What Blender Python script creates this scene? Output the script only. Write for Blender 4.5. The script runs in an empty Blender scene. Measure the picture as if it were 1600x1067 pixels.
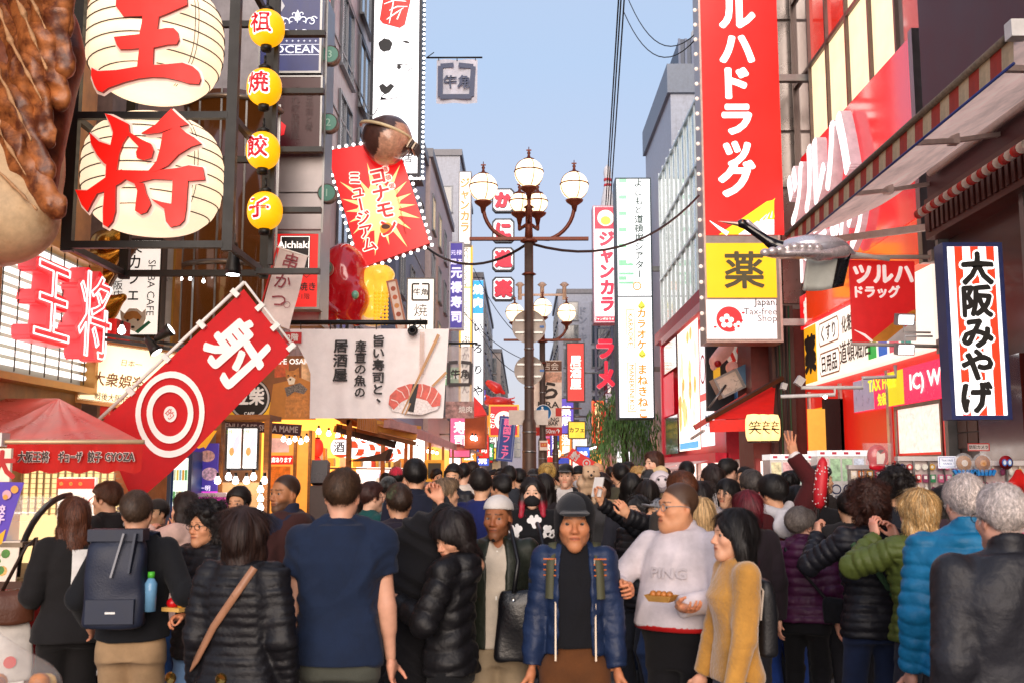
import bpy,math,random
import numpy as np
from mathutils import Vector,Matrix,Euler
random.seed(11);RNG=np.random.default_rng(5)
SC=bpy.context.scene;COL=SC.collection
# ---------------- camera, world, sun, exposure ----------------
CAMZ,FPX,PITCH,YAW=1.72,1600.0,math.radians(7.18),math.radians(0.54)
cd=bpy.data.cameras.new('camera');cam=bpy.data.objects.new('camera',cd);COL.objects.link(cam)
cam.location=(0,0,CAMZ);cam.rotation_euler=(math.radians(90)+PITCH,0,YAW)
cd.sensor_width=36;cd.lens=36.0;cd.clip_end=3000;cd.clip_start=0.05
cd.dof.use_dof=True;cd.dof.focus_distance=17;cd.dof.aperture_fstop=5.0
SC.camera=cam
wd=bpy.data.worlds.new('World');SC.world=wd;wd.use_nodes=True
wn=wd.node_tree.nodes;wl=wd.node_tree.links;wn.clear()
sky=wn.new('ShaderNodeTexSky');sky.sky_type='NISHITA';sky.sun_disc=False
sky.sun_elevation=math.radians(14);sky.sun_rotation=math.radians(180);sky.air_density=1.0;sky.dust_density=1.2;sky.ozone_density=2.2
tcw=wn.new('ShaderNodeTexCoord');sxyz=wn.new('ShaderNodeSeparateXYZ');ramp=wn.new('ShaderNodeValToRGB');tint=wn.new('ShaderNodeMix');tint.data_type='RGBA'
for i,(p_,c_)in enumerate(((0.0,(2.5,2.2,2.45,1)),(.12,(2.35,2.28,2.75,1)),(.38,(1.95,2.45,3.3,1)),(1.0,(2.4,2.6,3.3,1)))):
 e_=ramp.color_ramp.elements[i]if i<2 else ramp.color_ramp.elements.new(p_)
 e_.position=p_;e_.color=c_
tint.inputs[0].default_value=.86
wl.new(tcw.outputs['Generated'],sxyz.inputs[0]);wl.new(sxyz.outputs['Z'],ramp.inputs[0])
bg=wn.new('ShaderNodeBackground');bg.inputs[1].default_value=0.13
wo=wn.new('ShaderNodeOutputWorld')
wl.new(sky.outputs[0],tint.inputs[6]);wl.new(ramp.outputs[0],tint.inputs[7]);wl.new(tint.outputs[2],bg.inputs[0]);wl.new(bg.outputs[0],wo.inputs[0])
sl=bpy.data.lights.new('sun','SUN');so=bpy.data.objects.new('sun',sl);COL.objects.link(so)
sl.energy=1.8;sl.angle=math.radians(50);sl.color=(1,.83,.70)
so.rotation_euler=(math.radians(76),0,0);so.location=(0,-20,30)
SC.view_settings.view_transform='Standard';SC.view_settings.look='None';SC.view_settings.gamma=1
SC.view_settings.use_curve_mapping=False;SC.view_settings.exposure=1.05
SC.render.engine='CYCLES'
SC.cycles.use_denoising=True;SC.cycles.max_bounces=6;SC.cycles.diffuse_bounces=3;SC.cycles.glossy_bounces=3
SC.cycles.transmission_bounces=4;SC.cycles.transparent_max_bounces=8;SC.cycles.sample_clamp_indirect=4;SC.cycles.caustics_reflective=False
SC.cycles.caustics_refractive=False;SC.cycles.use_light_tree=True
# ---------------- pixel <-> place helpers (photo pixels 1600x1067) ----------------
_a,_p=YAW,PITCH
_R=Vector((math.cos(_a),math.sin(_a),0));_F=Vector((-math.sin(_a)*math.cos(_p),math.cos(_a)*math.cos(_p),math.sin(_p)))
_U=Vector((math.sin(_a)*math.sin(_p),-math.cos(_a)*math.sin(_p),math.cos(_p)))
def ray(px,py):return _R*((px-800)/FPX)+_U*((533.5-py)/FPX)+_F
def W(px,py,d):
 r=ray(px,py);return Vector((0,0,CAMZ))+r*(d/r.y)
def WX(px,py,X):
 r=ray(px,py);return Vector((0,0,CAMZ))+r*(X/r.x)
def WZ(px,py,z):
 r=ray(px,py);return Vector((0,0,CAMZ))+r*((z-CAMZ)/r.z)
 # ---------------- materials ----------------
def lin(h):
 if not isinstance(h,str):return tuple(h)
 h=h.lstrip('#');c=[int(h[i:i+2],16)/255 for i in(0,2,4)]
 return tuple(x/12.92 if x<=.04045 else((x+.055)/1.055)**2.4 for x in c)
_MATS={}
def M(h,rough=.6,metal=0.0,emit=0.0,var=.18,scale=6.0,bump=0.0,bscale=60.0,stretch=(1,1,1),trans=0.0,alpha=1.0,attr=None,sheen=0.0,coat=0.0,spec=.5,dirt=0.0,ehex=None,mix=None,tl=0.0):
 key=(h,rough,metal,emit,var,scale,bump,bscale,stretch,trans,alpha,attr,sheen,coat,spec,dirt,ehex,mix,tl)
 if key in _MATS:return _MATS[key]
 m=bpy.data.materials.new('mat_%d'%len(_MATS));m.use_nodes=True;_MATS[key]=m
 nt=m.node_tree;N=nt.nodes;L=nt.links;b=N['Principled BSDF']
 c=lin(h);b.inputs['Base Color'].default_value=(*c,1);b.inputs['Roughness'].default_value=rough;b.inputs['Metallic'].default_value=metal
 b.inputs['Specular IOR Level'].default_value=spec
 if sheen:b.inputs['Sheen Weight'].default_value=sheen
 if coat:b.inputs['Coat Weight'].default_value=coat;b.inputs['Coat Roughness'].default_value=.08
 if trans:b.inputs['Transmission Weight'].default_value=trans
 if alpha<1:b.inputs['Alpha'].default_value=alpha
 tc=N.new('ShaderNodeTexCoord');mp=N.new('ShaderNodeMapping');mp.inputs['Scale'].default_value=stretch
 L.new(tc.outputs['Object'],mp.inputs[0])
 src=None
 if attr:
  a=N.new('ShaderNodeAttribute');a.attribute_name=attr;src=a.outputs['Color']
 if mix:
  nq=N.new('ShaderNodeTexNoise');nq.inputs['Scale'].default_value=mix[1];nq.inputs['Detail'].default_value=6;nq.inputs['Roughness'].default_value=.65;L.new(mp.outputs[0],nq.inputs['Vector'])
  rq=N.new('ShaderNodeMapRange');rq.inputs[1].default_value=mix[2];rq.inputs[2].default_value=mix[3];L.new(nq.outputs[0],rq.inputs[0])
  mq=N.new('ShaderNodeMix');mq.data_type='RGBA';L.new(rq.outputs[0],mq.inputs[0]);mq.inputs[6].default_value=(*c,1);mq.inputs[7].default_value=(*lin(mix[0]),1);src=mq.outputs[2]
 if var>0:
  nz=N.new('ShaderNodeTexNoise');nz.inputs['Scale'].default_value=scale;nz.inputs['Detail'].default_value=5;nz.inputs['Roughness'].default_value=.62
  L.new(mp.outputs[0],nz.inputs['Vector'])
  mr=N.new('ShaderNodeMapRange');mr.inputs[1].default_value=.3;mr.inputs[2].default_value=.7
  mr.inputs[3].default_value=1-var;mr.inputs[4].default_value=1+var*.6;L.new(nz.outputs[0],mr.inputs[0])
  mx=N.new('ShaderNodeMix');mx.data_type='RGBA';mx.blend_type='MULTIPLY';mx.inputs[0].default_value=1;mx.clamp_result=False
  if src:L.new(src,mx.inputs[6])
  else:mx.inputs[6].default_value=(*c,1)
  cc=N.new('ShaderNodeCombineColor')
  for i in range(3):L.new(mr.outputs[0],cc.inputs[i])
  L.new(cc.outputs[0],mx.inputs[7]);src=mx.outputs[2]
  r2=N.new('ShaderNodeMapRange');r2.inputs[3].default_value=max(.03,rough-.12);r2.inputs[4].default_value=min(1,rough+.12)
  L.new(nz.outputs[0],r2.inputs[0]);L.new(r2.outputs[0],b.inputs['Roughness'])
 if dirt>0:
  m2=N.new('ShaderNodeMapping');m2.inputs['Scale'].default_value=(3,3,.35);L.new(tc.outputs['Object'],m2.inputs[0])
  n2=N.new('ShaderNodeTexNoise');n2.inputs['Scale'].default_value=2.2;n2.inputs['Detail'].default_value=8;n2.inputs['Roughness'].default_value=.7;L.new(m2.outputs[0],n2.inputs['Vector'])
  q=N.new('ShaderNodeMapRange');q.inputs[1].default_value=.5;q.inputs[2].default_value=.75;q.inputs[4].default_value=dirt;L.new(n2.outputs[0],q.inputs[0])
  mx2=N.new('ShaderNodeMix');mx2.data_type='RGBA';L.new(q.outputs[0],mx2.inputs[0])
  if src:L.new(src,mx2.inputs[6])
  else:mx2.inputs[6].default_value=(*c,1)
  mx2.inputs[7].default_value=(.09,.075,.06,1);src=mx2.outputs[2]
 if src:L.new(src,b.inputs['Base Color'])
 if tl:
  tr=N.new('ShaderNodeBsdfTranslucent');ms=N.new('ShaderNodeMixShader');ms.inputs[0].default_value=tl
  if src:L.new(src,tr.inputs[0])
  else:tr.inputs[0].default_value=(*c,1)
  L.new(b.outputs[0],ms.inputs[1]);L.new(tr.outputs[0],ms.inputs[2]);L.new(ms.outputs[0],N['Material Output'].inputs[0])
 if emit>0:
  if ehex:b.inputs['Emission Color'].default_value=(*lin(ehex),1)
  elif src and(attr or True):L.new(src,b.inputs['Emission Color'])
  b.inputs['Emission Strength'].default_value=emit
 if bump>0:
  n3=N.new('ShaderNodeTexNoise');n3.inputs['Scale'].default_value=bscale;n3.inputs['Detail'].default_value=4;L.new(mp.outputs[0],n3.inputs['Vector'])
  bp=N.new('ShaderNodeBump');bp.inputs['Strength'].default_value=bump;bp.inputs['Distance'].default_value=.01
  L.new(n3.outputs[0],bp.inputs['Height']);L.new(bp.outputs[0],b.inputs['Normal'])
 return m
def E(h,s=1.0,var=.09,scale=1.7,rough=.35):return M(h,rough,0,s*(.60 if s<=1.4 else .8),var,scale)
def PAINT(h,rough=.5,**k):return M(h,rough,dirt=k.pop('dirt',.25),bump=k.pop('bump',.05),**k)
STEEL=lambda:M('#8c8c8c',.35,.9,var=.15)
BLACK=lambda:M('#141414',.5,.2,bump=.08)
GLASS=lambda h='#9fb4c4',r=.05:M(h,r,.0,var=.25,scale=.8,coat=1.0,spec=.8)
# ---------------- scene objects ----------------
def prop(o,label=None,cat=None,group=None,kind=None):
 if label:o['label']=label
 if cat:o['category']=cat
 if group:o['group']=group
 if kind:o['kind']=kind
 return o
def thing(name,label,cat,loc=(0,0,0),rot=(0,0,0),group=None):
 o=bpy.data.objects.new(name,None);COL.objects.link(o);o.location=loc;o.rotation_euler=rot;o.empty_display_size=.1
 return prop(o,label,cat,group)
def copy_tree(o,parent=None):
 c=o.copy();COL.objects.link(c);c.parent=parent
 for ch in o.children:copy_tree(ch,c)
 return c
EACH=frozenset('collar post rail pillar rafter beam bar rib jamb arm mullion bracket plinth_tile cladding_course cladding_panel stripe louvre fluorescent_tube letter wall_board band_piece roller_piece'.split())
STUFFY=frozenset('bulb goods dot kernel souvenir_pile snack'.split())
class MB:
 """collects shapes, then becomes one mesh object"""
 def __init__(s):s.v=[];s.f=[];s.m=[];s.mats=[];s.sm=[];s.ch=[]
 def mi(s,mat):
  if mat not in s.mats:s.mats.append(mat)
  return s.mats.index(mat)
 def raw(s,vs,fs,mat,smooth=False):
  o=len(s.v);s.ch.append((o,len(s.f)));s.v.extend([tuple(x)for x in vs]);k=s.mi(mat)
  for f in fs:s.f.append(tuple(i+o for i in f));s.m.append(k);s.sm.append(smooth)
  return s
 def box(s,a,b,mat,rot=None,c=None):
  x0,y0,z0=a;x1,y1,z1=b
  vs=[Vector(q)for q in((x0,y0,z0),(x1,y0,z0),(x1,y1,z0),(x0,y1,z0),(x0,y0,z1),(x1,y0,z1),(x1,y1,z1),(x0,y1,z1))]
  if rot is not None:
   c=Vector(c)if c is not None else(Vector(a)+Vector(b))/2
   R=Euler(rot).to_matrix();vs=[R@(q-c)+c for q in vs]
  return s.raw(vs,[(0,3,2,1),(4,5,6,7),(0,1,5,4),(1,2,6,5),(2,3,7,6),(3,0,4,7)],mat)
 def beam(s,p,q,w,h,mat):
  p=Vector(p);q=Vector(q);t=(q-p).normalized();up=Vector((0,0,1))if abs(t.z)<.95 else Vector((1,0,0))
  r=t.cross(up).normalized();u=r.cross(t)
  vs=[]
  for e in(p,q):
   for i,j in((-1,-1),(1,-1),(1,1),(-1,1)):vs.append(e+r*(i*w/2)+u*(j*h/2))
  return s.raw(vs,[(0,1,2,3),(7,6,5,4),(0,4,5,1),(1,5,6,2),(2,6,7,3),(3,7,4,0)],mat)
 def tube(s,pts,r,mat,n=8,cap=True):
  pts=[Vector(p)for p in pts];rs=r if isinstance(r,(list,tuple))else[r]*len(pts);vs=[];fs=[];pr=None
  for i,p in enumerate(pts):
   t=(pts[min(i+1,len(pts)-1)]-pts[max(i-1,0)]).normalized()
   if pr is None:pr=t.cross(Vector((0,0,1))if abs(t.z)<.9 else Vector((1,0,0))).normalized()
   else:pr=(pr-t*pr.dot(t)).normalized()
   b=t.cross(pr)
   for k in range(n):
    an=2*math.pi*k/n;vs.append(p+(pr*math.cos(an)+b*math.sin(an))*rs[i])
  for i in range(len(pts)-1):
   for k in range(n):
    k2=(k+1)%n;fs.append((i*n+k,i*n+k2,(i+1)*n+k2,(i+1)*n+k))
  if cap:fs.append(tuple(range(n))[::-1]);fs.append(tuple((len(pts)-1)*n+k for k in range(n)))
  return s.raw(vs,fs,mat,True)
 def lathe(s,prof,mat,n=24,c=(0,0,0),axis='z',sx=1,sy=1,wob=None):
  vs=[];fs=[]
  for i,(r,z)in enumerate(prof):
   for k in range(n):
    an=2*math.pi*k/n;x=r*math.cos(an)*sx;y=r*math.sin(an)*sy
    q=(x,y,z)if axis=='z' else((z,x,y)if axis=='x' else(x,z,y))
    vs.append((q[0]+c[0],q[1]+c[1],q[2]+c[2]))
  for i in range(len(prof)-1):
   for k in range(n):
    k2=(k+1)%n;q=(i*n+k,i*n+k2,(i+1)*n+k2,(i+1)*n+k);fs.append(q if axis!='y' else q[::-1])
  a=tuple(range(n));b=tuple((len(prof)-1)*n+k for k in range(n));fs.append(a[::-1]);fs.append(b)
  return s.raw(vs,fs,mat,True)
 def ball(s,c,r,mat,n=14,m=9):
  r=(r,r,r)if isinstance(r,(int,float))else r;vs=[];fs=[]
  for i in range(m+1):
   th=math.pi*i/m
   for k in range(n):
    ph=2*math.pi*k/n
    vs.append((c[0]+r[0]*math.sin(th)*math.cos(ph),c[1]+r[1]*math.sin(th)*math.sin(ph),c[2]-r[2]*math.cos(th)))
  for i in range(m):
   for k in range(n):
    k2=(k+1)%n;fs.append((i*n+k,i*n+k2,(i+1)*n+k2,(i+1)*n+k))
  return s.raw(vs,fs,mat,True)
 def prism(s,poly,y0,y1,mat,side=None):
  """poly in the local x-z plane; front at y0 (towards the viewer), back at y1"""
  ar=sum(poly[i][0]*poly[(i+1)%len(poly)][1]-poly[(i+1)%len(poly)][0]*poly[i][1]for i in range(len(poly)))
  if ar<0:poly=poly[::-1]
  n=len(poly);vs=[(x,y0,z)for x,z in poly]+[(x,y1,z)for x,z in poly]
  s.raw(vs,[tuple(range(n))],mat)
  o=len(s.v)-2*n;k=s.mi(side or mat)
  for i in range(n):
   j=(i+1)%n;s.f.append((o+i,o+n+i,o+n+j,o+j));s.m.append(k);s.sm.append(False)
  s.f.append(tuple(o+n+i for i in range(n))[::-1]);s.m.append(k);s.sm.append(False)
  return s
 def flat(s,poly,y,mat):
  ar=sum(poly[i][0]*poly[(i+1)%len(poly)][1]-poly[(i+1)%len(poly)][0]*poly[i][1]for i in range(len(poly)))
  if ar<0:poly=poly[::-1]
  return s.raw([(x,y,z)for x,z in poly],[tuple(range(len(poly)))],mat)
 def rect(s,x0,z0,x1,z1,y,mat):return s.flat([(x0,z0),(x1,z0),(x1,z1),(x0,z1)],y,mat)
 def disc(s,cx,cz,rx,y,mat,rz=None,n=28):
  rz=rz or rx;return s.flat([(cx+rx*math.cos(2*math.pi*k/n),cz+rz*math.sin(2*math.pi*k/n))for k in range(n)],y,mat)
 def ring(s,cx,cz,r0,r1,y,mat,n=32):
  vs=[]
  for r in(r0,r1):
   for k in range(n):a=2*math.pi*k/n;vs.append((cx+r*math.cos(a),y,cz+r*math.sin(a)))
  return s.raw(vs,[(k,n+k,n+(k+1)%n,(k+1)%n)for k in range(n)][::1],mat)
 def text(s,t,cx,cz,size,y,mat,bold=.0,depth=0,vertical=False,pitch=1.0,sx=1.0,rot=0,side=None,align='c',shear=0,wob=0,warp=None):
  """lettering centred on (cx, cz) in the local x-z plane at depth y"""
  items=[]
  if vertical:
   n=len(t);tot=(n-1)*pitch
   for i,ch in enumerate(t):
    if ch==' ':continue
    V,F=glyph(ch,0)
    V=V-np.array([V[:,0].min()+V[:,0].max(),0])*.5 if ch not in'っょゅァィ、' else V-np.array([.5,0])
    V=V-np.array([0,.38])
    if ch in'ー-':V=np.stack([V[:,1],-V[:,0]],1)
    if ch=='、':V=V+np.array([.35,.35])
    items.append((V*np.array([sx,1])+np.array([0,tot/2-i*pitch]),F))
  else:
   V,F=glyph(t,0);w0,w1=V[:,0].min(),V[:,0].max()
   ox={'c':(w0+w1)/2,'l':w0,'r':w1}[align]
   items.append(((V-np.array([ox,.37 if ord(t[0])>255 else(V[:,1].min()+V[:,1].max())/2]))*np.array([sx,1]),F))
  if bold>.008:
   nk=8 if bold<.05 else 12;it2=[]
   for k in range(nk):
    for V,F in items:it2.append((V+bold*np.array([math.cos(6.2832*k/nk),math.sin(6.2832*k/nk)]),F,k*.012*size/nk))
   items=it2
  else:items=[(V,F,0)for V,F in items]
  cr,sr=math.cos(rot),math.sin(rot)
  y00=y
  for V,F,dy in items:
   y=y00-dy;V=V*size
   if shear:V=V+np.stack([V[:,1]*shear,V[:,1]*0],1)
   if wob:
    q=size;V=V+wob*size*np.stack([np.sin(V[:,1]/q*5+V[:,0]/q*3),np.sin(V[:,0]/q*6+1.3)],1)
   P=np.stack([V[:,0]*cr-V[:,1]*sr+cx,V[:,0]*sr+V[:,1]*cr+cz],1)
   if warp:vs=[warp(x,z,y)for x,z in P]
   else:vs=[(x,y,z)for x,z in P]
   s.raw(vs,F,mat)
   if depth:
    cnt={}
    for f in F:
     for i in range(len(f)):
      a,b=f[i],f[(i+1)%len(f)];cnt[(a,b)]=1
    n=len(vs);o=len(s.v);s.v.extend([(p[0],p[1]+depth,p[2])for p in vs]);k=s.mi(side or mat)
    for(a,b)in cnt:
     if(b,a)not in cnt:s.f.append((o-n+b,o-n+a,o+a,o+b));s.m.append(k);s.sm.append(False)
  return s
 def build(s,name,parent=None,loc=None,rot=None):
  if name in EACH and parent and len(s.ch)>1:
   r=None;e=s.ch+[(len(s.v),len(s.f))]
   for(v0,f0),(v1,f1)in zip(e,e[1:]):
    q=MB();q.v=s.v[v0:v1];q.f=[tuple(i-v0 for i in f)for f in s.f[f0:f1]];q.sm=s.sm[f0:f1];q.mats=sorted({m for m in s.m[f0:f1]});q.m=[q.mats.index(m)for m in s.m[f0:f1]];q.mats=[s.mats[m]for m in q.mats];r=q.build(name,parent,loc,rot)
   return r
  me=bpy.data.meshes.new(name);me.from_pydata(s.v,[],s.f)
  for m in s.mats:me.materials.append(m)
  me.polygons.foreach_set('material_index',s.m);me.polygons.foreach_set('use_smooth',s.sm);me.update()
  o=bpy.data.objects.new(name,me);COL.objects.link(o)
  if parent:o.parent=parent
  if loc is not None:o.location=loc
  if rot is not None:o.rotation_euler=rot
  if name in STUFFY and len(s.ch)>1:o['kind']='stuff'
  return o
_GL={}
_fc=bpy.data.curves.new('lettering_source','FONT');_fo=bpy.data.objects.new('lettering_source',_fc)
def glyph(t,bold=0.0,res=2):
 k=(t,bold)
 if k not in _GL:
  _fc.body=t;_fc.offset=bold;_fc.resolution_u=res
  me=bpy.data.meshes.new_from_object(_fo);n=len(me.vertices)
  co=np.empty(n*3);me.vertices.foreach_get('co',co);co=co.reshape(-1,3)[:,:2].copy()
  fs=[tuple(p.vertices)for p in me.polygons]
  if len(fs):
   f0=fs[0];a=sum(co[f0[i]][0]*co[f0[(i+1)%len(f0)]][1]-co[f0[(i+1)%len(f0)]][0]*co[f0[i]][1]for i in range(len(f0)))
   if a<0:fs=[f[::-1]for f in fs]
  _GL[k]=(co,fs);bpy.data.meshes.remove(me)
 return _GL[k]
def mesh_np(name,V,F,mats,parent=None,smooth=True,attr=None,midx=None):
 """numpy quads/tris to one mesh object"""
 me=bpy.data.meshes.new(name);nv=len(V);nf=len(F);k=F.shape[1]
 me.vertices.add(nv);me.vertices.foreach_set('co',np.ascontiguousarray(V,dtype=np.float32).ravel())
 me.loops.add(nf*k);me.loops.foreach_set('vertex_index',np.ascontiguousarray(F,dtype=np.int32).ravel())
 me.polygons.add(nf);me.polygons.foreach_set('loop_start',np.arange(0,nf*k,k,dtype=np.int32))
 me.polygons.foreach_set('use_smooth',np.full(nf,smooth))
 for m in mats:me.materials.append(m)
 if midx is not None:me.polygons.foreach_set('material_index',np.ascontiguousarray(midx,dtype=np.int32))
 me.update(calc_edges=True)
 if attr is not None:
  a=me.color_attributes.new('Col','FLOAT_COLOR','POINT');c=np.ones((nv,4),np.float32);c[:,:3]=attr;a.data.foreach_set('color',c.ravel())
 o=bpy.data.objects.new(name,me);COL.objects.link(o)
 if parent:o.parent=parent
 return o
def stroke_poly(pts,ws):
 """a brush stroke: outline polygon round a polyline with a width at each point"""
 P=[np.array(p,float)for p in pts];L=[];R=[]
 for i,p in enumerate(P):
  t=P[min(i+1,len(P)-1)]-P[max(i-1,0)];t=t/(np.linalg.norm(t)+1e-9);n=np.array([-t[1],t[0]]);L.append(p+n*ws[i]/2);R.append(p-n*ws[i]/2)
 return[tuple(q)for q in L]+[tuple(q)for q in R[::-1]]
ORD=lambda i:('first','second','third','fourth','fifth','sixth','seventh','eighth','ninth','tenth','eleventh','twelfth','thirteenth','fourteenth','fifteenth','sixteenth','seventeenth','eighteenth','nineteenth','twentieth','twenty first','twenty second','twenty third','twenty fourth','twenty fifth')[i]
FAB=lambda h,tl=.4,**k:M(h,k.pop('rough',.75),tl=tl,**k)
def frame_bars(mb,x0,z0,x1,z1,w,y0,y1,mat):
 mb.box((x0,y0,z0),(x1,y1,z0+w),mat);mb.box((x0,y0,z1-w),(x1,y1,z1),mat)
 mb.box((x0,y0,z0+w),(x0+w,y1,z1-w),mat);mb.box((x1-w,y0,z0+w),(x1,y1,z1-w),mat)
def sign_at(name,label,cat,x0,y0,x1,y1,d,group=None,yaw=0.0):
 """a sign facing the viewer whose photo rectangle is given; returns root, width, height, metres per photo pixel; local origin at its centre"""
 a=W(x0,y0,d);b=W(x1,y1,d);a2=W(x1,y0,d)
 c=(a+b)/2;w=(W(x1,(y0+y1)/2,d)-W(x0,(y0+y1)/2,d)).length;h=abs(a.z-b.z)
 t=thing(name,label,cat,c,(0,0,yaw),group)
 return t,w,h,d/FPX
def locf(x0,y0,x1,y1,d):
 c=(W(x0,y0,d)+W(x1,y1,d))/2
 def f(px,py):v=W(px or(x0+x1)/2,py or(y0+y1)/2,d)-c;return(v.x,v.z)
 return f
def lightbox(t,w,h,dep,face,frame,fw=.04,back=0):
 """an illuminated box: panel and frame as parts; face at y = -dep/2"""
 MB().box((-w/2+fw,-dep/2,-h/2+fw),(w/2-fw,dep/2-.01,h/2-fw),face).build('panel',t)
 f=MB();frame_bars(f,-w/2,-h/2,w/2,h/2,fw,-dep/2-.012,dep/2,frame);f.build('frame',t)
 # ================= the street, the far buildings, the street lamps =================
g=MB();g.raw([(-60,-40,0),(60,-40,0),(60,600,0),(-60,600,0)],[(0,1,2,3)],M('#76716c',.75,var=.35,scale=.8,bump=.3,bscale=6,dirt=.3));prop(g.build('pavement'),kind='structure')
pav=bpy.data.objects['pavement'];protos=[]
for h in('#7b7671','#6a6561','#8a8077','#5d5a58'):
 b=MB();b.raw([(-.215,-.215,.0),(.215,-.215,0),(.215,.215,0),(-.215,.215,0),(-.209,-.209,.012),(.209,-.209,.012),(.209,.209,.012),(-.209,.209,.012)],[(4,5,6,7),(0,1,5,4),(1,2,6,5),(2,3,7,6),(3,0,4,7)],M(h,.62,var=.3,scale=9,bump=.3,bscale=40))
 protos.append(b.build('paving_stone',pav,(0,0,-1)))
k=0
for i in range(-3,10):
 for j in range(0,18):
  o=protos[random.choice((0,0,1,1,2,3))]
  if k<4:o=protos[k]
  else:o=o.copy();COL.objects.link(o)
  o.location=(i*.44+random.uniform(-.003,.003),8.0+j*.44,.001+random.uniform(0,.004));k+=1
_wins={}
def window_pair(w,h,lit=None,frame='#6d7178',glass='#3a4652'):
 k=(round(w,2),round(h,2),lit,frame,glass)
 if k not in _wins:
  f=MB();frame_bars(f,-w/2,0,w/2,h,.06,-.05,.0,M(frame,.4,.5));f.box((-.02,-.04,.06),(.02,0,h-.06),M(frame,.4,.5));f.box((-w/2-.04,-.1,-.05),(w/2+.04,-.0,.0),M(frame,.5))
  p=MB();p.rect(-w/2+.06,.06,w/2-.06,h-.06,-.012,E(lit,.75,.3,1.2)if lit else GLASS(glass,.08))
  fo=f.build('window');po=p.build('pane',fo);_wins[k]=(fo,po,[0])
 return _wins[k]
def put_window(parent,pos,side,w,h,lit=None,**kw):
 fo,po,used=window_pair(w,h,lit,**kw)
 if used[0]:f2=fo.copy();COL.objects.link(f2);p2=po.copy();COL.objects.link(p2);p2.parent=f2;fo=f2
 used[0]=1;fo.parent=parent;fo.location=pos;fo.rotation_euler=(0,0,{'L':math.pi/2,'R':-math.pi/2,'F':0}[side])
def building(label,side,X,d0,d1,ztop,wall,nfl=None,wz0=4.2,cols=None,ww=1.3,wh=1.5,front=True,lits=(),depth=7,fw=1.2,frame='#6d7178',glass='#3a4652',roof=True,pan=None):
 sg=-1 if side=='L' else 1;t=thing('building',label,'building',(X,d0,0));b=MB()
 b.box((0,0,0)if sg>0 else(-depth,0,0),(depth,d1-d0,ztop)if sg>0 else(0,d1-d0,ztop),wall);b.build('wall',t)
 if roof:
  r_=MB();e=.12;r_.box((-e if sg>0 else-depth-e,-e,ztop+.003),(depth+e if sg>0 else e,d1-d0+e,ztop+.35),PAINT('#7c7b80'));r_.build('parapet',t)
 nfl=nfl if nfl is not None else int((ztop-wz0)/3.1);cols=cols or max(1,int((d1-d0)/2.2));rg=random.Random(label)
 for fl in range(nfl):
  z=wz0+fl*(ztop-wz0-.3)/max(nfl,1)
  for c in range(cols):
   y=(c+.5)*(d1-d0)/cols
   put_window(t,(-sg*.004,y,z),side,ww,wh,rg.choice(lits)if lits and rg.random()<.5 else None,frame=frame,glass=glass)
  if front:
   for c in range(2):put_window(t,(sg*(1.0+c*2.2),-.004,z),'F',fw,wh,None,frame=frame,glass=glass)
 if pan:
  q=MB()
  for fl in range(1,int(ztop/pan)):q.box((-.025 if sg>0 else 0,.02,fl*pan),(0 if sg>0 else .025,d1-d0-.02,fl*pan+.05),PAINT('#8d8c90'))
  q.build('cladding_course',t)
 return t
building('grey tiled building with dark windows behind the white vertical lightbox','L',-3.95,18.2,28.5,15.5,PAINT('#c2b8ba'),nfl=5,wz0=3.4,cols=4,ww=1.6,wh=1.8,pan=1.55)
building('slate blue flat building standing behind the red museum board','L',-3.75,30,39,13.6,PAINT('#6f7892'),nfl=3,wz0=4,cols=3,front=False,pan=2.3)
building('pinkish beige building with balconies behind the purple sushi sign','L',-3.6,39.3,52,14.0,PAINT('#c8b2ae'),nfl=4,cols=4,lits=('#ffd9a0',))
building('grey ribbed building carrying the four crab restaurant plates','L',-3.4,55,68,19.0,PAINT('#a9adb8'),nfl=5,cols=5,lits=('#ffd9a0','#ffe9c8'),pan=2.0)
building('tall lavender grey building further down the left row','L',-2.75,70,96,15.0,PAINT('#9d9caa'),nfl=5,cols=6,lits=('#ffdca8',))
building('distant cream building at the end of the left row','L',-2.0,98,150,13.0,PAINT('#b9aaa2'),nfl=5,cols=9,lits=('#ffdca8',))
building('dark slate tower with vertical pipes beyond the ramen letters','R',2.9,80,92,15.6,PAINT('#a9aebc'),lits=('#ffe9c8','#dfe8ff'),nfl=6,cols=5,front=True,pan=1.6)  # tower paint lightened, distance haze put into its colour
building('grey office block rising behind the pink lettered karaoke sign','R',5.6,56,74,17.0,PAINT('#8c93a2'),nfl=8,cols=7,ww=1.8,front=False,pan=2.2)
building('pale far building closing the right row of the street','R',3.3,94,150,14.0,PAINT('#a5a3ac'),nfl=5,cols=9,lits=('#ffdca8',))
tb=building('wide block at the far end of the street','R',-4.0,190,200,10.0,PAINT('#a09aa6'),nfl=4,cols=2,depth=12,lits=('#ffdca8','#ffe9c8'))
t=thing('roof_railing','white metal railing on the roof of the slate blue building','railing',(-3.9,31,13.96));b=MB()
for i in range(9):b.box((-.02-.35*i,0,0),(.02-.35*i,.04,1.2),M('#d5d5da',.5))
b.box((-3,0,1.2),(.1,.05,1.28),M('#d5d5da',.5));b.box((-3,0,.55),(.1,.05,.6),M('#d5d5da',.5));b.build('bar',t)
t=thing('building','glass fronted building with white steel ribs behind the red drug store sign','building',(5.3,25,0));b=MB()
D=14.6;b.box((.25,0,7.0),(8,D,13.4),PAINT('#8fa6aa'));b.build('wall',t);gp=None
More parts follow.
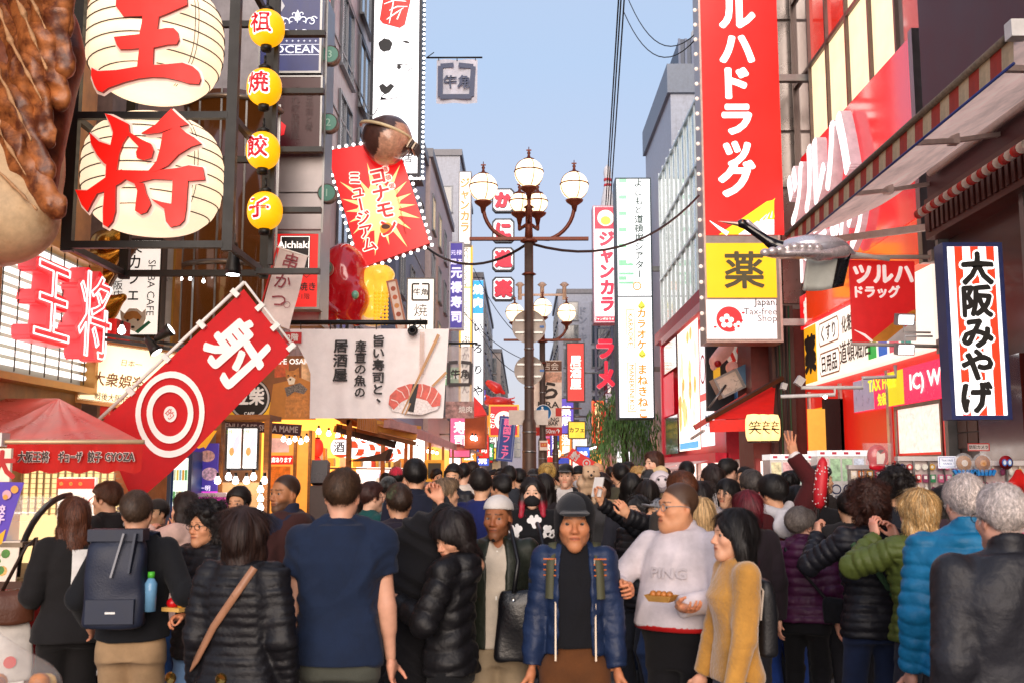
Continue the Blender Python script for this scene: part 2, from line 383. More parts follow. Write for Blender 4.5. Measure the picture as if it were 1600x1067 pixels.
for i in range(7):
 for j in range(3):
  if gp is None:
   q=MB();q.raw([(.0,.03,.03),(.0,2.03,.03),(.0,2.03,1.97),(.0,.03,1.97),(.05,.03,.03),(.05,2.03,.03),(.05,2.03,1.97),(.05,.03,1.97)],[(0,3,2,1),(4,5,6,7),(0,1,5,4),(2,3,7,6),(1,2,6,5),(3,0,4,7)],M('#b4e0de',.08,.0,var=.3,scale=.5,coat=1));o=gp=q.build('glass_panel',t)
  else:o=gp.copy();COL.objects.link(o)
  o.location=(.19,i*2.08,7.1+j*2.06)
b=MB()
for i in range(15):b.box((.13,i*1.04-.03,7.0),(.185,i*1.04+.03,13.4),M('#d8e2e4',.4,.3))
for j in range(4):b.box((.12,0,7.0+j*2.06),(.186,D,7.08+j*2.06),M('#d8e2e4',.4,.3))
b.build('rib',t)
b=MB();b.box((-.1,-.1,6.55),(8,D+.1,6.98),PAINT('#c1354a'));b.build('band',t)
tt=thing('building','concrete stair tower with louvred plant box above the glass building','building',(6.5,43,0));b=MB();b.box((0,0,0),(5,9,18),PAINT('#aab0bd'));b.build('wall',tt)
b=MB();b.box((-.15,-.15,18.003),(5,9,19.3),PAINT('#76808f'));b.build('parapet',tt)
b=MB();b.box((.5,.5,19.303),(4.5,7,20.7),PAINT('#4f5a6c'))
for i in range(14):b.box((.45+i*.29,.42,19.303),(.55+i*.29,.5,20.7),PAINT('#66728a'))
b.build('plant_box',tt);b=MB();b.lathe([(.9,20.7),(1.0,21.0),(1.0,21.9),(.6,22.2),(.05,22.3)],M('#d9d8d0',.6),c=(2.4,2.5,0));b.build('water_tank',tt)
t=thing('bowling_pin_sign','giant white bowling pin with red stripes on a mast above the karaoke sign','sign',W(950,340,52));b=MB();s_=52/FPX
b.lathe([(6*s_,-22*s_),(12*s_,-5*s_),(13*s_,8*s_),(10*s_,32*s_),(5.5*s_,52*s_),(5*s_,60*s_),(6.5*s_,72*s_),(6*s_,80*s_),(2*s_,86*s_)],M('#dad7d8',.3,coat=.6),n=20);b.build('pin',t)
b=MB();b.lathe([(6.4*s_,50*s_),(6.2*s_,54*s_)],M('#c8343c',.4),n=20);b.lathe([(6.1*s_,59*s_),(6.4*s_,63*s_)],M('#c8343c',.4),n=20);b.build('stripe',t);b=MB();b.tube([(0,0,-22*s_),(0,0,-60*s_)],.12,STEEL());b.build('mast',t)
# ---- street lamps
RUST=M('#6b3220',.5,.35,var=.35,scale=9,bump=.15);GLOBE=M('#fff1dc',.25,emit=1.25,ehex='#ffd9a8',var=0)
def street_lamp(label,d,px,globes,ztop_ring,sc=1.0,signs=True):
 base=W(px,700,d);t=thing('street_lamp',label,'street lamp',(base.x,d,0),group='globe street lamps down the middle of the street');b=MB()
 b.lathe([(.2,0),(.2,.25),(.125,.4),(.115,1.2),(.105,2.45),(.09,2.5),(.075,2.52),(.07,ztop_ring)],M('#55443c',.5,.3,var=.3,scale=8,bump=.15),n=16)
 b.build('pole',t);b=MB();b.lathe([(.1,ztop_ring-.02),(.14,ztop_ring),(.1,ztop_ring+.04)],RUST,n=16);b.lathe([(.075,ztop_ring-.55),(.12,ztop_ring-.53),(.075,ztop_ring-.5)],RUST,n=16)
 for z in(1.3,2.0,2.3,3.0,3.6):b.lathe([(.112 if z<2.5 else .078,z),(.114 if z<2.5 else .08,z+.015),(.112 if z<2.5 else .078,z+.03)],STEEL(),n=16)
 b.lathe([(.07,ztop_ring),(.055,ztop_ring+.3),(.055,ztop_ring+.55),(.09,ztop_ring+.56),(.03,ztop_ring+.6)],RUST,n=12);b.build('collar',t)
 b=MB();b.box((-.95*sc,-.04,ztop_ring+.02),(.95*sc,.04,ztop_ring+.07),RUST);b.build('crossbar',t)
 for(gx,gy,gz)in globes:
  r=(.225 if abs(gx)>.3 or gy<0 else .165)*sc;a=MB();zc=gz-r-.07
  if abs(gx)>.3:a.tube([(0.04*(1 if gx>0 else-1),gy*.2,ztop_ring+.05)]+[(gx*(.25+.75*math.sin(u)),gy,ztop_ring+.02+(zc-ztop_ring)*(1-math.cos(u))+.0)for u in np.linspace(.25,math.pi/2,9)],.032,RUST,8)
  else:a.tube([(0,0,ztop_ring+.3),(gx,gy,ztop_ring+.32),(gx,gy,zc)],.03,RUST,8)
  a.lathe([(.03,zc-.1),(.05,zc),(.13*sc,zc+.06),(.145*sc,zc+.09),(.12*sc,zc+.1)],RUST,n=16,c=(gx,gy,0));ao=a.build('lamp_arm',t)
  q=MB();q.ball((gx,gy,gz+.03),r,GLOBE,22,14);q.build('globe',ao)
  q=MB();q.lathe([(.11*sc,gz+r-.03),(.09*sc,gz+r+.03),(.03,gz+r+.06),(.018,gz+r+.1),(.03,gz+r+.13),(.008,gz+r+.17),(.006,gz+r+.23)],RUST,n=12,c=(gx,gy,0));q.box((gx-.04,gy-.008,gz+r+.165),(gx+.04,gy+.008,gz+r+.185),RUST)
  q.lathe([(r+.008,gz+.045),(r+.012,gz+.055),(r+.008,gz+.065)],RUST,n=20,c=(gx,gy,0))
  for u in(0,math.pi/2,math.pi,1.5*math.pi):
   u+=.35;q.tube([(gx+(r+.006)*math.cos(u)*math.sin(v),gy+(r+.006)*math.sin(u)*math.sin(v),gz+.03-(r+.006)*math.cos(v))for v in np.linspace(.45,2.8,9)],.007,RUST,5)
  q.build('cage',ao)
 return t,base.x
LZ=W(826,378,16).z
lamp1,lx1=street_lamp('rust brown street lamp with lit globes nearest in the middle of the street',16,827,[(-.73,0,W(0,298,16).z),(.73,0,W(0,296,16).z),(0,-.35,W(0,276,15.65).z),(-.15,.5,W(0,322,16.5).z),(.15,.5,W(0,322,16.5).z)],LZ)
t=thing('direction_sign_back','pale weathered backs of two round signs and a plate on the nearest lamp post','sign',(lx1,16.13,0));pm=PAINT('#c9bdb4')
for(py,r)in((510,.27),(578,.235)):
 z=W(0,py,16).z;b=MB();b.lathe([(r,-.008),(r,.008)],pm,n=32,axis='y',c=(0,0,z));b.build('sign_plate',t);b=MB();b.box((-r*.8,-.03,z+.08),(r*.8,-.012,z+.11),STEEL());b.box((-r*.8,-.03,z-.11),(r*.8,-.012,z-.08),STEEL());b.box((.17,-.015,z-.02),(.24,-.01,z+.015),M('#2a62a8',.5));b.build('bracket',t)
z=W(0,650,16).z;b=MB();b.box((-.32,-.008,z-.13),(.3,.008,z+.1),pm);b.build('sign_plate',t)
lamp2,lx2=street_lamp('second rust brown street lamp with four lit globes behind the round blue sign',25,848,[(-.68,0,W(0,492,25).z),(.6,0,W(0,492,25).z),(0,-.3,W(0,487,25).z)],W(0,535,25).z)
b=MB()
for gx in(-.55,0,.55):b.lathe([(.05,W(0,470,25).z),(.05,W(0,450,25).z),(.12,W(0,447,25).z),(.05,W(0,443,25).z)],M('#c2a99a',.6),n=10,c=(gx,0,0))
b.box((-.6,-.03,W(0,464,25).z),(.6,.03,W(0,461,25).z),M('#c2a99a',.6));b.build('ornament',lamp2)
lamp3,lx3=street_lamp('third street lamp, small and far, beside the sushi bar banner',37,868,[(.0,-.2,W(0,628,37).z),(.05,.3,W(0,709,37).z)],W(0,640,37).z)
t,w,h,m=sign_at('pedestrian_sign','round blue sign with a white adult and child on the second lamp post','road sign',836,631,862,658,24.7);b=MB();r=13*m
b.lathe([(r,-.015),(r,.0)],M('#2577b8',.4),n=30,axis='y');b.build('sign_plate',t);b=MB();wm=M('#eef2f5',.4);L=lambda u,v:(u*m,v*m)
b.ring(0,0,r*.93,r,-.018,wm);b.disc(-1.5*m,8*m,1.8*m,-.018,wm,n=12);b.flat([L(-4,5.5),L(1,5.5),L(1.5,-1),L(.5,-1),L(.3,-8),L(-1,-8),L(-1.4,-2),L(-1.8,-8),L(-3.2,-8),L(-3.4,-1),L(-4.6,-1)],-.018,wm);b.disc(4.5*m,.5*m,1.4*m,-.018,wm,n=12);b.flat([L(2.8,-1.2),L(6.2,-1.2),L(6.4,-5),L(5.6,-5),L(5.4,-9),L(3.6,-9),L(3.4,-5),L(2.6,-5)],-.018,wm);b.build('pictogram',t)
t,w,h,m=sign_at('sushi_bar_banner','pale vertical sushi bar banner with red foot strip on the second lamp post','banner',829,563,878,680,25.4);b=MB();b.box((-w/2,-.02,-h/2),(w/2,.02,h/2),M('#efe0d2',.7));b.build('cloth',t);L=locf(829,563,878,680,25.4);b=MB();bk=M('#2a1c18',.6);rd=M('#c8281e',.6)
x,z=L(854,572);b.rect(-w/2,z-8*m,w/2,z+8*m,-.024,M('#6b4a3a',.7));b.text('商店会',x,z,13*m,-.028,M('#e8dcd0',.6));x,z=L(856,589);b.rect(-w/2,z-8*m,w/2,z+8*m,-.024,M('#d8a890',.7,var=.6,scale=14))
x,z=L(860,610);b.text('ら',x,z,30*m,-.026,bk,bold=.04,wob=.02);b.text('URA',L(857,632)[0],L(857,632)[1],14*m,-.026,bk,bold=.02,sx=1.2)
b.rect(L(868,637)[0],L(0,650)[1],L(877,637)[0],L(0,637)[1],-.026,rd);b.text('NG',L(867,655)[0],L(0,655)[1],9*m,-.026,bk,bold=.02);b.text('SHI BAR',L(857,661)[0],L(0,661)[1],8.5*m,-.026,bk,bold=.02);b.rect(-w/2,-h/2,w/2,L(0,667)[1],-.024,rd);b.text('150m↑',L(862,673)[0],L(0,673)[1],9*m,-.028,wm,bold=.02);b.build('lettering',t)
t,w,h,m=sign_at('street_notice','small notice with a red and yellow panel strapped to the second lamp post','sign',843,688,856,703,24.8);MB().box((-w/2,-.02,-h/2),(w/2,0,h/2),M('#e8ddd0',.6)).build('board',t);b=MB();b.rect(-w*.4,-h*.15,w*.4,h*.3,-.024,M('#c83a20',.5));b.text('注意',0,h*.08,w*.34,-.028,M('#f1d060',.5));b.build('print',t)
def wire(label,pts,r=.012,mat=None,group=None):
 b=MB();P=[]
 for(p,q,sag)in pts:
  for u in np.linspace(0,1,14):P.append(tuple(np.array(p)*(1-u)+np.array(q)*u-np.array([0,0,sag*4*u*(1-u)])))
 b.tube(P,r,mat or M('#1c1a1c',.6),5);o=b.build('overhead_wire');return prop(o,label,'wire',group)
A=W(665,386,20);Bp=W(826,380,16);Cp=W(1092,306,21.5)
wire('thick dark cable from the red museum board past the lamp post to the drug store',[(A,Bp,.35),(Bp,Cp,.55)],.024)
top=W(976,-60,30)
for i,dx in enumerate((-3,0,4)):wire('dark cable dropping from above the frame to the bowling pin, '+('its outer strand','its middle strand','its inner strand')[i],[(W(974+dx*1.3,-60,30),W(949+dx,330,51),.0)],.03)
wire('thin wire curving down to the drug store sign, upper loop',[(W(978,-10,30),W(1090,50,22),.9)],.015);wire('thin wire curving down to the drug store sign, lower loop',[(W(975,20,30),W(1090,58,22),.9)],.015)
for i,(x0,y0,x1,y1)in enumerate(((740,420,822,535),(700,455,815,560),(740,500,812,585),(560,150,590,170),(600,190,560,400))):wire(('wire from the yakiniku sign to the lamp post','wire crossing behind the purple sushi sign','low wire under the yakiniku sign','short wire beside the white lightbox','slack wire behind the helmet ball')[i],[(W(x0,y0,34 if i<3 else 21),W(x1,y1,30 if i<3 else 23),.3)],.012)
def leaf_cards(n,centre,rad,rng,L0,w0,mat,droop=1.0,name='foliage',parent=None):
 u=rng.normal(size=(n,3));u/=np.linalg.norm(u,axis=1,keepdims=True);r_=rng.random(n)**.45;c=np.array(centre)+u*r_[:,None]*np.array(rad);c=c+.25*np.sin(c*3.1)
 dirs=rng.normal(size=(n,3))*.45;dirs[:,2]-=droop;dirs/=np.linalg.norm(dirs,axis=1,keepdims=True);sd=np.cross(dirs,rng.normal(size=(n,3)));sd/=np.linalg.norm(sd,axis=1,keepdims=True)
 Ln=(L0*rng.uniform(.5,1.4,n))[:,None];w_=(w0*rng.uniform(.6,1.3,n))[:,None]
 V=np.stack([c-sd*w_*.3,c+dirs*Ln*.5-sd*w_,c+dirs*Ln,c+dirs*Ln*.5+sd*w_],1).reshape(-1,3);F=np.arange(4*n).reshape(-1,4)
 col=np.repeat(np.array([.05,.12,.02])[None]*rng.uniform(.5,1.7,(n,1))*np.array([1,1,.8]),4,0);return mesh_np(name,V,F,[mat],parent,smooth=False,attr=col)
wp=W(974,690,47);t=thing('willow_tree','green weeping willow under the long karaoke sign','tree',(wp.x,47,0));b=MB();b.tube([(0,0,0),(.1,0,2),(0,.1,4),(.1,0,5.5)],[.22,.18,.14,.06],M('#4a3a2c',.9,bump=.5,bscale=12));b.tube([(0,0,3.2),(-.8,0,4.6),(-1.4,.2,5.0)],[.09,.06,.03],M('#4a3a2c',.9));b.tube([(0,0,3.4),(.9,.1,4.7),(1.3,.2,5.1)],[.09,.06,.03],M('#4a3a2c',.9));b.build('trunk',t)
rg=np.random.default_rng(3);fm=M('#ffffff',.7,attr='Col',var=.2);cr=[]
n=5200;a=rg.uniform(0,6.28,n);rr=2.0*np.sqrt(rg.random(n));cl=np.round(a*3.2)/3.2+rg.normal(size=n)*.08;x_=np.cos(cl)*rr*.85;y_=np.sin(cl)*rr*.85;zt=5.6-(rr/2.0)**2*1.2;dr=rg.random(n)**.8*(1.2+2.2*(rr/2));c=np.stack([x_+.1*np.sin(dr*3+a),y_,zt-dr],1)
sd=rg.normal(size=(n,3))*np.array([1,1,.1]);sd/=np.linalg.norm(sd,axis=1,keepdims=True);dn=np.array([0,0,-1.])+rg.normal(size=(n,3))*.18;ln=rg.uniform(.18,.42,n)[:,None];V=np.stack([c,c+dn*ln*.5-sd*.022,c+dn*ln,c+dn*ln*.5+sd*.022],1).reshape(-1,3);colr=np.repeat(np.array([[.10,.22,.06]])*rg.uniform(.45,1.8,(n,1)),4,0)
mesh_np('crown',V,np.arange(4*n).reshape(-1,4),[fm],t,smooth=False,attr=colr)
# ================= people: smooth-blended bodies and clothes =================
f32=np.float32
def cone(a,b,ra,rb=None,k=.02,flat=None,op='u',clip=()):
 return dict(t='c',a=np.array(a,f32),b=np.array(b,f32),ra=ra,rb=ra if rb is None else rb,k=k,flat=flat,op=op,clip=clip)
def ell(c,r,k=.02,op='u',rot=None,clip=()):
 r=(r,r,r)if isinstance(r,(int,float))else r
 return dict(t='e',a=np.array(c,f32),r=np.array(r,f32),k=k,op=op,rot=rot,clip=clip)
def loft(tab,k=.03,op='u',e=2.3,clip=(),xf=None,z0=None,z1=None):
 return dict(t='l',tab=np.array(tab,f32),k=k,op=op,e=e,clip=clip,xf=xf,z0=z0,z1=z1)
def _bb(p):
 if p['t']=='c':
  r=max(p['ra'],p['rb']);return np.minimum(p['a'],p['b'])-r,np.maximum(p['a'],p['b'])+r
 if p['t']=='e':
  r=p['r']if p['rot']is None else np.full(3,p['r'].max());return p['a']-r,p['a']+r
 t=p['tab'];m=t[:,1].max();d=t[:,2].max()
 lo=np.array([-m,t[:,3].min()-d,t[:,0].min()]);hi=np.array([m,t[:,3].max()+d,t[:,0].max()])
 if p['xf']is not None:
  R,o=p['xf'];cs=np.array([[lo[0]if i&1 else hi[0],lo[1]if i&2 else hi[1],lo[2]if i&4 else hi[2]]for i in range(8)])
  cs=(cs-o)@R.T+o;lo,hi=cs.min(0),cs.max(0)
 return lo,hi
def _dist(p,P):
 if p['t']=='c':
  ba=p['b']-p['a'];L=float(ba@ba)+1e-9;q=P-p['a'];t=np.clip((q@ba)/L,0,1)
  w=q-t[...,None]*ba;s=(w*w).sum(-1)
  if p['flat']:
   dv=np.array(p['flat'][0],f32);c=w@dv;s=s+c*c*(1/p['flat'][1]**2-1)
  d=np.sqrt(s)-(p['ra']+(p['rb']-p['ra'])*t)
 elif p['t']=='e':
  q=P-p['a']
  if p['rot']is not None:q=q@p['rot']
  q=q/p['r'];d=(np.sqrt((q*q).sum(-1))-1)*p['r'].min()
 else:
  Q=P
  if p['xf']is not None:R,o=p['xf'];Q=(P-o)@R+o
  T=p['tab'];z=Q[...,2];a=np.interp(z,T[:,0],T[:,1]).astype(f32);b=np.interp(z,T[:,0],T[:,2]).astype(f32);y=np.interp(z,T[:,0],T[:,3]).astype(f32)
  e=p['e'];rho=(np.abs(Q[...,0]/a)**e+np.abs((Q[...,1]-y)/b)**e)**(1/e)
  d=(rho-1)*np.minimum(a,b);d=np.maximum(d,np.maximum(z-T[:,0].max(),T[:,0].min()-z))
 for pt,n in p['clip']:
  d=np.maximum(d,(P-np.array(pt,f32))@np.array(n,f32))
 return d
def sdf_grid(prims,vox,pad=.02):
 us=[_bb(p)for p in prims if p['op']=='u']
 lo=np.min([u[0]for u in us],0)-pad-2*vox;hi=np.max([u[1]for u in us],0)+pad+2*vox
 n=np.ceil((hi-lo)/vox).astype(int)+1
 S=np.full(n,.5,f32);ax=[(lo[i]+np.arange(n[i])*vox).astype(f32)for i in range(3)]
 for p in prims:
  a,b=_bb(p);m=p['k']+2.5*vox+.01
  i0=np.clip(np.floor((a-m-lo)/vox).astype(int),0,n-1);i1=np.clip(np.ceil((b+m-lo)/vox).astype(int)+1,1,n)
  if(i1<=i0).any():continue
  sl_=tuple(slice(i0[i],i1[i])for i in range(3))
  g=np.stack(np.meshgrid(ax[0][sl_[0]],ax[1][sl_[1]],ax[2][sl_[2]],indexing='ij'),-1)
  d=_dist(p,g).astype(f32);s=S[sl_];k=p['k']
  if p['op']=='u':h=np.maximum(k-np.abs(s-d),0)/k;S[sl_]=np.minimum(s,d)-h*h*k*.25
  elif p['op']=='s':h=np.maximum(k-np.abs(s+d),0)/k;S[sl_]=np.maximum(s,-d)+h*h*k*.25
  else:S[sl_]=np.maximum(s,d)
 return S,lo.astype(f32),vox,ax
_CO=np.array([(0,0,0),(1,0,0),(0,1,0),(1,1,0),(0,0,1),(1,0,1),(0,1,1),(1,1,1)])
_ED=[(0,1),(2,3),(4,5),(6,7),(0,2),(1,3),(4,6),(5,7),(0,4),(1,5),(2,6),(3,7)]
def surfnet(S,lo,vox):
 ins=S<0;sh=np.array(S.shape)-1
 c=sum(ins[o[0]:o[0]+sh[0],o[1]:o[1]+sh[1],o[2]:o[2]+sh[2]].astype(np.int8)for o in _CO)
 act=(c>0)&(c<8);A=np.argwhere(act);idx=np.full(sh,-1,np.int32);idx[act]=np.arange(len(A))
 if not len(A):return np.zeros((0,3),f32),np.zeros((0,4),np.int32)
 val=np.stack([S[A[:,0]+o[0],A[:,1]+o[1],A[:,2]+o[2]]for o in _CO],1)
 pos=np.zeros((len(A),3),f32);cnt=np.zeros(len(A),f32)
 for i,j in _ED:
  a,b=val[:,i],val[:,j];x=(a<0)!=(b<0);t=np.where(x,a/(a-b+1e-12),0)
  pos+=np.where(x[:,None],_CO[i]+t[:,None]*(_CO[j]-_CO[i]),0);cnt+=x
 V=lo+(A+pos/cnt[:,None])*vox;Q=[]
 for axn in range(3):
  s0=[slice(None)]*3;s1=[slice(None)]*3;s0[axn]=slice(0,-1);s1[axn]=slice(1,None)
  df=ins[tuple(s0)]!=ins[tuple(s1)];e=np.argwhere(df);u,v=[(1,2),(2,0),(0,1)][axn]
  e=e[(e[:,u]>=1)&(e[:,v]>=1)&(e[:,u]<sh[u])&(e[:,v]<sh[v])]
  if not len(e):continue
  du=np.zeros(3,int);du[u]=1;dv=np.zeros(3,int);dv[v]=1
  q=np.stack([idx[tuple((e-o).T)]for o in(du+dv,dv,0*du,du)],1)
  fl=~ins[tuple(e.T)];q[fl]=q[fl][:,::-1];Q.append(q)
 F=np.concatenate(Q);F=F[(F>=0).all(1)]
 return V.astype(f32),F
def vnorm(V,F):
 a=np.cross(V[F[:,2]]-V[F[:,0]],V[F[:,3]]-V[F[:,1]]);N=np.zeros_like(V)
 for i in range(4):np.add.at(N,F[:,i],a)
 return N/(np.linalg.norm(N,axis=1,keepdims=True)+1e-9)
def smooth_np(V,F,it=1,lam=.5):
 for _ in range(it):
  S_=np.zeros_like(V);n=np.zeros(len(V),f32)
  for i in range(4):
   j=(i+1)%4;np.add.at(S_,F[:,i],V[F[:,j]]);np.add.at(n,F[:,i],1);np.add.at(S_,F[:,j],V[F[:,i]]);np.add.at(n,F[:,j],1)
  V=V+lam*(S_/np.maximum(n,1)[:,None]-V)
 return V
def solid(prims,vox,it=1):
 S,lo,vx,_=sdf_grid(prims,vox);V,F=surfnet(S,lo,vx);return smooth_np(V,F,it),F
def nrm(v):v=np.array(v,float);return v/(np.linalg.norm(v)+1e-9)
def waves(P,rng,n=6,f0=8,f1=26,vert=.35):
 s=np.zeros(len(P))
 for i in range(n):
  k=rng.normal(size=3);k[2]*=vert;k=nrm(k)*rng.uniform(f0,f1);w=P@k+rng.uniform(0,6.28)+.8*np.sin(P@(rng.normal(size=3)*6)+rng.uniform(0,6));s+=np.sin(w)
 return s/n**.5
def ik(a,b,l1,l2,hint):
 a=np.array(a,float);b=np.array(b,float);v=b-a;d=np.linalg.norm(v)
 if d>(l1+l2)*.995:b=a+v/d*(l1+l2)*.995;v=b-a;d=np.linalg.norm(v)
 x=(l1*l1-l2*l2+d*d)/(2*d);h=math.sqrt(max(l1*l1-x*x,0));u=v/d;hp=np.array(hint,float);hp=hp-u*(hp@u);hp=nrm(hp)
 return a+u*x+hp*h,b
def rotz(a):c,s=math.cos(a),math.sin(a);return np.array([[c,-s,0],[s,c,0],[0,0,1.]])
def rotx(a):c,s=math.cos(a),math.sin(a);return np.array([[1,0,0],[0,c,-s],[0,s,c.__float__()]])
def roty(a):c,s=math.cos(a),math.sin(a);return np.array([[c,0,s],[0,1,0],[-s,0,c]])
def cat(parts):
 V=[];F=[];C=[];o=0
 for v,f,c in parts:V.append(v);F.append(f+o);C.append(c);o+=len(v)
 return np.concatenate(V),np.concatenate(F),np.concatenate(C)
def ball_np(c,r,n=12,m=8):
 mb=MB();mb.ball(c,r,None,n,m);return np.array(mb.v,f32),np.array(mb.f,np.int32)
def head_mesh(sp,vox):
 """skin of head and neck in head space (face towards +y, eyes at z=0)"""
 fem=sp.get('fem',0);jw=sp.get('jaw',1.0);ch=sp.get('cheek',0)
 P=[ell((0,-.015,.036),(.074,.094,.084)),ell((0,.026,-.03),(.058*jw+.004*ch,.060,.082),k=.03),cone((-.041*jw,.005,-.055),(0,.066,-.1),.023*jw,.02,k=.03),cone((.041*jw,.005,-.055),(0,.066,-.1),.023*jw,.02,k=.03),ell((0,.07,-.1),(.022,.018,.017),k=.025),cone((-.03,.080,.021),(.03,.080,.021),.0115-.003*fem,k=.015),ell((-.041,.056,-.028),(.022,.024,.02),k=.03),ell((.041,.056,-.028),(.022,.024,.02),k=.03),ell((-.032,.094,-.001),(.017,.016,.012),k=.012,op='s'),ell((.032,.094,-.001),(.017,.016,.012),k=.012,op='s'),cone((0,.084,.008),(0,.104,-.030),.0075,.0115,k=.012),ell((0,.106,-.034),(.0115,.011,.0095),k=.008),ell((-.013,.094,-.038),(.0085,.011,.0075),k=.008),ell((.013,.094,-.038),(.0085,.011,.0075),k=.008),ell((0,.084,-.064),(.026,.012,.018),k=.015),ell((0,.0935,-.0595),(.021,.0075,.0045),k=.006),ell((0,.0925,-.0705),(.018,.0075,.0055),k=.006),ell((0,.1005,-.0648),(.021,.0055,.0016),k=.004,op='s')]
 for s in(-1,1):
  P+=[ell((s*.0765,-.008,-.008),(.0085,.019,.031),k=.012),ell((s*.082,-.003,-.005),(.005,.009,.016),k=.006,op='s'),cone((s*.017,.0835,.0078),(s*.047,.0735,.0068),.0064,.0055,k=.006),cone((s*.02,.0815,-.0100),(s*.045,.0735,-.0085),.005,.0045,k=.006)]
 P+=[cone((0,-.018,-.06),(0,-.042,-.175),.054-.006*fem,.056-.006*fem,k=.03),cone((-.05,-.05,-.19),(.05,-.05,-.19),.05,k=.04)]
 if sp.get('hat')=='fat':P.append(ell((0,.03,-.095),(.06,.05,.03),k=.04))
 V,F=solid(P,vox);sk=np.array(lin(sp.get('skin','#c99374')))
 C=np.tile(sk,(len(V),1));x,y,z=np.abs(V[:,0]),V[:,1],V[:,2]
 def g(cx,cy,cz,r):return np.exp(-(((x-cx)**2+(y-cy)**2+(z-cz)**2)/r**2))[:,None]
 red=sk*np.array([1.02,.72,.68])
 for c_,a_ in(((.04,.06,-.03),.5),((.0,.105,-.032),.55),((.08,-.005,-.008),.5)):C=C+(red-C)*g(*c_,.024)*a_
 lip=sk*np.array([.80,.42,.40])if not sp.get('lip')else np.array(lin(sp['lip']))
 lm=((x/.026)**2+((z+.0652)/.0098)**2<1)&(y>.078);C[lm]=C[lm]*.15+lip*.85;ml=(x<.024)&(np.abs(z+.0648)<.0022)&(y>.08);C[ml]=sk*.25
 hc=np.array(lin(sp.get('browc',sp.get('haircol','#15100d'))))
 bz=.0235-.10*(x-.03)**2*8;bm=(x>.012)&(x<.05)&(np.abs(z-bz)<.0044-.0014*fem)&(y>.05);C[bm]=C[bm]*.25+hc*.75
 if sp.get('stubble',0):
  m_=np.clip((-.048-z+.35*(x-.02))/.02,0,1)*(z>-.135)*np.clip((y-.0)/.03,0,1);m_=m_*(~lm);m_[(x<.012)&(z>-.056)]=0
  C=C+(hc*1.3+.01-C)*(m_*sp['stubble'])[:,None]
 if sp.get('hair','short')=='short' and not sp.get('buzz'):sp['buzz']=.6
 if sp.get('buzz',0):
  zl=np.interp(y,[-.12,-.07,-.015,.02,.055,.08],[-.085,-.075,-.01,.012,.05,.075]);m_=np.clip((z-zl)/(.03 if sp.get('hair','short')=='short' else .014),0,1)*sp['buzz'];C=C+(hc-C)*m_[:,None]
 parts=[(V,F,C)];gz=sp.get('gaze',0.0)
 for s in(-1,1):
  bv,bf=ball_np((s*.0315,.0725,.0),.0128);q=bv-np.array([s*.0315,.0725,.0]);q=q/np.linalg.norm(q,axis=1,keepdims=True)
  dd=q@nrm((math.sin(gz),math.cos(gz),-.05));cc=np.tile(np.array([.36,.31,.28]),(len(bv),1));cc[dd>.74]=(.03,.017,.01)
  parts.append((bv,bf,cc))
 return cat(parts)
def hand_mesh(curl=.5,spread=.1,vox=.006,thumb=.5,pinch=False):
 """right-handed hand: wrist at 0, fingers along +y, thumb towards +x, back of the hand +z"""
 P=[cone((0,-.03,0),(0,.02,0),.023,.026,flat=((0,0,1),.72)),cone((.022,.03,0),(.026,.08,.002),.0165,.0125,flat=((0,0,1),.85)),cone((0,.02,0),(.008,.085,.004),.02,.0125,flat=((0,0,1),.85)),cone((-.01,.02,0),(-.012,.082,.003),.018,.0125,flat=((0,0,1),.85)),cone((-.02,.02,0),(-.030,.073,0),.016,.0115,flat=((0,0,1),.85)),ell((.02,.03,-.010),(.017,.027,.014))]
 for i,(x,y,ls)in enumerate(((.027,.083,(.040,.024,.020)),(.008,.088,(.045,.028,.022)),(-.012,.085,(.041,.026,.021)),(-.030,.075,(.033,.020,.018)))):
  a=np.array([x,y,.002]);an=curl*(.55+.1*i)if not(pinch and i==0)else curl*.8
  sx=(1.5-i)*spread
  for j,l in enumerate(ls):
   d=np.array([math.sin(sx)*math.cos(an),math.cos(sx)*math.cos(an),-math.sin(an)]);b=a+d*l;r=(.0092,.0083,.0074)[j]*(.88 if i==3 else 1)
   P.append(cone(a,b,r,r*.93,k=.004));a=b;an+=curl*(1.0,.8,.6)[j]
 t0=np.array([.022,.022,-.006]);t1=t0+np.array([.026,.030,-.010-.01*thumb]);t2=t1+np.array([.012-.012*thumb,.028,-.006-.016*thumb]);t3=t2+np.array([.0-.014*thumb,.022,-.004-.012*thumb])
 P+=[cone(t0,t1,.0145,.0118,k=.012),cone(t1,t2,.0112,.0098,k=.005),cone(t2,t3,.0095,.0075,k=.005)]
 return solid(P,vox,1)
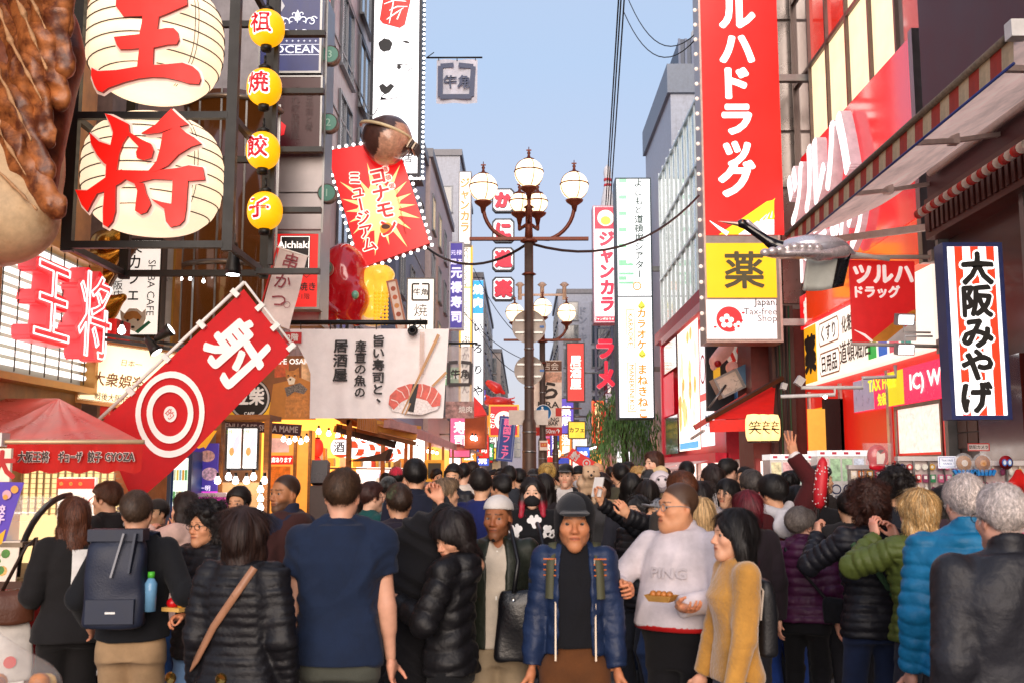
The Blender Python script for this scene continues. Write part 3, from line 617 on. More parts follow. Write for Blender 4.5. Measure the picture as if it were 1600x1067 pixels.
def strands(V,F,rng,n,length,width,col,down=None,lift=.004,jit=.35,seg=3,cv=.35,whorl=None,curl=0,tip=1.0,par=0):
 cv=.55
 """thin ribbons of hair growing over a hair mass, running down its surface"""
 N=vnorm(V,F);A=V[F].mean(1);an=N[F].mean(1);an/=np.linalg.norm(an,axis=1,keepdims=True)+1e-9
 ok_=np.where((A[:,1]<(.02 if par else .05))|(A[:,2]>.085))[0];i=ok_[rng.integers(0,len(ok_),n)];p=A[i]+rng.normal(size=(n,3))*.002;nn=an[i]
 dn=np.array([0,-.15,-1.0])if down is None else np.array(down);w0=np.array([0,-.05,.13])if whorl is None else np.array(whorl)
 g=np.tile(dn,(n,1))+0.9*(p-w0)/(np.linalg.norm(p-w0,axis=1,keepdims=True)+.02)*np.exp(-((p[:,2:3]-.13)/.1)**2)*2
 sf=np.clip((p[:,1:2]+.0)/.06,0,1)*np.clip((p[:,2:3]-.03)/.05,0,1);g[:,0:1]+=np.sign(p[:,0:1]+.012)*2.2*sf*par;g[:,1:2]-=.8*sf*par
 g=g+rng.normal(size=(n,3))*jit;g=g-nn*(g*nn).sum(1,keepdims=True);g/=np.linalg.norm(g,axis=1,keepdims=True)+1e-9
 sd=np.cross(nn,g);L=length*rng.uniform(.5,1.25,n);pts=[];kap=rng.uniform(4,10,n)[:,None];ph=rng.uniform(0,6.28,n)
 for s in range(seg+1):
  t=s/seg;d=(L*t)[:,None];q=p+g*d+nn*(lift*(1.0 if curl==0 else 1.5)*math.sin(min(1,t*1.3)*math.pi*.8)-(kap*d*d*.5)*.9)
  if curl:q=q+(sd*np.sin(ph+t*7)[:,None]+nn*np.abs(np.cos(ph+t*7))[:,None])*curl*t
  pts.append(q)
 w=width*rng.uniform(.6,1.3,n)[:,None];vs=[];
 for s in range(seg+1):
  k=(1-.75*(s/seg)**2*tip);vs.append(pts[s]-sd*w*k/2);vs.append(pts[s]+sd*w*k/2)
 VV=np.stack(vs,1).reshape(-1,3);m=2*(seg+1);base=np.arange(n)[:,None]*m
 FF=np.concatenate([base+np.array([2*s,2*s+1,2*s+3,2*s+2])for s in range(seg)])
 cc=np.array(col)[None]*rng.uniform(1-cv,1+cv,(n,1));CC=np.repeat(cc,m,0)
 return VV.astype(f32),FF.astype(np.int32),CC
def hair_mesh(sp,vox,rng):
 st=sp['hair'];col=np.array(lin(sp.get('haircol','#15100d')));L=sp.get('hairlen',.25);t=sp.get('hairvol',.014)
 cap=ell((0,-.017,.038),(.076+t,.096+t,.086+t))
 zs=np.array([-.13,-.075,-.02,.015,.05,.085,.12])
 hl=sp.get('hairline',.062)
 if st=='short':zl=np.array([-.062,-.052,.004,.014,hl-.015,hl,hl+.01])
 elif st=='thin':zl=np.array([-.07,-.055,.01,.03,.075,.11,.12])
 else:zl=np.array([-.1,-.1,-.07,-.04,hl-.02,hl,hl])
 P=[cap];floor=None
 if st=='curly':
  for i in range(46):
   th=rng.uniform(0,6.28);ph=rng.uniform(-.35,1.45);r=rng.uniform(.95,1.12)
   c=np.array([math.cos(th)*math.cos(ph)*.1*r,math.sin(th)*math.cos(ph)*.115*r-.02,math.sin(ph)*.105*r+.035])
   if c[1]>.045 and c[2]<hl+.01:continue
   P.append(ell(c,rng.uniform(.022,.034),k=.012))
  for s in(-1,1):P.append(cone((s*.075,-.03,.02),(s*.075,-.035,-.02-L),.04,.035,k=.03))
  if L>.03:P.append(cone((0,-.08,0),(0,-.085,-.02-L),.06,.05,k=.03))
 elif st in('long','bob'):
  for s in(-1,1):
   P+=[cone((s*.062,-.005,.03),(s*.074,-.012,-.06),.034,.032,k=.03,flat=((1,0,0),.8)),cone((s*.074,-.015,-.06),(s*.068,-.045,-.06-L),.032,.03,k=.03)]
  P+=[cone((0,-.06,.0),(0,-.078,-.07-L),.068,.06,k=.04,flat=((0,1,0),.7))]
  if sp.get('front'):
   for s in(-1,1):P.append(cone((s*.07,.02,-.02),(s*.085,.06,-.08-L*.8),.026,.022,k=.02))
 elif st=='bun':P+=[ell((0,-.12,.06),.045)]
 if st in('long','bob','curly','cover'):
  P.append(ell((0,.095,-.055),(.058 if st!='cover' else .045,.075,.115 if not sp.get('bangs')else .085),k=.012,op='s'))
  P.append(cone((0,.03,-.12),(0,.05,-.30),.05,.055,k=.01,op='s'))
 S,lo,vx,ax=sdf_grid(P,vox)
 if st in('short','thin','bun'):
  G_=np.stack(np.meshgrid(*ax,indexing='ij'),-1);d0=_dist(ell((0,-.016,.037),(.074,.094,.084)),G_);rz=np.clip((G_[...,2]+.095)/.11,.12,1);S2=(d0-t*rz-.003).astype(f32);S=np.minimum(S2,_dist(ell((0,-.12,.06),.045),G_).astype(f32))if st=='bun' else S2
 if st in('short','thin','bun'):
  Z=np.interp(ax[1],zs,zl).astype(f32);lim=Z[None,:,None]-ax[2][None,None,:]
  if st!='thin':lim=np.minimum(lim,np.maximum(np.abs(np.abs(ax[0])-.076)[:,None,None]-.016,np.maximum(np.abs(ax[1]-.022)[None,:,None]-.012,np.abs(ax[2]-.005)[None,None,:]-.028)))
  S=np.maximum(S,lim)
 if st=='thin':S=np.maximum(S,-(np.sqrt((ax[0][:,None,None])**2+(ax[1][None,:,None]+.02)**2+0*ax[2][None,None,:])-.045)*(ax[2][None,None,:]>.06)-1*(ax[2][None,None,:]<=.06))if sp.get('crown_bald')else S
 V,F=surfnet(S,lo,vx)
 V=smooth_np(V,F,1);N=vnorm(V,F);th=np.arctan2(V[:,0],V[:,1]+.02)
 V=V+N*((.009 if sp.get('strands',1300)<1600 else .006)*waves(V,rng,5,10,34,1))[:,None]*(1 if st!='thin' else .4);V=V+N*((.0007*np.sin(th*31+9*np.sin(V[:,2]*22))+.0026*waves(V,rng,5,40,120,.3))*(1.6 if st in('long','bob','curly')else .8))[:,None]
 C=np.tile(col*.75,(len(V),1));parts=[(V.astype(f32),F,C)];ns=sp.get('strands',1300);wk=1 if ns>1500 else 1.7
 if ns:
  kw=dict(short=dict(length=.026,width=.0021,lift=.004,jit=.75),thin=dict(length=.022,width=.0020,lift=.003,jit=.5),long=dict(length=.11,width=.003,lift=.003,jit=.10,seg=4),bob=dict(length=.075,width=.003,lift=.006,jit=.2,seg=4),curly=dict(length=.05,width=.003,lift=.01,jit=.9,curl=.011,seg=6),bun=dict(length=.05,width=.003,jit=.2),cover=dict(length=.05,width=.003)).get(st);kw['par']=0 if sp.get('bangs')or st in('curly','thin')else 1;kw['width']*=wk;kw['length']*=1+.25*(wk-1)
  parts.append(strands(V,F,rng,ns,col=col,**kw))
  if sp.get('streak'):parts.append(strands(V,F,rng,ns//4,col=lin(sp['streak']),**kw))
 V,F,C=cat(parts)
 if sp.get('tipcol'):
  m=np.clip((-V[:,2]-.05)/.05,0,1)[:,None];C=C*(1-m)+np.array(lin(sp['tipcol']))*m
 return V,F,C
CLOTH=lambda h,**k:M(h,k.pop('rough',.88),bump=k.pop('bump',.25),bscale=k.pop('bscale',220),var=k.pop('var',.25),scale=k.pop('scale',7),sheen=k.pop('sheen',.06),spec=k.pop('spec',.25),**k)
NYLON=lambda h,**k:M(h,k.pop('rough',.5),bump=k.pop('bump',.45),bscale=k.pop('bscale',34),var=.25,scale=9,spec=.32,**k)
def person(label,x,y,face,H=1.72,sp=None,group=None,vox=.010,hv=.0065,seed=0,**kw):
 """face: degrees, 0 looks away from the viewer (+y), 180 looks at the viewer, 90 looks towards -x"""
 sp=dict(sp or{});sp.update(kw);rng=np.random.default_rng(seed+17)
 root=thing('person',label,'person',(x,y,0),(0,0,math.radians(face)),group)
 fem=sp.get('fem',0);wd_=sp.get('wide',1.0);s=H/1.75
 lean=math.radians(sp.get('lean',0));hipz=.50*H;O=np.array([0,0,hipz]);RL=rotx(-lean)@roty(math.radians(sp.get('tilt',0)))
 up=lambda q:(RL@(np.array(q,float)-O))+O
 SH={};sw=(.0985-.010*fem)*H*(.4+.6*wd_)
 for n_,sg in(('L',-1),('R',1)):SH[n_]=up((sg*sw,-.004,.812*H+sp.get('shrug',0)))
 l1,l2=.172*H,.148*H;ARM={}
 for n_,sg in(('L',-1),('R',1)):
  a_=sp.get('arm'+n_,None)or{};tg=a_.get('to',(.06,.03,-.312*H));tg=SH[n_]+RL@np.array([sg*tg[0],tg[1],tg[2]])
  el,wr=ik(SH[n_],tg,l1,l2,[sg*a_.get('hint',(.35,-1,-.3))[0],a_.get('hint',(.35,-1,-.3))[1],a_.get('hint',(.35,-1,-.3))[2]]);ARM[n_]=(SH[n_],el,wr,a_)
  # ---- legs
 st=sp.get('stride',.0);LEG={}
 for n_,sg in(('L',-1),('R',1)):
  hp=np.array([sg*.052*H,0,.50*H]);an=np.array([sg*(.05*H+sp.get('stance',.01)),sg*st*.5,.045*H+max(0,-sg*st)*.12])
  kn,an=ik(hp,an,.232*H,.235*H,(sg*.1,1,0));LEG[n_]=(hp,kn,an)
 tabM=[(.47,.098,.070,0),(.52,.099,.070,0),(.58,.092,.064,.004),(.64,.090,.062,.006),(.70,.1,.068,.006),(.755,.104,.069,.002),(.80,.093,.06,-.003),(.835,.066,.048,-.008),(.87,.034,.036,-.012)]
 tabF=[(.47,.1,.072,0),(.52,.101,.072,0),(.58,.086,.062,.003),(.63,.078,.056,.004),(.69,.086,.062,.006),(.745,.091,.074,.010),(.795,.083,.056,-.002),(.832,.058,.042,-.008),(.87,.034,.034,-.012)]
 tab0=np.array(tabF if fem else tabM)*H;tab0[:,1]*=wd_;tab0[:,2]*=wd_**.8
 if sp.get('belly'):
  b=sp['belly']*np.exp(-((tab0[:,0]/H-.60)/.075)**2);tab0[:,2]+=b*.75;tab0[:,3]+=b*.6;tab0[:,1]+=b*.55
 xf=(RL,O)
 def torso(th,z0,z1,k=.03,flare=0):
  zz=np.unique(np.concatenate([[z0*H],tab0[:,0],[z1*H]]));zz=zz[(zz>=z0*H-1e-6)&(zz<=z1*H+1e-6)]
  T=np.stack([zz]+[np.interp(zz,tab0[:,0],tab0[:,i])for i in(1,2,3)],1);T[:,1]+=th;T[:,2]+=th
  fl=np.clip((.58*H-zz)/(.1*H),0,3)*flare;T[:,1]+=fl;T[:,2]+=fl
  return loft(T,k=k,xf=xf)
  # ---- head placement
 hs=.98*sp.get('headscale',1.0)*(1.0 if H>1.4 else .92)*(H/1.75)**.35
 HR=RL@rotz(math.radians(sp.get('hyaw',0)))@rotx(math.radians(sp.get('hpitch',0)))@roty(math.radians(sp.get('hroll',0)))
 neck=up((0,-.008*H,.86*H));HC=neck+RL@np.array([0,.0,0])+HR@np.array([0,.018,.0])*hs+RL@np.array([0,0,H-.86*H-.122*hs])+np.array([0,sp.get('hfwd',.0),0])
 tw=lambda V:(V*hs)@HR.T+HC
 # ---- skin: one body with head, arms and hands
 skin=sp.get('skin','#c99374');sk=np.array(lin(skin));parts=[]
 hv_,hf_,hc_=head_mesh(sp,hv);parts.append((tw(hv_).astype(f32),hf_,hc_))
 bare=sp.get('top',{}).get('sleeve',1)<.95;core=[torso(-.03 if bare else-.014,.47,.79 if bare else .85),cone(up((0,-.01,.76*H)),up((0,-.02,.85*H)),.05)]
 for n_ in'LR':
  a,e,w,a_=ARM[n_];sh_=-.004
  core+=[cone(a,e,.030*H,.0245*H,k=.03),cone(e,w,.0245*H,.0155*H,k=.015),cone(e+(w-e)*.12,e+(w-e)*.45,.0255*H,.0225*H,k=.02)]
  hp,kn,an=LEG[n_];core+=[cone(hp,kn,.045*H,.03*H,k=.03),cone(kn,an,.03*H,.02*H,k=.02)]
 cv_,cf_=solid(core,.012 if bare else .026,2 if bare else 1);cc_=np.tile(sk,(len(cv_),1))
 if bare:
  for n_ in'LR':
   e=ARM[n_][1];q=np.exp(-((cv_-e)**2).sum(1)/.035**2)[:,None]*.35;cc_=cc_+(sk*np.array([1.0,.72,.68])-cc_)*q
 parts.append((cv_,cf_,cc_));HANDS={}
 for n_,sg in(('L',-1),('R',1)):
  a,e,w,a_=ARM[n_]
  fd=nrm(a_.get('dir',w-e));th=np.array(a_.get('thumb',(0,1,0)),float);th[0]*=1;th=th-fd*(th@fd);th=nrm(th);zz=np.cross(th,fd)*1.0
  if sg<0:zz=-zz
  B=np.stack([th,fd,zz],1)
  hm,hf=hand_mesh(a_.get('curl',.35),a_.get('spread',.08),max(.006,hv*.9),a_.get('tcurl',.85),a_.get('pinch',False))
  if np.linalg.det(B)<0:hf=hf[:,::-1]
  hs_=s*(.93 if fem else 1.02);hw=(hm*hs_)@B.T+w+fd*.012;HANDS[n_]=(w,B,hs_)
  cc=np.tile(sk*np.array([1.0,.93,.92]),(len(hw),1));kn_=(hm[:,1]>.07)[:,None];cc=np.where(kn_,cc*np.array([1.02,.9,.88]),cc)
  if a_.get('hide'):continue
  parts.append((hw.astype(f32),hf,cc))
 V,F,C=cat(parts);mesh_np('body',V,F,[M('#ffffff',.5,var=.10,scale=28,attr='Col',bump=.12,bscale=300,spec=.4)],root,attr=C)
 # ---- hair
 if sp.get('hair','short')!='none':
  sp.setdefault('hair','short');V,F,C=hair_mesh(sp,hv*1.15,rng);C=C*np.array([1.05,1,.97])
  mesh_np('hair',tw(V).astype(f32),F,[M('#ffffff',sp.get('hair_rough',.58),var=.3,scale=60,attr='Col',stretch=(1,1,.2),spec=.5)],root,attr=C)
  # ---- trousers / skirt
 bt=sp.get('bottom',dict(col='#20222a'));bc=bt.get('col','#20222a');th=bt.get('th',.008)
 P=[torso(-.005,.45,.57)]if bt.get('type')!='skirt' else[torso(th,.48,.60)]
 cutz=bt.get('cut',.035)
 if bt.get('type')=='skirt':
  zz=np.linspace(bt.get('len',.12),.55,8);w_=np.interp(zz,[.1,.55],[.15+bt.get('flare',0),.1]);P.append(loft(np.stack([zz*H,w_*H,w_*H*.8,zz*0],1)))
 else:
  wl_=bt.get('wide',1.0)
  for n_ in'LR':
   hp,kn,an=LEG[n_];end=an+np.array([0,0,-.02])if cutz<.1 else kn+(an-kn)*.15
   P+=[cone(hp+np.array([0,0,-.02*H]),kn,.045*H+th,.037*H*wl_+th,k=.05),cone(kn,end,.037*H*wl_+th,(.027 if cutz<.1 else .036)*H*wl_**1.5+th,k=.02,clip=[(end,(0,0,-1))])]
 V,F=solid(P,vox*1.15,1);N=vnorm(V,F);fw=waves(V,rng,7,14,40,.5)
 near_kn=sum(np.exp(-(((V-LEG[n_][1])**2).sum(1))/.1**2)+1.3*np.exp(-(((V-LEG[n_][2])**2).sum(1))/.1**2)for n_ in'LR')
 V=V+N*(fw*.0028*(1+near_kn)+.003*near_kn*np.sin(V[:,2]*95+9*V[:,0]))[:,None]
 mesh_np('skirt' if bt.get('type')=='skirt' else'trousers',V.astype(f32),F,[bt.get('mat')or CLOTH(bc,bump=.3)],root)
 # ---- shoes
 sc_=sp.get('shoes','#1b1b1d')
 for n_ in'LR':
  hp,kn,an=LEG[n_];f=an*np.array([1,1,0]);z=an[2]-.045*H
  P=[cone(f+(0,-.05,z+.045),f+(0,.06,z+.04),.042*s,.038*s,k=.03),cone(f+(0,.06,z+.038),f+(0,.145*s,z+.032),.04*s,.034*s,k=.03,flat=((0,0,1),.75)),cone(f+(0,-.03,z+.05),f+(0,-.03,z+.1),.042*s,.042*s)]
  for p_ in P:p_['clip']=[((0,0,z+.004),(0,0,-1))]
  V,F=solid(P,max(.012,vox));mesh_np('shoe',V,F,[M(sc_,.5,bump=.1)],root)
  # ---- upper garment
 def garment(t,name):
  th=t.get('th',.016);hem=t.get('hem',.47);sl=t.get('sleeve',1.0);P=[torso(th,hem,t.get('top',.855),flare=t.get('flare',0))];col_h=t.get('collar',0)
  P.append(cone(SH['L']+RL@np.array([0,0,-.012*H]),SH['R']+RL@np.array([0,0,-.012*H]),.026*H+th*.6,k=.035))
  for n_ in'LR':P.append(cone(up((0,-.014*H,.856*H)),SH[n_]*.8+up((0,-.012*H,.80*H))*.2+RL@np.array([0,0,.008*H]),.024*H+th*.35,.017*H+th*.5,k=.03))
  if col_h:P.append(cone(up((0,-.012*H,.83*H)),up((0,-.016*H,.86*H+col_h)),.058*s+th*.4,.056*s+th*.4,k=.02,clip=[(up((0,-.016*H,.86*H+col_h-.0)),RL@np.array([0,.25,.95]))]))
  for n_ in'LR':
   a,e,w,a_=ARM[n_];ra,re,rw=.031*H+th*.9,.028*H+th*.9,.0205*H+th*.75
   if sl>=.99:w2=w+(e-w)*t.get('cuff',.0);P+=[cone(a,e,ra,re,k=.018),cone(e,w2,re,rw,k=.010,clip=[(w2,nrm(w-e))])]
   else:e2=a+(e-a)*sl/.53;P+=[cone(a,e2,ra,re+.006,k=.03,clip=[(e2,nrm(e-a))])]
  if t.get('hood')=='down':
   hb=up((0,-.055*H,.83*H));P+=[cone(up((-.055*H,-.02*H,.855*H)),hb,.03,.042,k=.03),cone(up((.055*H,-.02*H,.855*H)),hb,.03,.042,k=.03),ell(hb+(0,-.02,-.03),(.1*s,.05,.075),k=.03)]
  if t.get('open'):
   o_=t['open'];c0=up((0,.12,.45*H));c1=up((0,.12,.87*H));P.append(cone(c0,c1,o_,o_*t.get('openv',.9),k=.004,op='s',flat=((0,1,0),2.2)))
  if t.get('vneck'):P.append(cone(up((0,.06,.87*H)),up((0,.10,(.87-t['vneck'])*H)),.055,.02,k=.01,op='s'))
  P.append(cone(up((0,-.008*H,.83*H)),up((0,-.012*H,.95*H)),.052*s,.055*s,k=.006,op='s'))if t.get('hood')!='up' else None
  V,F=solid(P,t.get('vox',vox),1);N=vnorm(V,F)
  best=np.full(len(V),.0);tors=np.abs(V[:,0]);su=V@(RL@np.array([0,0,1.0]));dmin=np.full(len(V),.052*H+th)
  for n_ in'LR':
   a,e,w,_=ARM[n_]
   for(p0,p1,off)in((a,e,0),(e,w,l1)):
    u=p1-p0;L_=np.linalg.norm(u);tt=np.clip((V-p0)@u/L_**2,0,1);d=np.linalg.norm(V-p0-tt[:,None]*u,axis=1);ok=(d<dmin)&((tt>.12)|(off>0));su=np.where(ok,off+tt*L_+.5,su);dmin=np.where(ok,d,dmin)
  if t.get('quilt'):
   per,amp=t['quilt'];ph_=su/per+.04*waves(V,rng,3,8,16);r_=np.abs(np.sin(math.pi*ph_))**.55
   if t.get('chev'):ph_=(su+.35*np.abs(V[:,0]))/per;r_=np.abs(np.sin(math.pi*ph_))**.55
   V=V+N*((r_-.75)*amp+.0035*waves(V,rng,7,40,90,1.2)*r_)[:,None]
  fo=t.get('fold',1.0);wr_=.5-np.abs(waves(V,rng,4,7,18,.45))+.5*(.5-np.abs(waves(V,rng,4,14,34,.6)));wv=waves(V,rng,8,10,34,t.get('fv',.35));el_=sum(np.exp(-(((V-ARM[n_][1])**2).sum(1))/.085**2)for n_ in'LR')+.8*sum(np.exp(-(((V-SH[n_]-RL@np.array([0,0,-.09]))**2).sum(1))/.09**2)for n_ in'LR')
  V=V+N*np.maximum(-.0035,.003*fo*wv+.0075*fo*wr_*(1+.6*el_)+.0028*fo*el_*np.sin(su*95+9*waves(V,rng,3,6,14)))[:,None]
  return mesh_np(name,V.astype(f32),F,[t['mat']if t.get('mat')else(NYLON(t['col'])if t.get('nylon')else CLOTH(t['col']))],root)
 tp=sp.get('top',dict(col='#22242c'))
 garment(tp,tp.get('name','jacket'))
 if sp.get('inner'):
  ti=dict(sp['inner']);ti.setdefault('sleeve',.25);ti.setdefault('th',max(.004,tp.get('th',.016)-.012));garment(ti,ti.get('name','sweater'))
 def solid_on_head(name,P,mat,v=.006,it=1):
  V,F=solid(P,v,it);return mesh_np(name,tw(V).astype(f32),F,[mat],root)
 root_info=dict(root=root,tw=tw,up=up,ARM=ARM,HANDS=HANDS,H=H,s=s,HC=HC,HR=HR,hs=hs,xy=(x,y),face=face,soh=solid_on_head,LEG=LEG,SH=SH,hv=hv,torso=torso,RL=RL,rng=rng,tab=tab0)
 hat=sp.get('hat')
 if hat:
  hc=sp.get('hatcol','#222222');hm_=M(hc,.85,bump=.3,bscale=150,sheen=.2)if not sp.get('hatmat')else sp['hatmat'];v=max(.006,hv)
  if hat=='cap':
   P=[ell((0,-.015,.045),(.087,.107,.092),clip=[((0,0,.038),(0,.12,-1))]),cone((-.05,.085,.05),(.05,.085,.05),.012,k=.01,flat=((0,0,1),.5)),cone((-.03,.13,.04),(.03,.13,.04),.022,k=.05,flat=((0,0,1),.3)),ell((0,.105,.045),(.07,.06,.007),k=.01)];solid_on_head('cap',P,hm_,v)
  elif hat=='kufi':solid_on_head('cap',[ell((0,-.017,.05),(.0855,.105,.083),clip=[((0,0,.046),(0,.08,-1))])],hm_,v)
  elif hat=='beanie':solid_on_head('cap',[ell((0,-.017,.048),(.088,.108,.094),clip=[((0,0,.03),(0,.1,-1))])],hm_,v)
  elif hat=='beret':solid_on_head('cap',[ell((0,-.025,.095),(.1,.115,.05)),ell((0,-.015,.055),(.085,.104,.05),clip=[((0,0,.045),(0,.1,-1))])],hm_,v)
 if sp.get('hoodup'):
  P=[ell((0,-.022,.036),(.093,.112,.106)),cone((0,-.03,-.05),(0,-.045,-.16),.082,.085,k=.05),ell((0,.115,-.03),(.070,.09,.112),k=.02,op='s'),cone((0,.0,-.08),(0,-.01,-.03),.07,.075,k=.01,op='s')]
  V,F=solid(P,max(.008,hv));N=vnorm(V,F);V=V+N*(.004*waves(V,rng,6,14,40))[:,None];mesh_np('hood',tw(V).astype(f32),F,[CLOTH(sp['hoodup'])],root)
 if sp.get('glasses'):
  mb=MB();gm=M(sp.get('glasscol','#1a1512'),.3)
  for sg in(-1,1):
   pts=[(sg*.034+.023*math.cos(a),.1,-.002+.018*math.sin(a))for a in np.linspace(0,2*math.pi,13)];mb.tube(pts,.0018,gm,6,False);mb.tube([(sg*.057,.098,.004),(sg*.082,.03,.006),(sg*.084,-.015,.0),(sg*.083,-.025,-.01)],.0017,gm,6)
  mb.tube([(-.011,.1,.0),(0,.104,.003),(.011,.1,.0)],.0018,gm,6);mb.v=[tuple(q)for q in tw(np.array(mb.v))];mb.build('glasses',root)
 if sp.get('mask'):
  solid_on_head('face_mask',[ell((0,.058,-.062),(.062,.06,.05)),ell((0,.10,-.05),(.02,.02,.03),k=.03),ell((0,.02,-.06),(.09,.05,.1),op='s',k=.005)],M(sp['mask'],.85),max(.006,hv))
 if sp.get('beard'):
  V,F=solid([cone((-.055,.01,-.05),(-.03,.06,-.098),.014,.02,k=.02),cone((.055,.01,-.05),(.03,.06,-.098),.014,.02,k=.02),ell((0,.072,-.107),(.032,.024,.022),k=.02),ell((0,.1,-.064),(.03,.03,.013),k=.006,op='s')],.006)
  mesh_np('beard',tw(V).astype(f32),F,[M(sp['beard'],.8,bump=.6,bscale=180)],root)
 return root_info
 # ================= left-hand side =================
RED=M('#d8201c',.5);WHITE=M('#e9e6e2',.5);INK=M('#17151a',.6)
ER=E('#ff2a18',.85);EW=E('#fff4ea',1.0,.04);EWARM=E('#ffdf9e',1.6,.1)
# ---- shop shells along the facade
def shell(label,x0,x1,d0,d1,z,mat):
 t=thing('building',label,'building',(0,0,0));b=MB();b.box((x0,d0,0),(x1,d1,z),mat);b.build('wall',t);return t
gy=shell('dumpling restaurant building behind the red awning and neon lettering',-9,-4.25,5.2,9.85,9.5,PAINT('#b88a5c',var=.3))
t2=shell('narrow brown building with the bronze glass cylinder',-9,-4.95,11.9,14.8,11,PAINT('#a4897a',var=.3))
t3=shell('tall building carrying the tower of bar signs',-9,-3.72,14.9,18.1,15,PAINT('#aaa6ab',var=.2))
b=MB()
for i in range(8):b.box((-3.719,15+i*.39,2.9),(-3.69,15.36+i*.39,14.9),PAINT('#bdb9bd',var=.12))
b.build('cladding_panel',t3)
t,w,h,m=sign_at('striped_canopy','pale awning with red and white stripes behind the giant dumpling','awning',60,60,122,285,11.5);L=locf(60,60,122,285,11.5);b=MB()
b.flat([L(70,165),L(130,215),L(130,262),L(66,205)],0,PAINT('#e0cfc4'));b.flat([L(66,205),L(130,262),L(125,290),L(62,235)],.05,PAINT('#c9b4a6'))
for i in range(6):x=76+i*9;b.flat([L(x,192+i*8),L(x+5,196+i*8),L(x+4,214+i*8),L(x-1,210+i*8)],-.01,RED)
b.build('canopy',t);b=MB();b.beam((*[L(60,228)[0]],-.1,L(60,228)[1]),(L(125,290)[0],-.1,L(125,290)[1]),.08,.08,BLACK());b.build('arm',t)
# ---- giant dumpling sculpture
DD=7.2;gm_=DD/FPX;gd=thing('dumpling_sculpture','giant fried dumpling sculpture with brown pleats at the top left','sculpture',W(0,200,DD))
lx=lambda px,py,y=0:((px-0)*gm_,y,(200-py)*gm_)
P=[ell(lx(20,40,.32),(.30,.2,.5),k=.1),cone(lx(40,60,.3),lx(20,280,.3),.22,.2,k=.1),ell(lx(-40,100,.3),(.4,.25,.7),k=.1)];V,F=solid(P,.022);V=V+vnorm(V,F)*(.02*waves(V,np.random.default_rng(5),6,6,22,1))[:,None];mesh_np('crust',V.astype(f32),F,[M('#8a4420',.5,var=.3,scale=12,bump=.5,bscale=16,mix=('#5a2410',5,.4,.62))],gd)
P=[ell(lx(-70,235,.35),(.62,.42,.80),k=.05),ell(lx(-30,330,.3),(.45,.36,.36),k=.1)]
V,F=solid(P,.022);N=vnorm(V,F);V=V+N*(.012*waves(V,np.random.default_rng(1),6,4,14,1))[:,None];mesh_np('dough',V.astype(f32),F,[M('#dcbc92',.6,var=.3,scale=5,bump=.35,bscale=22,mix=('#b08050',4,.5,.72))],gd)
pl=[((70,-70),(88,-10),(98,36),20),((30,-60),(78,20),(100,100),21),((0,-40),(55,60),(92,150),21),((-30,-10),(35,110),(74,212),21),((-55,30),(10,160),(66,268),22),((-80,80),(5,235),(84,322),24)]
PM=M('#b06a38',.5,var=.35,scale=14,coat=.12,bump=.5,bscale=16,mix=('#5e2a12',5.5,.42,.58));RM_=M('#c49468',.65,var=.3,scale=12,bump=.4,bscale=40)
for i,(a,c,e,r)in enumerate(pl):
 y=-.10+.035*i;ax_=(c[0]*.45+(a[0]+e[0])*.275-4,c[1]);P=[cone(lx(*a,y+.16),lx(*c,y),r*gm_*1.0,r*gm_*1.7,k=.04,flat=((.35,1,.2),.5)),cone(lx(*c,y),lx(*e,y+.06),r*gm_*1.7,r*gm_*.95,k=.06,flat=((.35,1,.2),.5)),cone(lx(*e,y+.06),lx(e[0]+9,e[1]-9,y+.05),r*gm_*.8,r*gm_*.4,k=.04)]
 V,F=solid(P,.013);N=vnorm(V,F);V=V+N*(.016*(.5-np.abs(waves(V,np.random.default_rng(i),5,8,26,1)))+.005*waves(V,np.random.default_rng(i),6,30,70,1))[:,None];mesh_np('pleat',V.astype(f32),F,[PM],gd)
 P=[cone(lx(a[0]-r*1.3,a[1]+4,y-.02),lx(c[0]-r*1.3,c[1]+8,y-.14),.016,.017,k=.03),cone(lx(c[0]-r*1.3,c[1]+8,y-.14),lx(e[0]-r*.7,e[1]+14,y-.07),.017,.008,k=.03)];V,F=solid(P,.010);V=V+vnorm(V,F)*(.006*waves(V,np.random.default_rng(i),5,30,90,1))[:,None];mesh_np('pleat_ridge',V.astype(f32),F,[RM_],gd)
 # ---- giant paper lanterns in their black steel frame
DL=9.0;lm=DL/FPX;fr=thing('steel_frame','black steel frame holding the two giant lanterns','frame',W(238,190,8.43));X0_=W(238,190,8.43)
def X(px,py):v=W(px,py,8.43)-X0_;return(v.x,v.z)
b=MB();bm=BLACK();dp=1.25
for px in(113,361):
 for y in(0,dp):x=X(px,190)[0];b.box((x-.045,y,X(0,392)[1]),(x+.045,y+.07,X(0,-120)[1]),bm)
b.build('post',fr);b=MB()
for py in(180,382,-60):
 z=X(238,py)[1]
 for y in(-.005,dp+.005):b.box((X(112,190)[0]+.033,y+.001,z-.03),(X(361,190)[0]-.033,y+.055,z+.03),bm)
 for px in(113,361):x=X(px,190)[0];b.box((x-.025,.065,z-.028),(x+.025,dp-.01,z+.028),bm)
b.build('rail',fr)
x=X(381,190)[0];b=MB();b.box((x*1.08-.02,.78,X(0,385)[1]),(x*1.08+.02,.84,X(0,-120)[1]),bm)
for py in(8,98,189,283,378):z=X(410,py)[1]*1.09;b.box((X(362,190)[0]+.04,.78,z-.025),(X(456,190)[0]*1.09,.85,z+.025),bm)
b.build('bracket',fr)
lm=DL/FPX
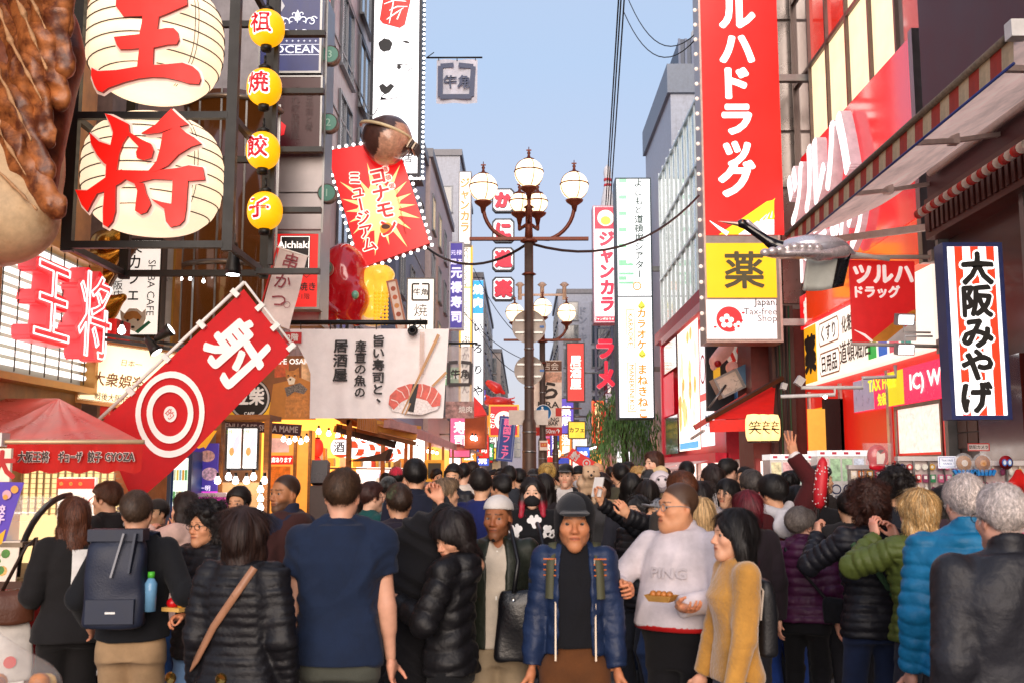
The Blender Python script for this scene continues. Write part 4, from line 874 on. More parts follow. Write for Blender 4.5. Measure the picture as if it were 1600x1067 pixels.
def paper_lantern(label,cx,y0,y1,hw,polys):
 cy=(y0+y1)/2;t=thing('paper_lantern',label,'lantern',W(cx,cy,DL));R_=hw*lm*.985;Hh=(y1-y0)/2*lm*.97;body=MB();prof=[];n=56
 for i in range(n+1):
  u=-1+2*i/n;v=u*.93;r=R_*(1-abs(v)**2.6)**(1/2.6)*(1+.006*math.cos(u*8.5*math.pi));prof.append((max(r,.02),v*Hh))
 body.lathe(prof,M('#f0e0c8',.6,emit=.52,ehex='#ffe4c0',var=.2,scale=1.6,bump=.15,bscale=8),n=48);body.build('paper',t);rb=MB()
 for i in range(1,9):
  u=-1+2*i/9;v=u*.93;r=R_*(1-abs(v)**2.6)**(1/2.6)+.004;rb.tube([(r*math.cos(a),r*math.sin(a),v*Hh+.006*math.sin(3*a))for a in np.linspace(0,2*math.pi,41)],.006,M('#4a3c30',.7),5,False)
 for dx in(.8,.835):rb.tube([(R_*1.0*dx*(1-abs(v)**2.6)**(1/2.6),-R_*(1-dx*dx)**.5*(1-abs(v)**2.6)**(1/2.6)-.01,v*Hh)for v in np.linspace(-.92,.92,22)],.004,M('#50443c',.7),4)
 rb.build('rib',t);c=MB();bd=MB();rm=M('#e01a12',.45,emit=.3,ehex='#ff1408',var=.12);pm_=M('#ead9d0',.4,emit=.25,ehex='#ffd8c0',var=.05)
 for i,p in enumerate(polys):
  kf=(DL-R_-.03)/DL;ro=t.location;q=[((zx/2.667-cx)*lm*kf+ro.x*(kf-1),(cy-zy/2.667)*lm*kf+(ro.z-CAMZ)*(kf-1))for zx,zy in p];y=-R_-.03-i*.0012;c.prism(q,y,y+.035,rm,M('#b01010',.5))
  mx_=sum(a for a,_ in q)/len(q);mz=sum(a for _,a in q)/len(q);sg_=[];n_=len(q)
  ar=sum(q[j][0]*q[(j+1)%n_][1]-q[(j+1)%n_][0]*q[j][1]for j in range(n_));s_=1 if ar>0 else-1
  for j in range(n_):
   a,b_,e_=np.array(q[j-1]),np.array(q[j]),np.array(q[(j+1)%n_]);d1=nrm(b_-a);d2=nrm(e_-b_);nn=nrm(np.array([d1[1]+d2[1],-d1[0]-d2[0]]))*s_;sg_.append(tuple(b_+nn*.022))
  bd.flat(sg_,y+.042+i*.003,pm_)
 bd.build('backing',t);c.build('lettering',t)
OU=[[(465,-90),(465,10),(500,58),(585,55),(583,90),(575,140),(520,146),(463,152),(478,190),(492,208),(530,208),(577,204),(572,288),(480,304),(400,308),(372,292),(373,330),(388,370),(402,395),(425,404),(450,384),(520,358),(580,342),(640,335),(700,338),(760,352),(800,365),(845,368),(852,345),(840,310),(815,288),(770,271),(700,278),(640,281),(640,202),(700,188),(740,186),(750,165),(742,130),(725,113),(690,112),(652,120),(657,60),(700,42),(780,5),(770,-90)]]
SHO=[[(415,455),(440,462),(480,482),(520,502),(527,545),(500,590),(486,640),(478,720),(478,800),(482,890),(472,935),(452,960),(432,948),(428,880),(432,740),(432,690),(446,600),(455,540),(440,500)],[(352,540),(395,580),(455,600),(450,650),(440,690),(420,675),(390,640),(362,590)],[(305,795),(355,798),(440,735),(500,705),(540,730),(500,765),(440,800),(400,812),(380,850),(362,892),(335,860)],[(480,708),(640,712),(740,700),(790,688),(850,697),(862,752),(800,757),(720,752),(640,748),(560,768),(510,745)],[(724,740),(790,748),(788,800),(786,880),(780,930),(760,952),(722,960),(702,935),(692,880),(650,850),(632,835),(680,850),(722,858)],[(578,545),(640,505),(672,470),(705,435),(740,470),(782,505),(745,515),(700,528),(660,542),(610,548)],[(672,545),(725,520),(742,515),(775,545),(810,565),(842,592),(800,605),(745,640),(700,690),(650,716),(618,712),(650,670),(662,620)],[(500,530),(535,545),(585,575),(622,592),(636,622),(628,655),(595,665),(565,655),(560,630),(570,605),(540,575)],[(556,762),(600,768),(612,810),(626,838),(634,862),(618,895),(592,904),(568,888),(570,850),(574,800)]]
paper_lantern('upper giant cream paper lantern with the red king character',243,-35,166,110,OU)
paper_lantern('lower giant cream paper lantern with the larger red general character',240,176,374,111,SHO)
t=thing('spotlight','black spotlight hanging from the lantern frame above the red flag','spotlight',W(365,400,9));b=MB();b.lathe([(.028,.12),(.035,.1),(.05,-.02),(.072,-.13),(.066,-.17)],BLACK(),n=16);b.build('housing',t);b=MB();b.lathe([(.058,-.171),(.058,-.176)],E('#fff3df',9,0),n=16);b.build('lens',t);b=MB();b.box((-.012,-.012,.12),(.012,.012,.2),BLACK());b.build('stem',t)
# ---- string of yellow lanterns
for i,(ch,px,py,rw,lab)in enumerate((('祖',417,45,29,'top yellow lantern with the ancestor character'),('焼',413,137,28,'second yellow lantern with the grill character'),('餃',411,236,27,'third yellow lantern with the dumpling character'),('子',414,330,28,'bottom yellow lantern with the child character'))):
 t=thing('yellow_lantern',lab+' on the bracket beside the bar signs','lantern',W(px,py,9.1),group='yellow lanterns in a vertical string');m=9.1/FPX;r=rw*m;b=MB();n=20;hh=31*m
 b.lathe([(max(.03,r*(1-abs(-1+2*j/n)**2.4)**.5),(-1+2*j/n)*hh)for j in range(n+1)],M('#e8a81c',.45,emit=.48,ehex='#ffb000',var=.3,scale=4,bump=.2,bscale=20),n=28);b.build('shade',t)
 q=MB();q.lathe([(.05,hh-.01),(.06,hh+.02),(.02,hh+.05)],BLACK(),n=12);q.lathe([(.045,-hh-.045),(.055,-hh-.02),(.05,-hh+.01)],BLACK(),n=12);q.tube([(0,0,hh+.04),(0,0,hh+.13)],.012,BLACK(),6);q.build('cap',t)
 q=MB()
 def wr(x,z,y):u=(x-.0)/r;return(r*math.sin(u*1.05),-math.sqrt(max(r*r*max(0,1-abs(z/hh)**2.4)-(r*math.sin(u*1.05))**2,.0))-y,z)
 q.text(ch,-.025,.0,36*m,.006,M('#fff2e6',.5,emit=.5,var=0),bold=.085,warp=wr);q.text(ch,-.025,.0,36*m,.012,M('#d0102a',.5,emit=.2),bold=.025,warp=wr);q.build('lettering',t)
 # ---- tower of bar signs
TD=13.5
t,w,h,m=sign_at('bar_sign','dark blue bar sign with white ornament and lettering at the top of the tower','sign',407,-20,505,118,TD);L=locf(407,-20,505,118,TD)
lightbox(t,w,h,.14,M('#0b1a44',.3,emit=.16,ehex='#0a2a90',var=.9,scale=2.2,stretch=(1.5,1,.6)),STEEL(),.03);b=MB();wm=E('#e8eefc',.55);y=-.075
b.text('BAR',*L(466,56),19*m,y,wm,sx=1.25);b.text('OCEAN',*L(466,81),19*m,y,wm,sx=1.2,bold=.01)
for k in range(6):x,z=L(450+k*9,68);b.text('+',x,z,8*m,y,wm)
b.rect(*L(430,74),*L(502,73),y,wm);b.rect(*L(430,90),*L(502,89),y,wm)
def curl(cx,cz,r,a0,turns,sg,wd0):return stroke_poly([(cx+sg*r*(1-.75*u)*math.cos(a0+turns*u),cz+r*(1-.75*u)*math.sin(a0+turns*u))for u in np.linspace(0,1,16)],[wd0*(1-.5*u)for u in np.linspace(0,1,16)])
cx,cz=L(467,38);k_=0
for sg in(-1,1):
 for(dx,dz,r,a0,tn)in((22,-1,9,3.4,-6.2),(10,2,7,3.2,-5.5),(7,12,5,4.2,-5),(26,3,6,0.2,5)):b.flat(curl(cx+sg*dx*m,cz+dz*m,r*m,a0,tn,sg,2.1*m),y-.002*k_,wm);k_+=1
b.flat([(cx,cz+20*m),(cx+4*m,cz+10*m),(cx,cz-4*m),(cx-4*m,cz+10*m)],y-.002*k_,wm);b.flat([L(430,-18),L(447,14),L(424,0)],y,M('#d0d4dc',.4));b.build('lettering',t)
t,w,h,m=sign_at('dark_bar_sign','dark wine red sign with faint dark lettering below the blue bar sign','sign',407,122,505,238,TD);L=locf(407,122,505,238,TD);lightbox(t,w,h,.14,M('#1c0709',.3,emit=.3,ehex='#4a0610',var=.9,scale=2.5),STEEL(),.025);b=MB();dm=M('#3c2424',.5,emit=.06)
b.text('日本酒と肴',*L(485,178),13*m,-.075,dm,vertical=True,bold=.02);b.text('隠れ家居酒屋',*L(463,180),15*m,-.076,dm,vertical=True,bold=.02);b.text('地酒',*L(440,160),14*m,-.077,dm,vertical=True);b.flat([L(430,196),L(441,193),L(449,200),L(446,214),L(436,217),L(430,208)],-.08,E('#d0101c',.6));b.build('lettering',t)
t=thing('sign_tower','pale grey metal sign tower with blank panels behind the lantern string','sign tower',W(456,300,TD+.2));m=TD/FPX;b=MB();L=lambda px,py:((px-456)*m,(300-py)*m)
b.box((L(404,0)[0],.05,L(0,520)[1]),(L(507,0)[0],.3,L(0,-30)[1]),PAINT('#b5b0b2',var=.15));b.build('body',t)
for(y0,y1)in((242,300),(303,362)):q=MB();q.box((L(407,0)[0],.01,L(0,y1)[1]),(L(505,0)[0],.045,L(0,y0)[1]),M('#b9b2b2',.4,.4,var=.2,scale=1.2));q.build('blank_panel',t)
q=MB();q.box((L(505.5,0)[0],-.03,L(0,520)[1]),(L(509,0)[0],.5,L(0,-30)[1]),STEEL());q.build('edge_trim',t)
for i,(n_,py)in enumerate((('3',66),('2',183),('1',302))):
 z=L(0,py)[1];x=L(513,0)[0];q=MB();q.lathe([(.13,-.05),(.13,.09)],M('#8d7a72',.5,.4),n=24,axis='y',c=(x,.05,z));fo=q.build('floor_marker',t);q=MB();q.disc(x,z,.115,-.004,M('#2c6e5e',.4,emit=.12,var=.1));q.text(n_,x,z,.15,-.008,M('#8fb8a8',.4),bold=.01);q.build('face',fo)
t,w,h,m=sign_at('okonomiyaki_sign','red pancake restaurant sign with a black square at the foot of the sign tower','sign',423,366,503,486,TD-.1);L=locf(423,366,503,486,TD-.1);lightbox(t,w,h,.25,E('#d81e1c',.6),STEEL(),.03);b=MB();q=L(470,392);b.rect(*L(440,424),*L(488,372),-.128,M('#141214',.4));b.text('Aichiaki',*L(462,386),16*m,-.131,EW,sx=1.0,bold=.015);frame_bars(b,*L(441,423),*L(487,373),.008,-.132,-.129,EW);b.text('お好み焼き',*L(463,451),14*m,-.129,M('#2a0808',.5),bold=.02);b.text('地下1階',*L(470,466),10*m,-.129,M('#5a0a0a',.5));b.flat(stroke_poly([L(476,432),L(482,428),L(488,432),L(482,437),L(476,432)],[1.2*m]*5),-.13,M('#7a0a10',.5));b.build('lettering',t)
# ---- neon lightbox of the dumpling restaurant
A=WX(2,388,-4.2);y0=WX(-30,500,-4.2).y;y1=WX(131,500,-4.2).y;z0=WX(131,604,-4.2).z;z1=WX(131,418,-4.2).z
t=thing('neon_lightbox','bright white lightbox with glowing tubes and red neon restaurant letters','sign',(-4.2,(y0+y1)/2,(z0+z1)/2),(0,0,math.pi/2));w,h=y1-y0,z1-z0
b=MB();b.box((-w/2,0,-h/2),(w/2,.05,h/2),M('#8f877a',.6,emit=.06,ehex='#fff0da',var=.1));b.build('back_panel',t);tb=None
for i in range(13):
 if tb is None:q=MB();q.tube([(-w/2+.05,-.05,0),(w/2-.05,-.05,0)],.026,E('#fff4e0',1.1,0),8);tb=o=q.build('fluorescent_tube',t)
 else:o=tb.copy();COL.objects.link(o)
 o.location=(0,0,-h/2+.07+i*(h-.14)/12)
b=MB()
for i in range(7):b.tube([(-w/2+.12+i*w/7,-.09,-h/2),(-w/2+.12+i*w/7,-.09,h/2)],.006,M('#4a443c',.6),5)
frame_bars(b,-w/2-.05,-h/2-.08,w/2+.05,h/2+.06,.06,-.14,.06,M('#b98a4a',.4,.5));b.build('lattice',t)
rm=M('#e01a26',.4,emit=.3,ehex='#ff1022',var=.05);rs=M('#e0505a',.4,emit=.16,ehex='#ff4a50',var=.05);nm=E('#ffc0a8',1.1,0)
for(ch,cx,sc_)in(('王',-.36*w+.42,.92),('将',.18*w+.28,1.0)):
 V,F=glyph(ch,.06);b=MB();b.text(ch,cx,.05,h*.74*sc_,-.22,rm,bold=.045,depth=.15,side=rs,sx=.92,wob=.02);lo=b.build('neon_letter',t)
 cnt={}
 for f in F:
  for i in range(len(f)):cnt[(f[i],f[(i+1)%len(f)])]=1
 q=MB();S_=h*.74*sc_;ox=(V[:,0].min()+V[:,0].max())/2
 G,GF=glyph(ch,0);c2={}
 for f in GF:
  for i in range(len(f)):c2[(f[i],f[(i+1)%len(f)])]=1
 for(a,b_)in c2:
  if(b_,a)not in c2:
   pa,pb=[np.array([G[k][0]-ox,G[k][1]-.37])*S_ for k in(a,b_)];pa[0]*=.92;pb[0]*=.92
   q.tube([(pa[0]+cx,-.245,pa[1]+.05),(pb[0]+cx,-.245,pb[1]+.05)],.008,nm,5)
 q.build('neon_tube',lo)
t=thing('neon_sign_edge','narrow red side panel beside the neon lightbox','sign',(-4.05,y1+.12,z0-.3));b=MB();b.box((0,0,0),(.12,.35,h*.85),RED);b.build('panel',t)
# ---- strip light added under the awning to brighten stall and canopy
def strip_light(label,p,L_,s=8.0,col='#ffe2b0',yaw=0.0):
 t=thing('strip_light',label,'lamp',p,(0,0,yaw));b=MB();b.tube([(-L_/2,0,0),(L_/2,0,0)],.02,E(col,s,0),8);b.build('tube',t);b=MB();b.box((-L_/2-.03,-.04,.025),(L_/2+.03,.04,.06),M('#ded8cc',.4));b.build('fitting',t)
def bulb(label,p,r=.035,s=10,group=None,col='#ffb45a'):
 r*=.75;s*=.4
 t=thing('light_bulb',label,'light bulb',p,group=group);b=MB();b.lathe([(.01,r*1.9),(.35*r,r*1.6),(.55*r,r),(r,.1*r),(r*.8,-.6*r),(.05*r,-r)],E(col,s,0),n=12);b.build('glass',t);b=MB();b.lathe([(r*.45,r*1.3),(r*.45,r*2.4),(.01,r*2.5)],BLACK(),n=8);b.build('socket',t);return t
 # ---- red awning with the restaurant name
AD=6.9;p0=W(14,690,AD);p1=W(226,690,AD);zb=W(0,737,AD).z;zt=p0.z;xl=-4.6
t=thing('red_awning','red shop awning with the restaurant name on its valance over the dumpling stall','awning',(0,0,0));b=MB();rmx=FAB('#e86a60',.3,rough=.3,var=.25,scale=2.5,bump=.25,bscale=10);hi=W(92,622,AD+1.5)  # canopy red paled towards pink, sky sheen put into its colour
ns=7;xs=np.linspace(xl,p1.x,ns*3+1)
def arow(x):u=(x-xl)/(p1.x-xl);return u
fr_=[(x,AD-.01*math.sin(i*2.1),zt+.006*math.sin(i*1.7))for i,x in enumerate(xs)];bk_=[(x if x<hi.x else hi.x+(x-hi.x)*.0,AD+1.5,hi.z+.0)for x in xs]
mid=[tuple(np.array(f)*.5+np.array(k)*.5-np.array([0,0,.035*abs(math.sin(i*1.05))]))for i,(f,k)in enumerate(zip(fr_,bk_))]
n=len(xs);b.raw(fr_+mid+bk_,[(i,i+1,n+i+1,n+i)for i in range(n-1)]+[(n+i,n+i+1,2*n+i+1,2*n+i)for i in range(n-1)],rmx,True);b.raw([fr_[-1],(hi.x+.12,AD+1.6,zt-.02),bk_[-1]],[(0,1,2)],rmx);b.build('canopy',t)
b=MB();V_=[];
for i,x in enumerate(np.linspace(p0.x+.0,p1.x,41)):d_=.012*math.sin(i*.9);V_+=[(x,AD-.02+d_*.3,zt-.015),(x,AD-.03+d_,zb+.01*math.sin(i*.8))]
b.raw(V_,[(2*i,2*i+1,2*i+3,2*i+2)for i in range(40)],FAB('#d2231c',.4,var=.12,bump=.2,bscale=30),True);b.build('valance',t)
b=MB();m=AD/FPX;zc=(zt+zb)/2
for s_,px in(('大阪王将',58),('ギョーザ',115),('餃子',153),('GYOZA',192)):
 x=W(px,714,AD).x;sz=18*m
 b.text(s_,x,zc,sz,AD-.052,M('#f0dcd4',.6),bold=.06,sx={58:.68,115:.52,153:.6,192:.74}[px]);b.text(s_,x,zc,sz,AD-.058,M('#38201c',.6),bold=.02,sx={58:.68,115:.52,153:.6,192:.74}[px])
b.build('lettering',t);b=MB();b.tube([(xl,AD-.01,zt),(p1.x,AD-.01,zt)],.016,M('#d8b890',.4,.4),8);b.box((p0.x-.12,AD-.06,zt-.03),(p0.x-.02,AD+.05,zt+.06),WHITE);b.build('front_bar',t)
strip_light('added warm strip light under the red awning',(-3.9,AD+.5,zb+.06),1.3,9)
# ---- the stall below
t=thing('food_stall','dumpling stall counter with red base and curved glass case','stall',(-.3,.55,0));b=MB();b.box((-5.2,6.35,0),(-3.02,7.6,.95),M('#d01c1a',.5,var=.15));b.build('counter',t);b=MB()
for i in range(6):b.box((-4.9+i*.36,6.34,.1),(-4.76+i*.36,6.349,.9),WHITE)
b.build('stripe',t);b=MB();b.box((-5.25,6.28,.95),(-2.98,7.65,1.0),M('#4a2a1c',.5));b.box((-5.2,6.3,1.22),(-3.0,6.6,1.25),M('#8a7a68',.3,.4));b.build('shelf',t)
gl=MB();pr=[(6.35+.75*(1-math.cos(a)),1.02+.52*math.sin(a))for a in np.linspace(0,math.pi/2,10)]
V_=[(x,y,z)for(y,z)in pr for x in(-4.6,-3.05)];gl.raw(V_,[(2*i,2*i+1,2*i+3,2*i+2)for i in range(len(pr)-1)],M('#ffffff',.03,trans=.0,alpha=.28,var=0,spec=.9),True);gl.build('glass_case',t);b=MB()
for x in(-4.6,-3.85,-3.05):b.tube([(x,y,z+.003)for y,z in pr],.022,BLACK(),8)
b.build('case_rim',t)
b=MB();b.box((-5.6,8.2,0),(-3.1,8.3,1.98),M('#e0c896',.6,emit=.55,ehex='#ffdf9c',var=.25,scale=2));ob=b.build('back_wall',t)  # wall emits by itself, standing in for warm light inside the stall
b=MB()
for i in range(16):b.box((-4.0+i*.06,8.17,1.35),(-3.985+i*.06,8.185,2.0),M('#c9b48a',.4,.3));b.box((-4.0,8.16,1.36+i*.042),(-3.06,8.17,1.365+i*.042),M('#c9b48a',.4,.3))
b.build('rack',t)
t,w,h,m=sign_at('menu_board','white menu board with red tailed dishes below a red strip behind the stall','sign',92,745,150,812,8.1);L=locf(92,745,150,812,8.1);MB().box((-w/2,-.02,-h/2),(w/2,.02,h/2),E('#fff1e0',.7)).build('board',t);b=MB();b.rect(*L(90,763),*L(150,747),-.024,ER)
for k in range(3):b.disc(*L(98+k*15,755),3*m,-.028,M('#ffd060',.5),n=10)
for k in range(4):b.flat(stroke_poly([L(98+k*13,790),L(103+k*13,780),L(108+k*13,776)],[3*m,2*m,m]),-.025,RED);b.disc(*L(100+k*13,796),4.5*m,-.026,M('#d88a50',.5,var=.5,scale=30),n=10)
b.build('print',t)
rg=random.Random(4)
for i in range(14):
 x=-5.2+(i%7)*.29+rg.uniform(-.02,.02);row=i//7;y=6.83-.05*row;z=1.0-row*.32
 colr=rg.choice(('#c9361e','#d88a20','#7a2a18','#c8641c','#4a8a2a'));kind={'#c9361e':'red skewers','#d88a20':'golden dumplings','#7a2a18':'dark sauced meat','#c8641c':'orange fried pieces','#4a8a2a':'green garnish'}[colr]
 t=thing('food_photo_card','printed card showing %s, %s along the %s row of the stall front'%(kind,ORD(i%7),'upper' if row==0 else'lower'),'card',(x,y,z),(math.radians(-8),0,rg.uniform(-.06,.06)),'food cards on the stall front');b=MB();b.box((-.125,-.006,0),(.125,.006,.26),M('#efdfcf',.5));b.build('card',t);b=MB()
 for k in range(7):b.disc(rg.uniform(-.08,.08),rg.uniform(.05,.2),rg.uniform(.02,.045),-.0065-.0006*k,M(rg.choice((colr,'#b85a20','#e0b060','#6a3018')),.5,var=.6,scale=50),n=9)
 b.build('print',t)
for i in range(8):
 t=thing('takeaway_tray','clear tray of golden fried dumplings in the stall case, %s from the wall'%ORD(i),'food tray',(-5.05+i*.21,7.0,1.255 if i%2 else 1.255),group='food trays in the stall case');b=MB();b.box((-.09,-.09,0),(.09,.09,.03),M('#e8ded0',.4));b.build('tray',t);b=MB()
 for k in range(7):b.ball((rg.uniform(-.06,.06),rg.uniform(-.06,.06),.045),(.03,.022,.02),M(rg.choice(('#d8902a','#c8701c','#e0b050')),.35,var=.4,scale=30),8,5)
 b.build('dumpling',t)
t,w,h,m=sign_at('stall_flag','purple and yellow hanging flag with white lettering at the far left edge','flag',-14,752,36,830,5.9);L=locf(-14,752,36,830,5.9);b=MB();b.flat([L(-14,752),L(38,753),L(22,800),L(8,845),L(-14,850)],0,M('#5a3fae',.6,emit=.05));b.flat([L(-14,845),L(10,826),L(4,848),L(-14,860)],-.006,M('#e8b020',.6));b.build('cloth',t);b=MB();b.disc(*L(24,764),6*m,-.01,M('#e8a040',.5));b.disc(*L(12,772),7*m,-.011,M('#e0a8b8',.5));b.disc(*L(10,776),4*m,-.013,M('#e8a040',.5));b.text('餃子',*L(2,803),15*m,-.012,M('#e8c8e8',.5),vertical=True,bold=.04);b.build('print',t)
t,w,h,m=sign_at('stall_side_sign','narrow cream side sign with a red character beside the awning end','sign',-20,700,16,752,6.6);MB().box((-w/2,0,-h/2),(w/2,.03,h/2),M('#f0dcc4',.5,emit=.1)).build('board',t);b=MB();b.text('大',.02,0,.19,-.004,M('#c01818',.5),bold=.04);b.build('lettering',t)
t=thing('food_bag','large clear plastic bag of fried snacks at the bottom left corner','bag',(*W(10,1010,3.35).xy,.98));P=[ell((0,0,.0),(.19,.15,.13)),cone((0,0,.05),(-.09,.02,.20),.12,.045,k=.08)];V,F=solid(P,.012);N=vnorm(V,F);V=V+N*(.02*(.5-np.abs(waves(V,np.random.default_rng(2),5,10,30,1))))[:,None]
mesh_np('plastic',V.astype(f32),F,[M('#f6ece2',.12,alpha=.16,var=.1,spec=.9,bump=.5,bscale=18)],t);b=MB();rg=random.Random(9)
for k in range(60):b.ball((rg.uniform(-.14,.14),rg.uniform(-.1,.1),rg.uniform(-.1,.08)),(.035,.03,.028),M(rg.choice(('#d07a20','#e0a040','#a85018','#f0c070')),.45,var=.4,scale=40),8,6)
b.build('snack',t);tb=thing('display_stand','red display stand under the bag of snacks at the bottom left','stand',(*W(0,1010,3.35).xy,0));b=MB();b.box((-.4,-.2,0),(.2,.25,.83),M('#c01c1c',.5));b.build('body',tb);b=MB();b.box((-.42,-.22,.831),(.22,.27,.86),M('#a8a098',.4));b.build('top',tb)
# ---- amusement lightbox, cafe sign, golden dumplings, bronze cylinder
A=WX(132,535,-3.4);yy0=9.6;t,w,h,m=sign_at('amusement_sign','cream lightbox with brown lettering half behind the red flag','sign',131,540,292,640,9.9,yaw=.0);L=locf(131,540,292,640,9.9);t.rotation_euler=(0,math.radians(7),.22)
lightbox(t,w,h,.16,M('#f6e2b8',.5,emit=.72,ehex='#ffe2b0',var=.12,scale=1.5),M('#b5793a',.4,.3),.035);b=MB();br=M('#7a4a22',.6);y=-.086
b.text('大衆娯楽',*L(190,599),23*m,y,br,bold=.015,sx=.85);b.text('日本一',*L(206,570),11*m,y,br);b.text('戦後大阪府公認',*L(192,626),12.5*m,y,M('#4a2c18',.6),bold=.01,sx=.8);b.text('景品付',*L(143,592),17*m,y,br,vertical=True,sx=.7,pitch=1.2);frame_bars(b,-w*.46,-h*.44,w*.46,h*.44,.006,y-.001,y+.004,br);b.build('lettering',t)
t,w,h,m=sign_at('dog_cafe_sign','white vertical dog cafe sign with a fluffy dog picture','sign',171,376,256,527,11.2);L=locf(171,376,256,527,11.2);lightbox(t,w,h,.15,E('#f6ece2',.7,.06),M('#2a2422',.5),.02);b=MB();k=M('#2a1c1a',.6);y=-.08
b.text('柴カフェ',*L(214,424),26*m,y,k,vertical=True,bold=.012,pitch=.98,sx=.9);b.text('大阪店',*L(189,448),16*m,y,k,vertical=True,bold=.01);b.text('SHIBA CAFE',*L(240,452),17*m,y,k,rot=-math.pi/2,bold=.006,sx=1.0)
dg=lambda*p:[L(*q)for q in p]
b.flat(dg((193,500),(192,486),(199,492),(206,484),(218,484),(226,490),(232,484),(232,500),(226,514),(215,520),(203,515)),y,M('#efe3d4',.7));b.flat(dg((197,498),(202,490),(211,488),(219,489),(226,497),(222,503),(213,499),(203,504)),y-.003,M('#c98a4a',.7));b.disc(*L(204,503),2*m,y-.006,k,n=10);b.disc(*L(220,502),2*m,y-.006,k,n=10);b.disc(*L(212,513),3*m,y-.006,k,2*m,n=10);b.flat(dg((215,520),(236,503),(240,506),(220,523)),y-.002,M('#2a7a5a',.6));b.build('print',t)
gd=thing('gold_dumpling_ornament','row of shiny golden dumpling ornaments beside the dog cafe sign','ornament',W(150,440,10.6));m=10.6/FPX;gm2=M('#c8872a',.22,.75,var=.25,scale=6)
for(cx,cy,s_)in((150,486,1.0),(138,445,.8),(150,408,.85),(165,375,.75)):
 c=np.array([(cx-150)*m,0,(440-cy)*m]);P=[ell(c,(.24*s_,.16*s_,.17*s_)),cone(c+(.1*s_,0,.02),c+(.3*s_,-.02,.13*s_),.11*s_,.045*s_,k=.08),ell(c+(.02,-.1,-.03),(.12*s_,.08,.12*s_),k=.05)];V,F=solid(P,.016);mesh_np('dumpling',V,F,[gm2],gd)
b=MB();b.beam(((186-150)*m,.1,(440-400)*m),((150-150)*m,.1,(440-470)*m),.06,.06,M('#8a5a2a',.5));b.beam(((200-150)*m,.15,(440-380)*m),((158-150)*m,.15,(440-445)*m),.04,.06,M('#6a4526',.5));b.build('bracket',gd)
cyx=W(338,480,12.2);t=thing('glass_cylinder','bronze tinted glass cylinder bay with steel mullions behind the red flag','bay window',(cyx.x,12.7,0));b=MB();R_=.58;z0,z1=W(0,565,12.2).z,6.4
b.lathe([(R_,z0),(R_,z1)],M('#4a2a16',.1,.3,emit=.10,ehex='#8a4a18',var=.6,scale=1.2,coat=1),n=32);b.build('glass',t);b=MB()
for a in np.linspace(math.pi,2*math.pi,7):b.box((R_*math.cos(a)-.012,R_*math.sin(a)-.012,z0),(R_*math.cos(a)+.012,R_*math.sin(a)+.012,z1),STEEL())
for z in(z0,W(0,412,12.2).z,z1-.1):b.tube([((R_+.02)*math.cos(a),(R_+.02)*math.sin(a),z)for a in np.linspace(math.pi,2*math.pi,20)],.035,M('#8a7a6a',.35,.7),8)
b.build('mullion',t);
for i,(px,py)in enumerate(((283,436),(297,436),(318,440))):bulb(('small warm lamp glowing in the bronze cylinder, wall end','small warm lamp glowing in the bronze cylinder, middle','small warm lamp glowing in the bronze cylinder, street end')[i],W(px,py,12.0),.03,12)
t=thing('sign_column','pale ribbed column with gold edge between the dog cafe sign and the cylinder','column',W(264,470,11.3));m=11.3/FPX;b=MB();b.box((-5*m,0,-95*m),(4*m,.2,95*m),M('#c8c2be',.3,.5));b.build('shaft',t);b=MB();b.box((4.2*m,0,-95*m),(8*m,.2,95*m),M('#c89848',.35,.6));b.build('edge',t)
for i,(px,py,rot)in enumerate(((256,522,-.6),(237,540,.9))):
 t=thing('floodlight',('black twin floodlight above the cream lightbox, upper head','black twin floodlight above the cream lightbox, lower head')[i],'floodlight',W(px,py,9.5),(0,rot+math.pi/2,0));b=MB();b.lathe([(.025,-.1),(.035,-.06),(.05,.03),(.068,.08)],BLACK(),n=14);b.build('housing',t);b=MB();b.lathe([(.056,.081),(.05,.085)],E('#ffe7c0',2.5,0),n=14);b.build('lens',t)
t=thing('light_rail','black rail of floodlights above the cream lightbox','rail',W(200,525,9.6));m=9.6/FPX;b=MB();b.beam((-65*m,0,6*m),(85*m,.1,-14*m),.04,.03,BLACK());b.beam((-50*m,0,-4*m),(85*m,.1,-22*m),.03,.03,BLACK());b.build('bar',t);bulb('bright bare lamp on the black rail in front of the dog cafe sign',W(190,517,9.5),.05,14)
# ---- red archery flag on its slanted pole
FD=8.6
t,w,h,m=sign_at('red_flag','big red slanted flag with white character and target rings','flag',150,440,455,775,FD);L=locf(150,440,455,775,FD);b=MB()
c00,c10,c11,c01=[np.array(L(*q))for q in((381,452),(456,548),(212,786),(150,668))];nu,nv=24,14;V_=[]
def fl(u,v):p=(c00*(1-u)+c01*u)*(1-v)+(c10*(1-u)+c11*u)*v;return p
def fz(u,v):return .035*math.sin(u*7+v*3)*(v*.8+.2)+.02*math.sin(v*9+u*4)*(u*.5+.3)
for i in range(nu+1):
 for j in range(nv+1):u,v=i/nu,j/nv;p=fl(u,v);V_.append((p[0],fz(u,v),p[1]-.03*math.sin(math.pi*u)*v))
b.raw(V_,[(i*(nv+1)+j,(i+1)*(nv+1)+j,(i+1)*(nv+1)+j+1,i*(nv+1)+j+1)for i in range(nu)for j in range(nv)],FAB('#d91f26',.35,var=.12,bump=.15,bscale=40),True)
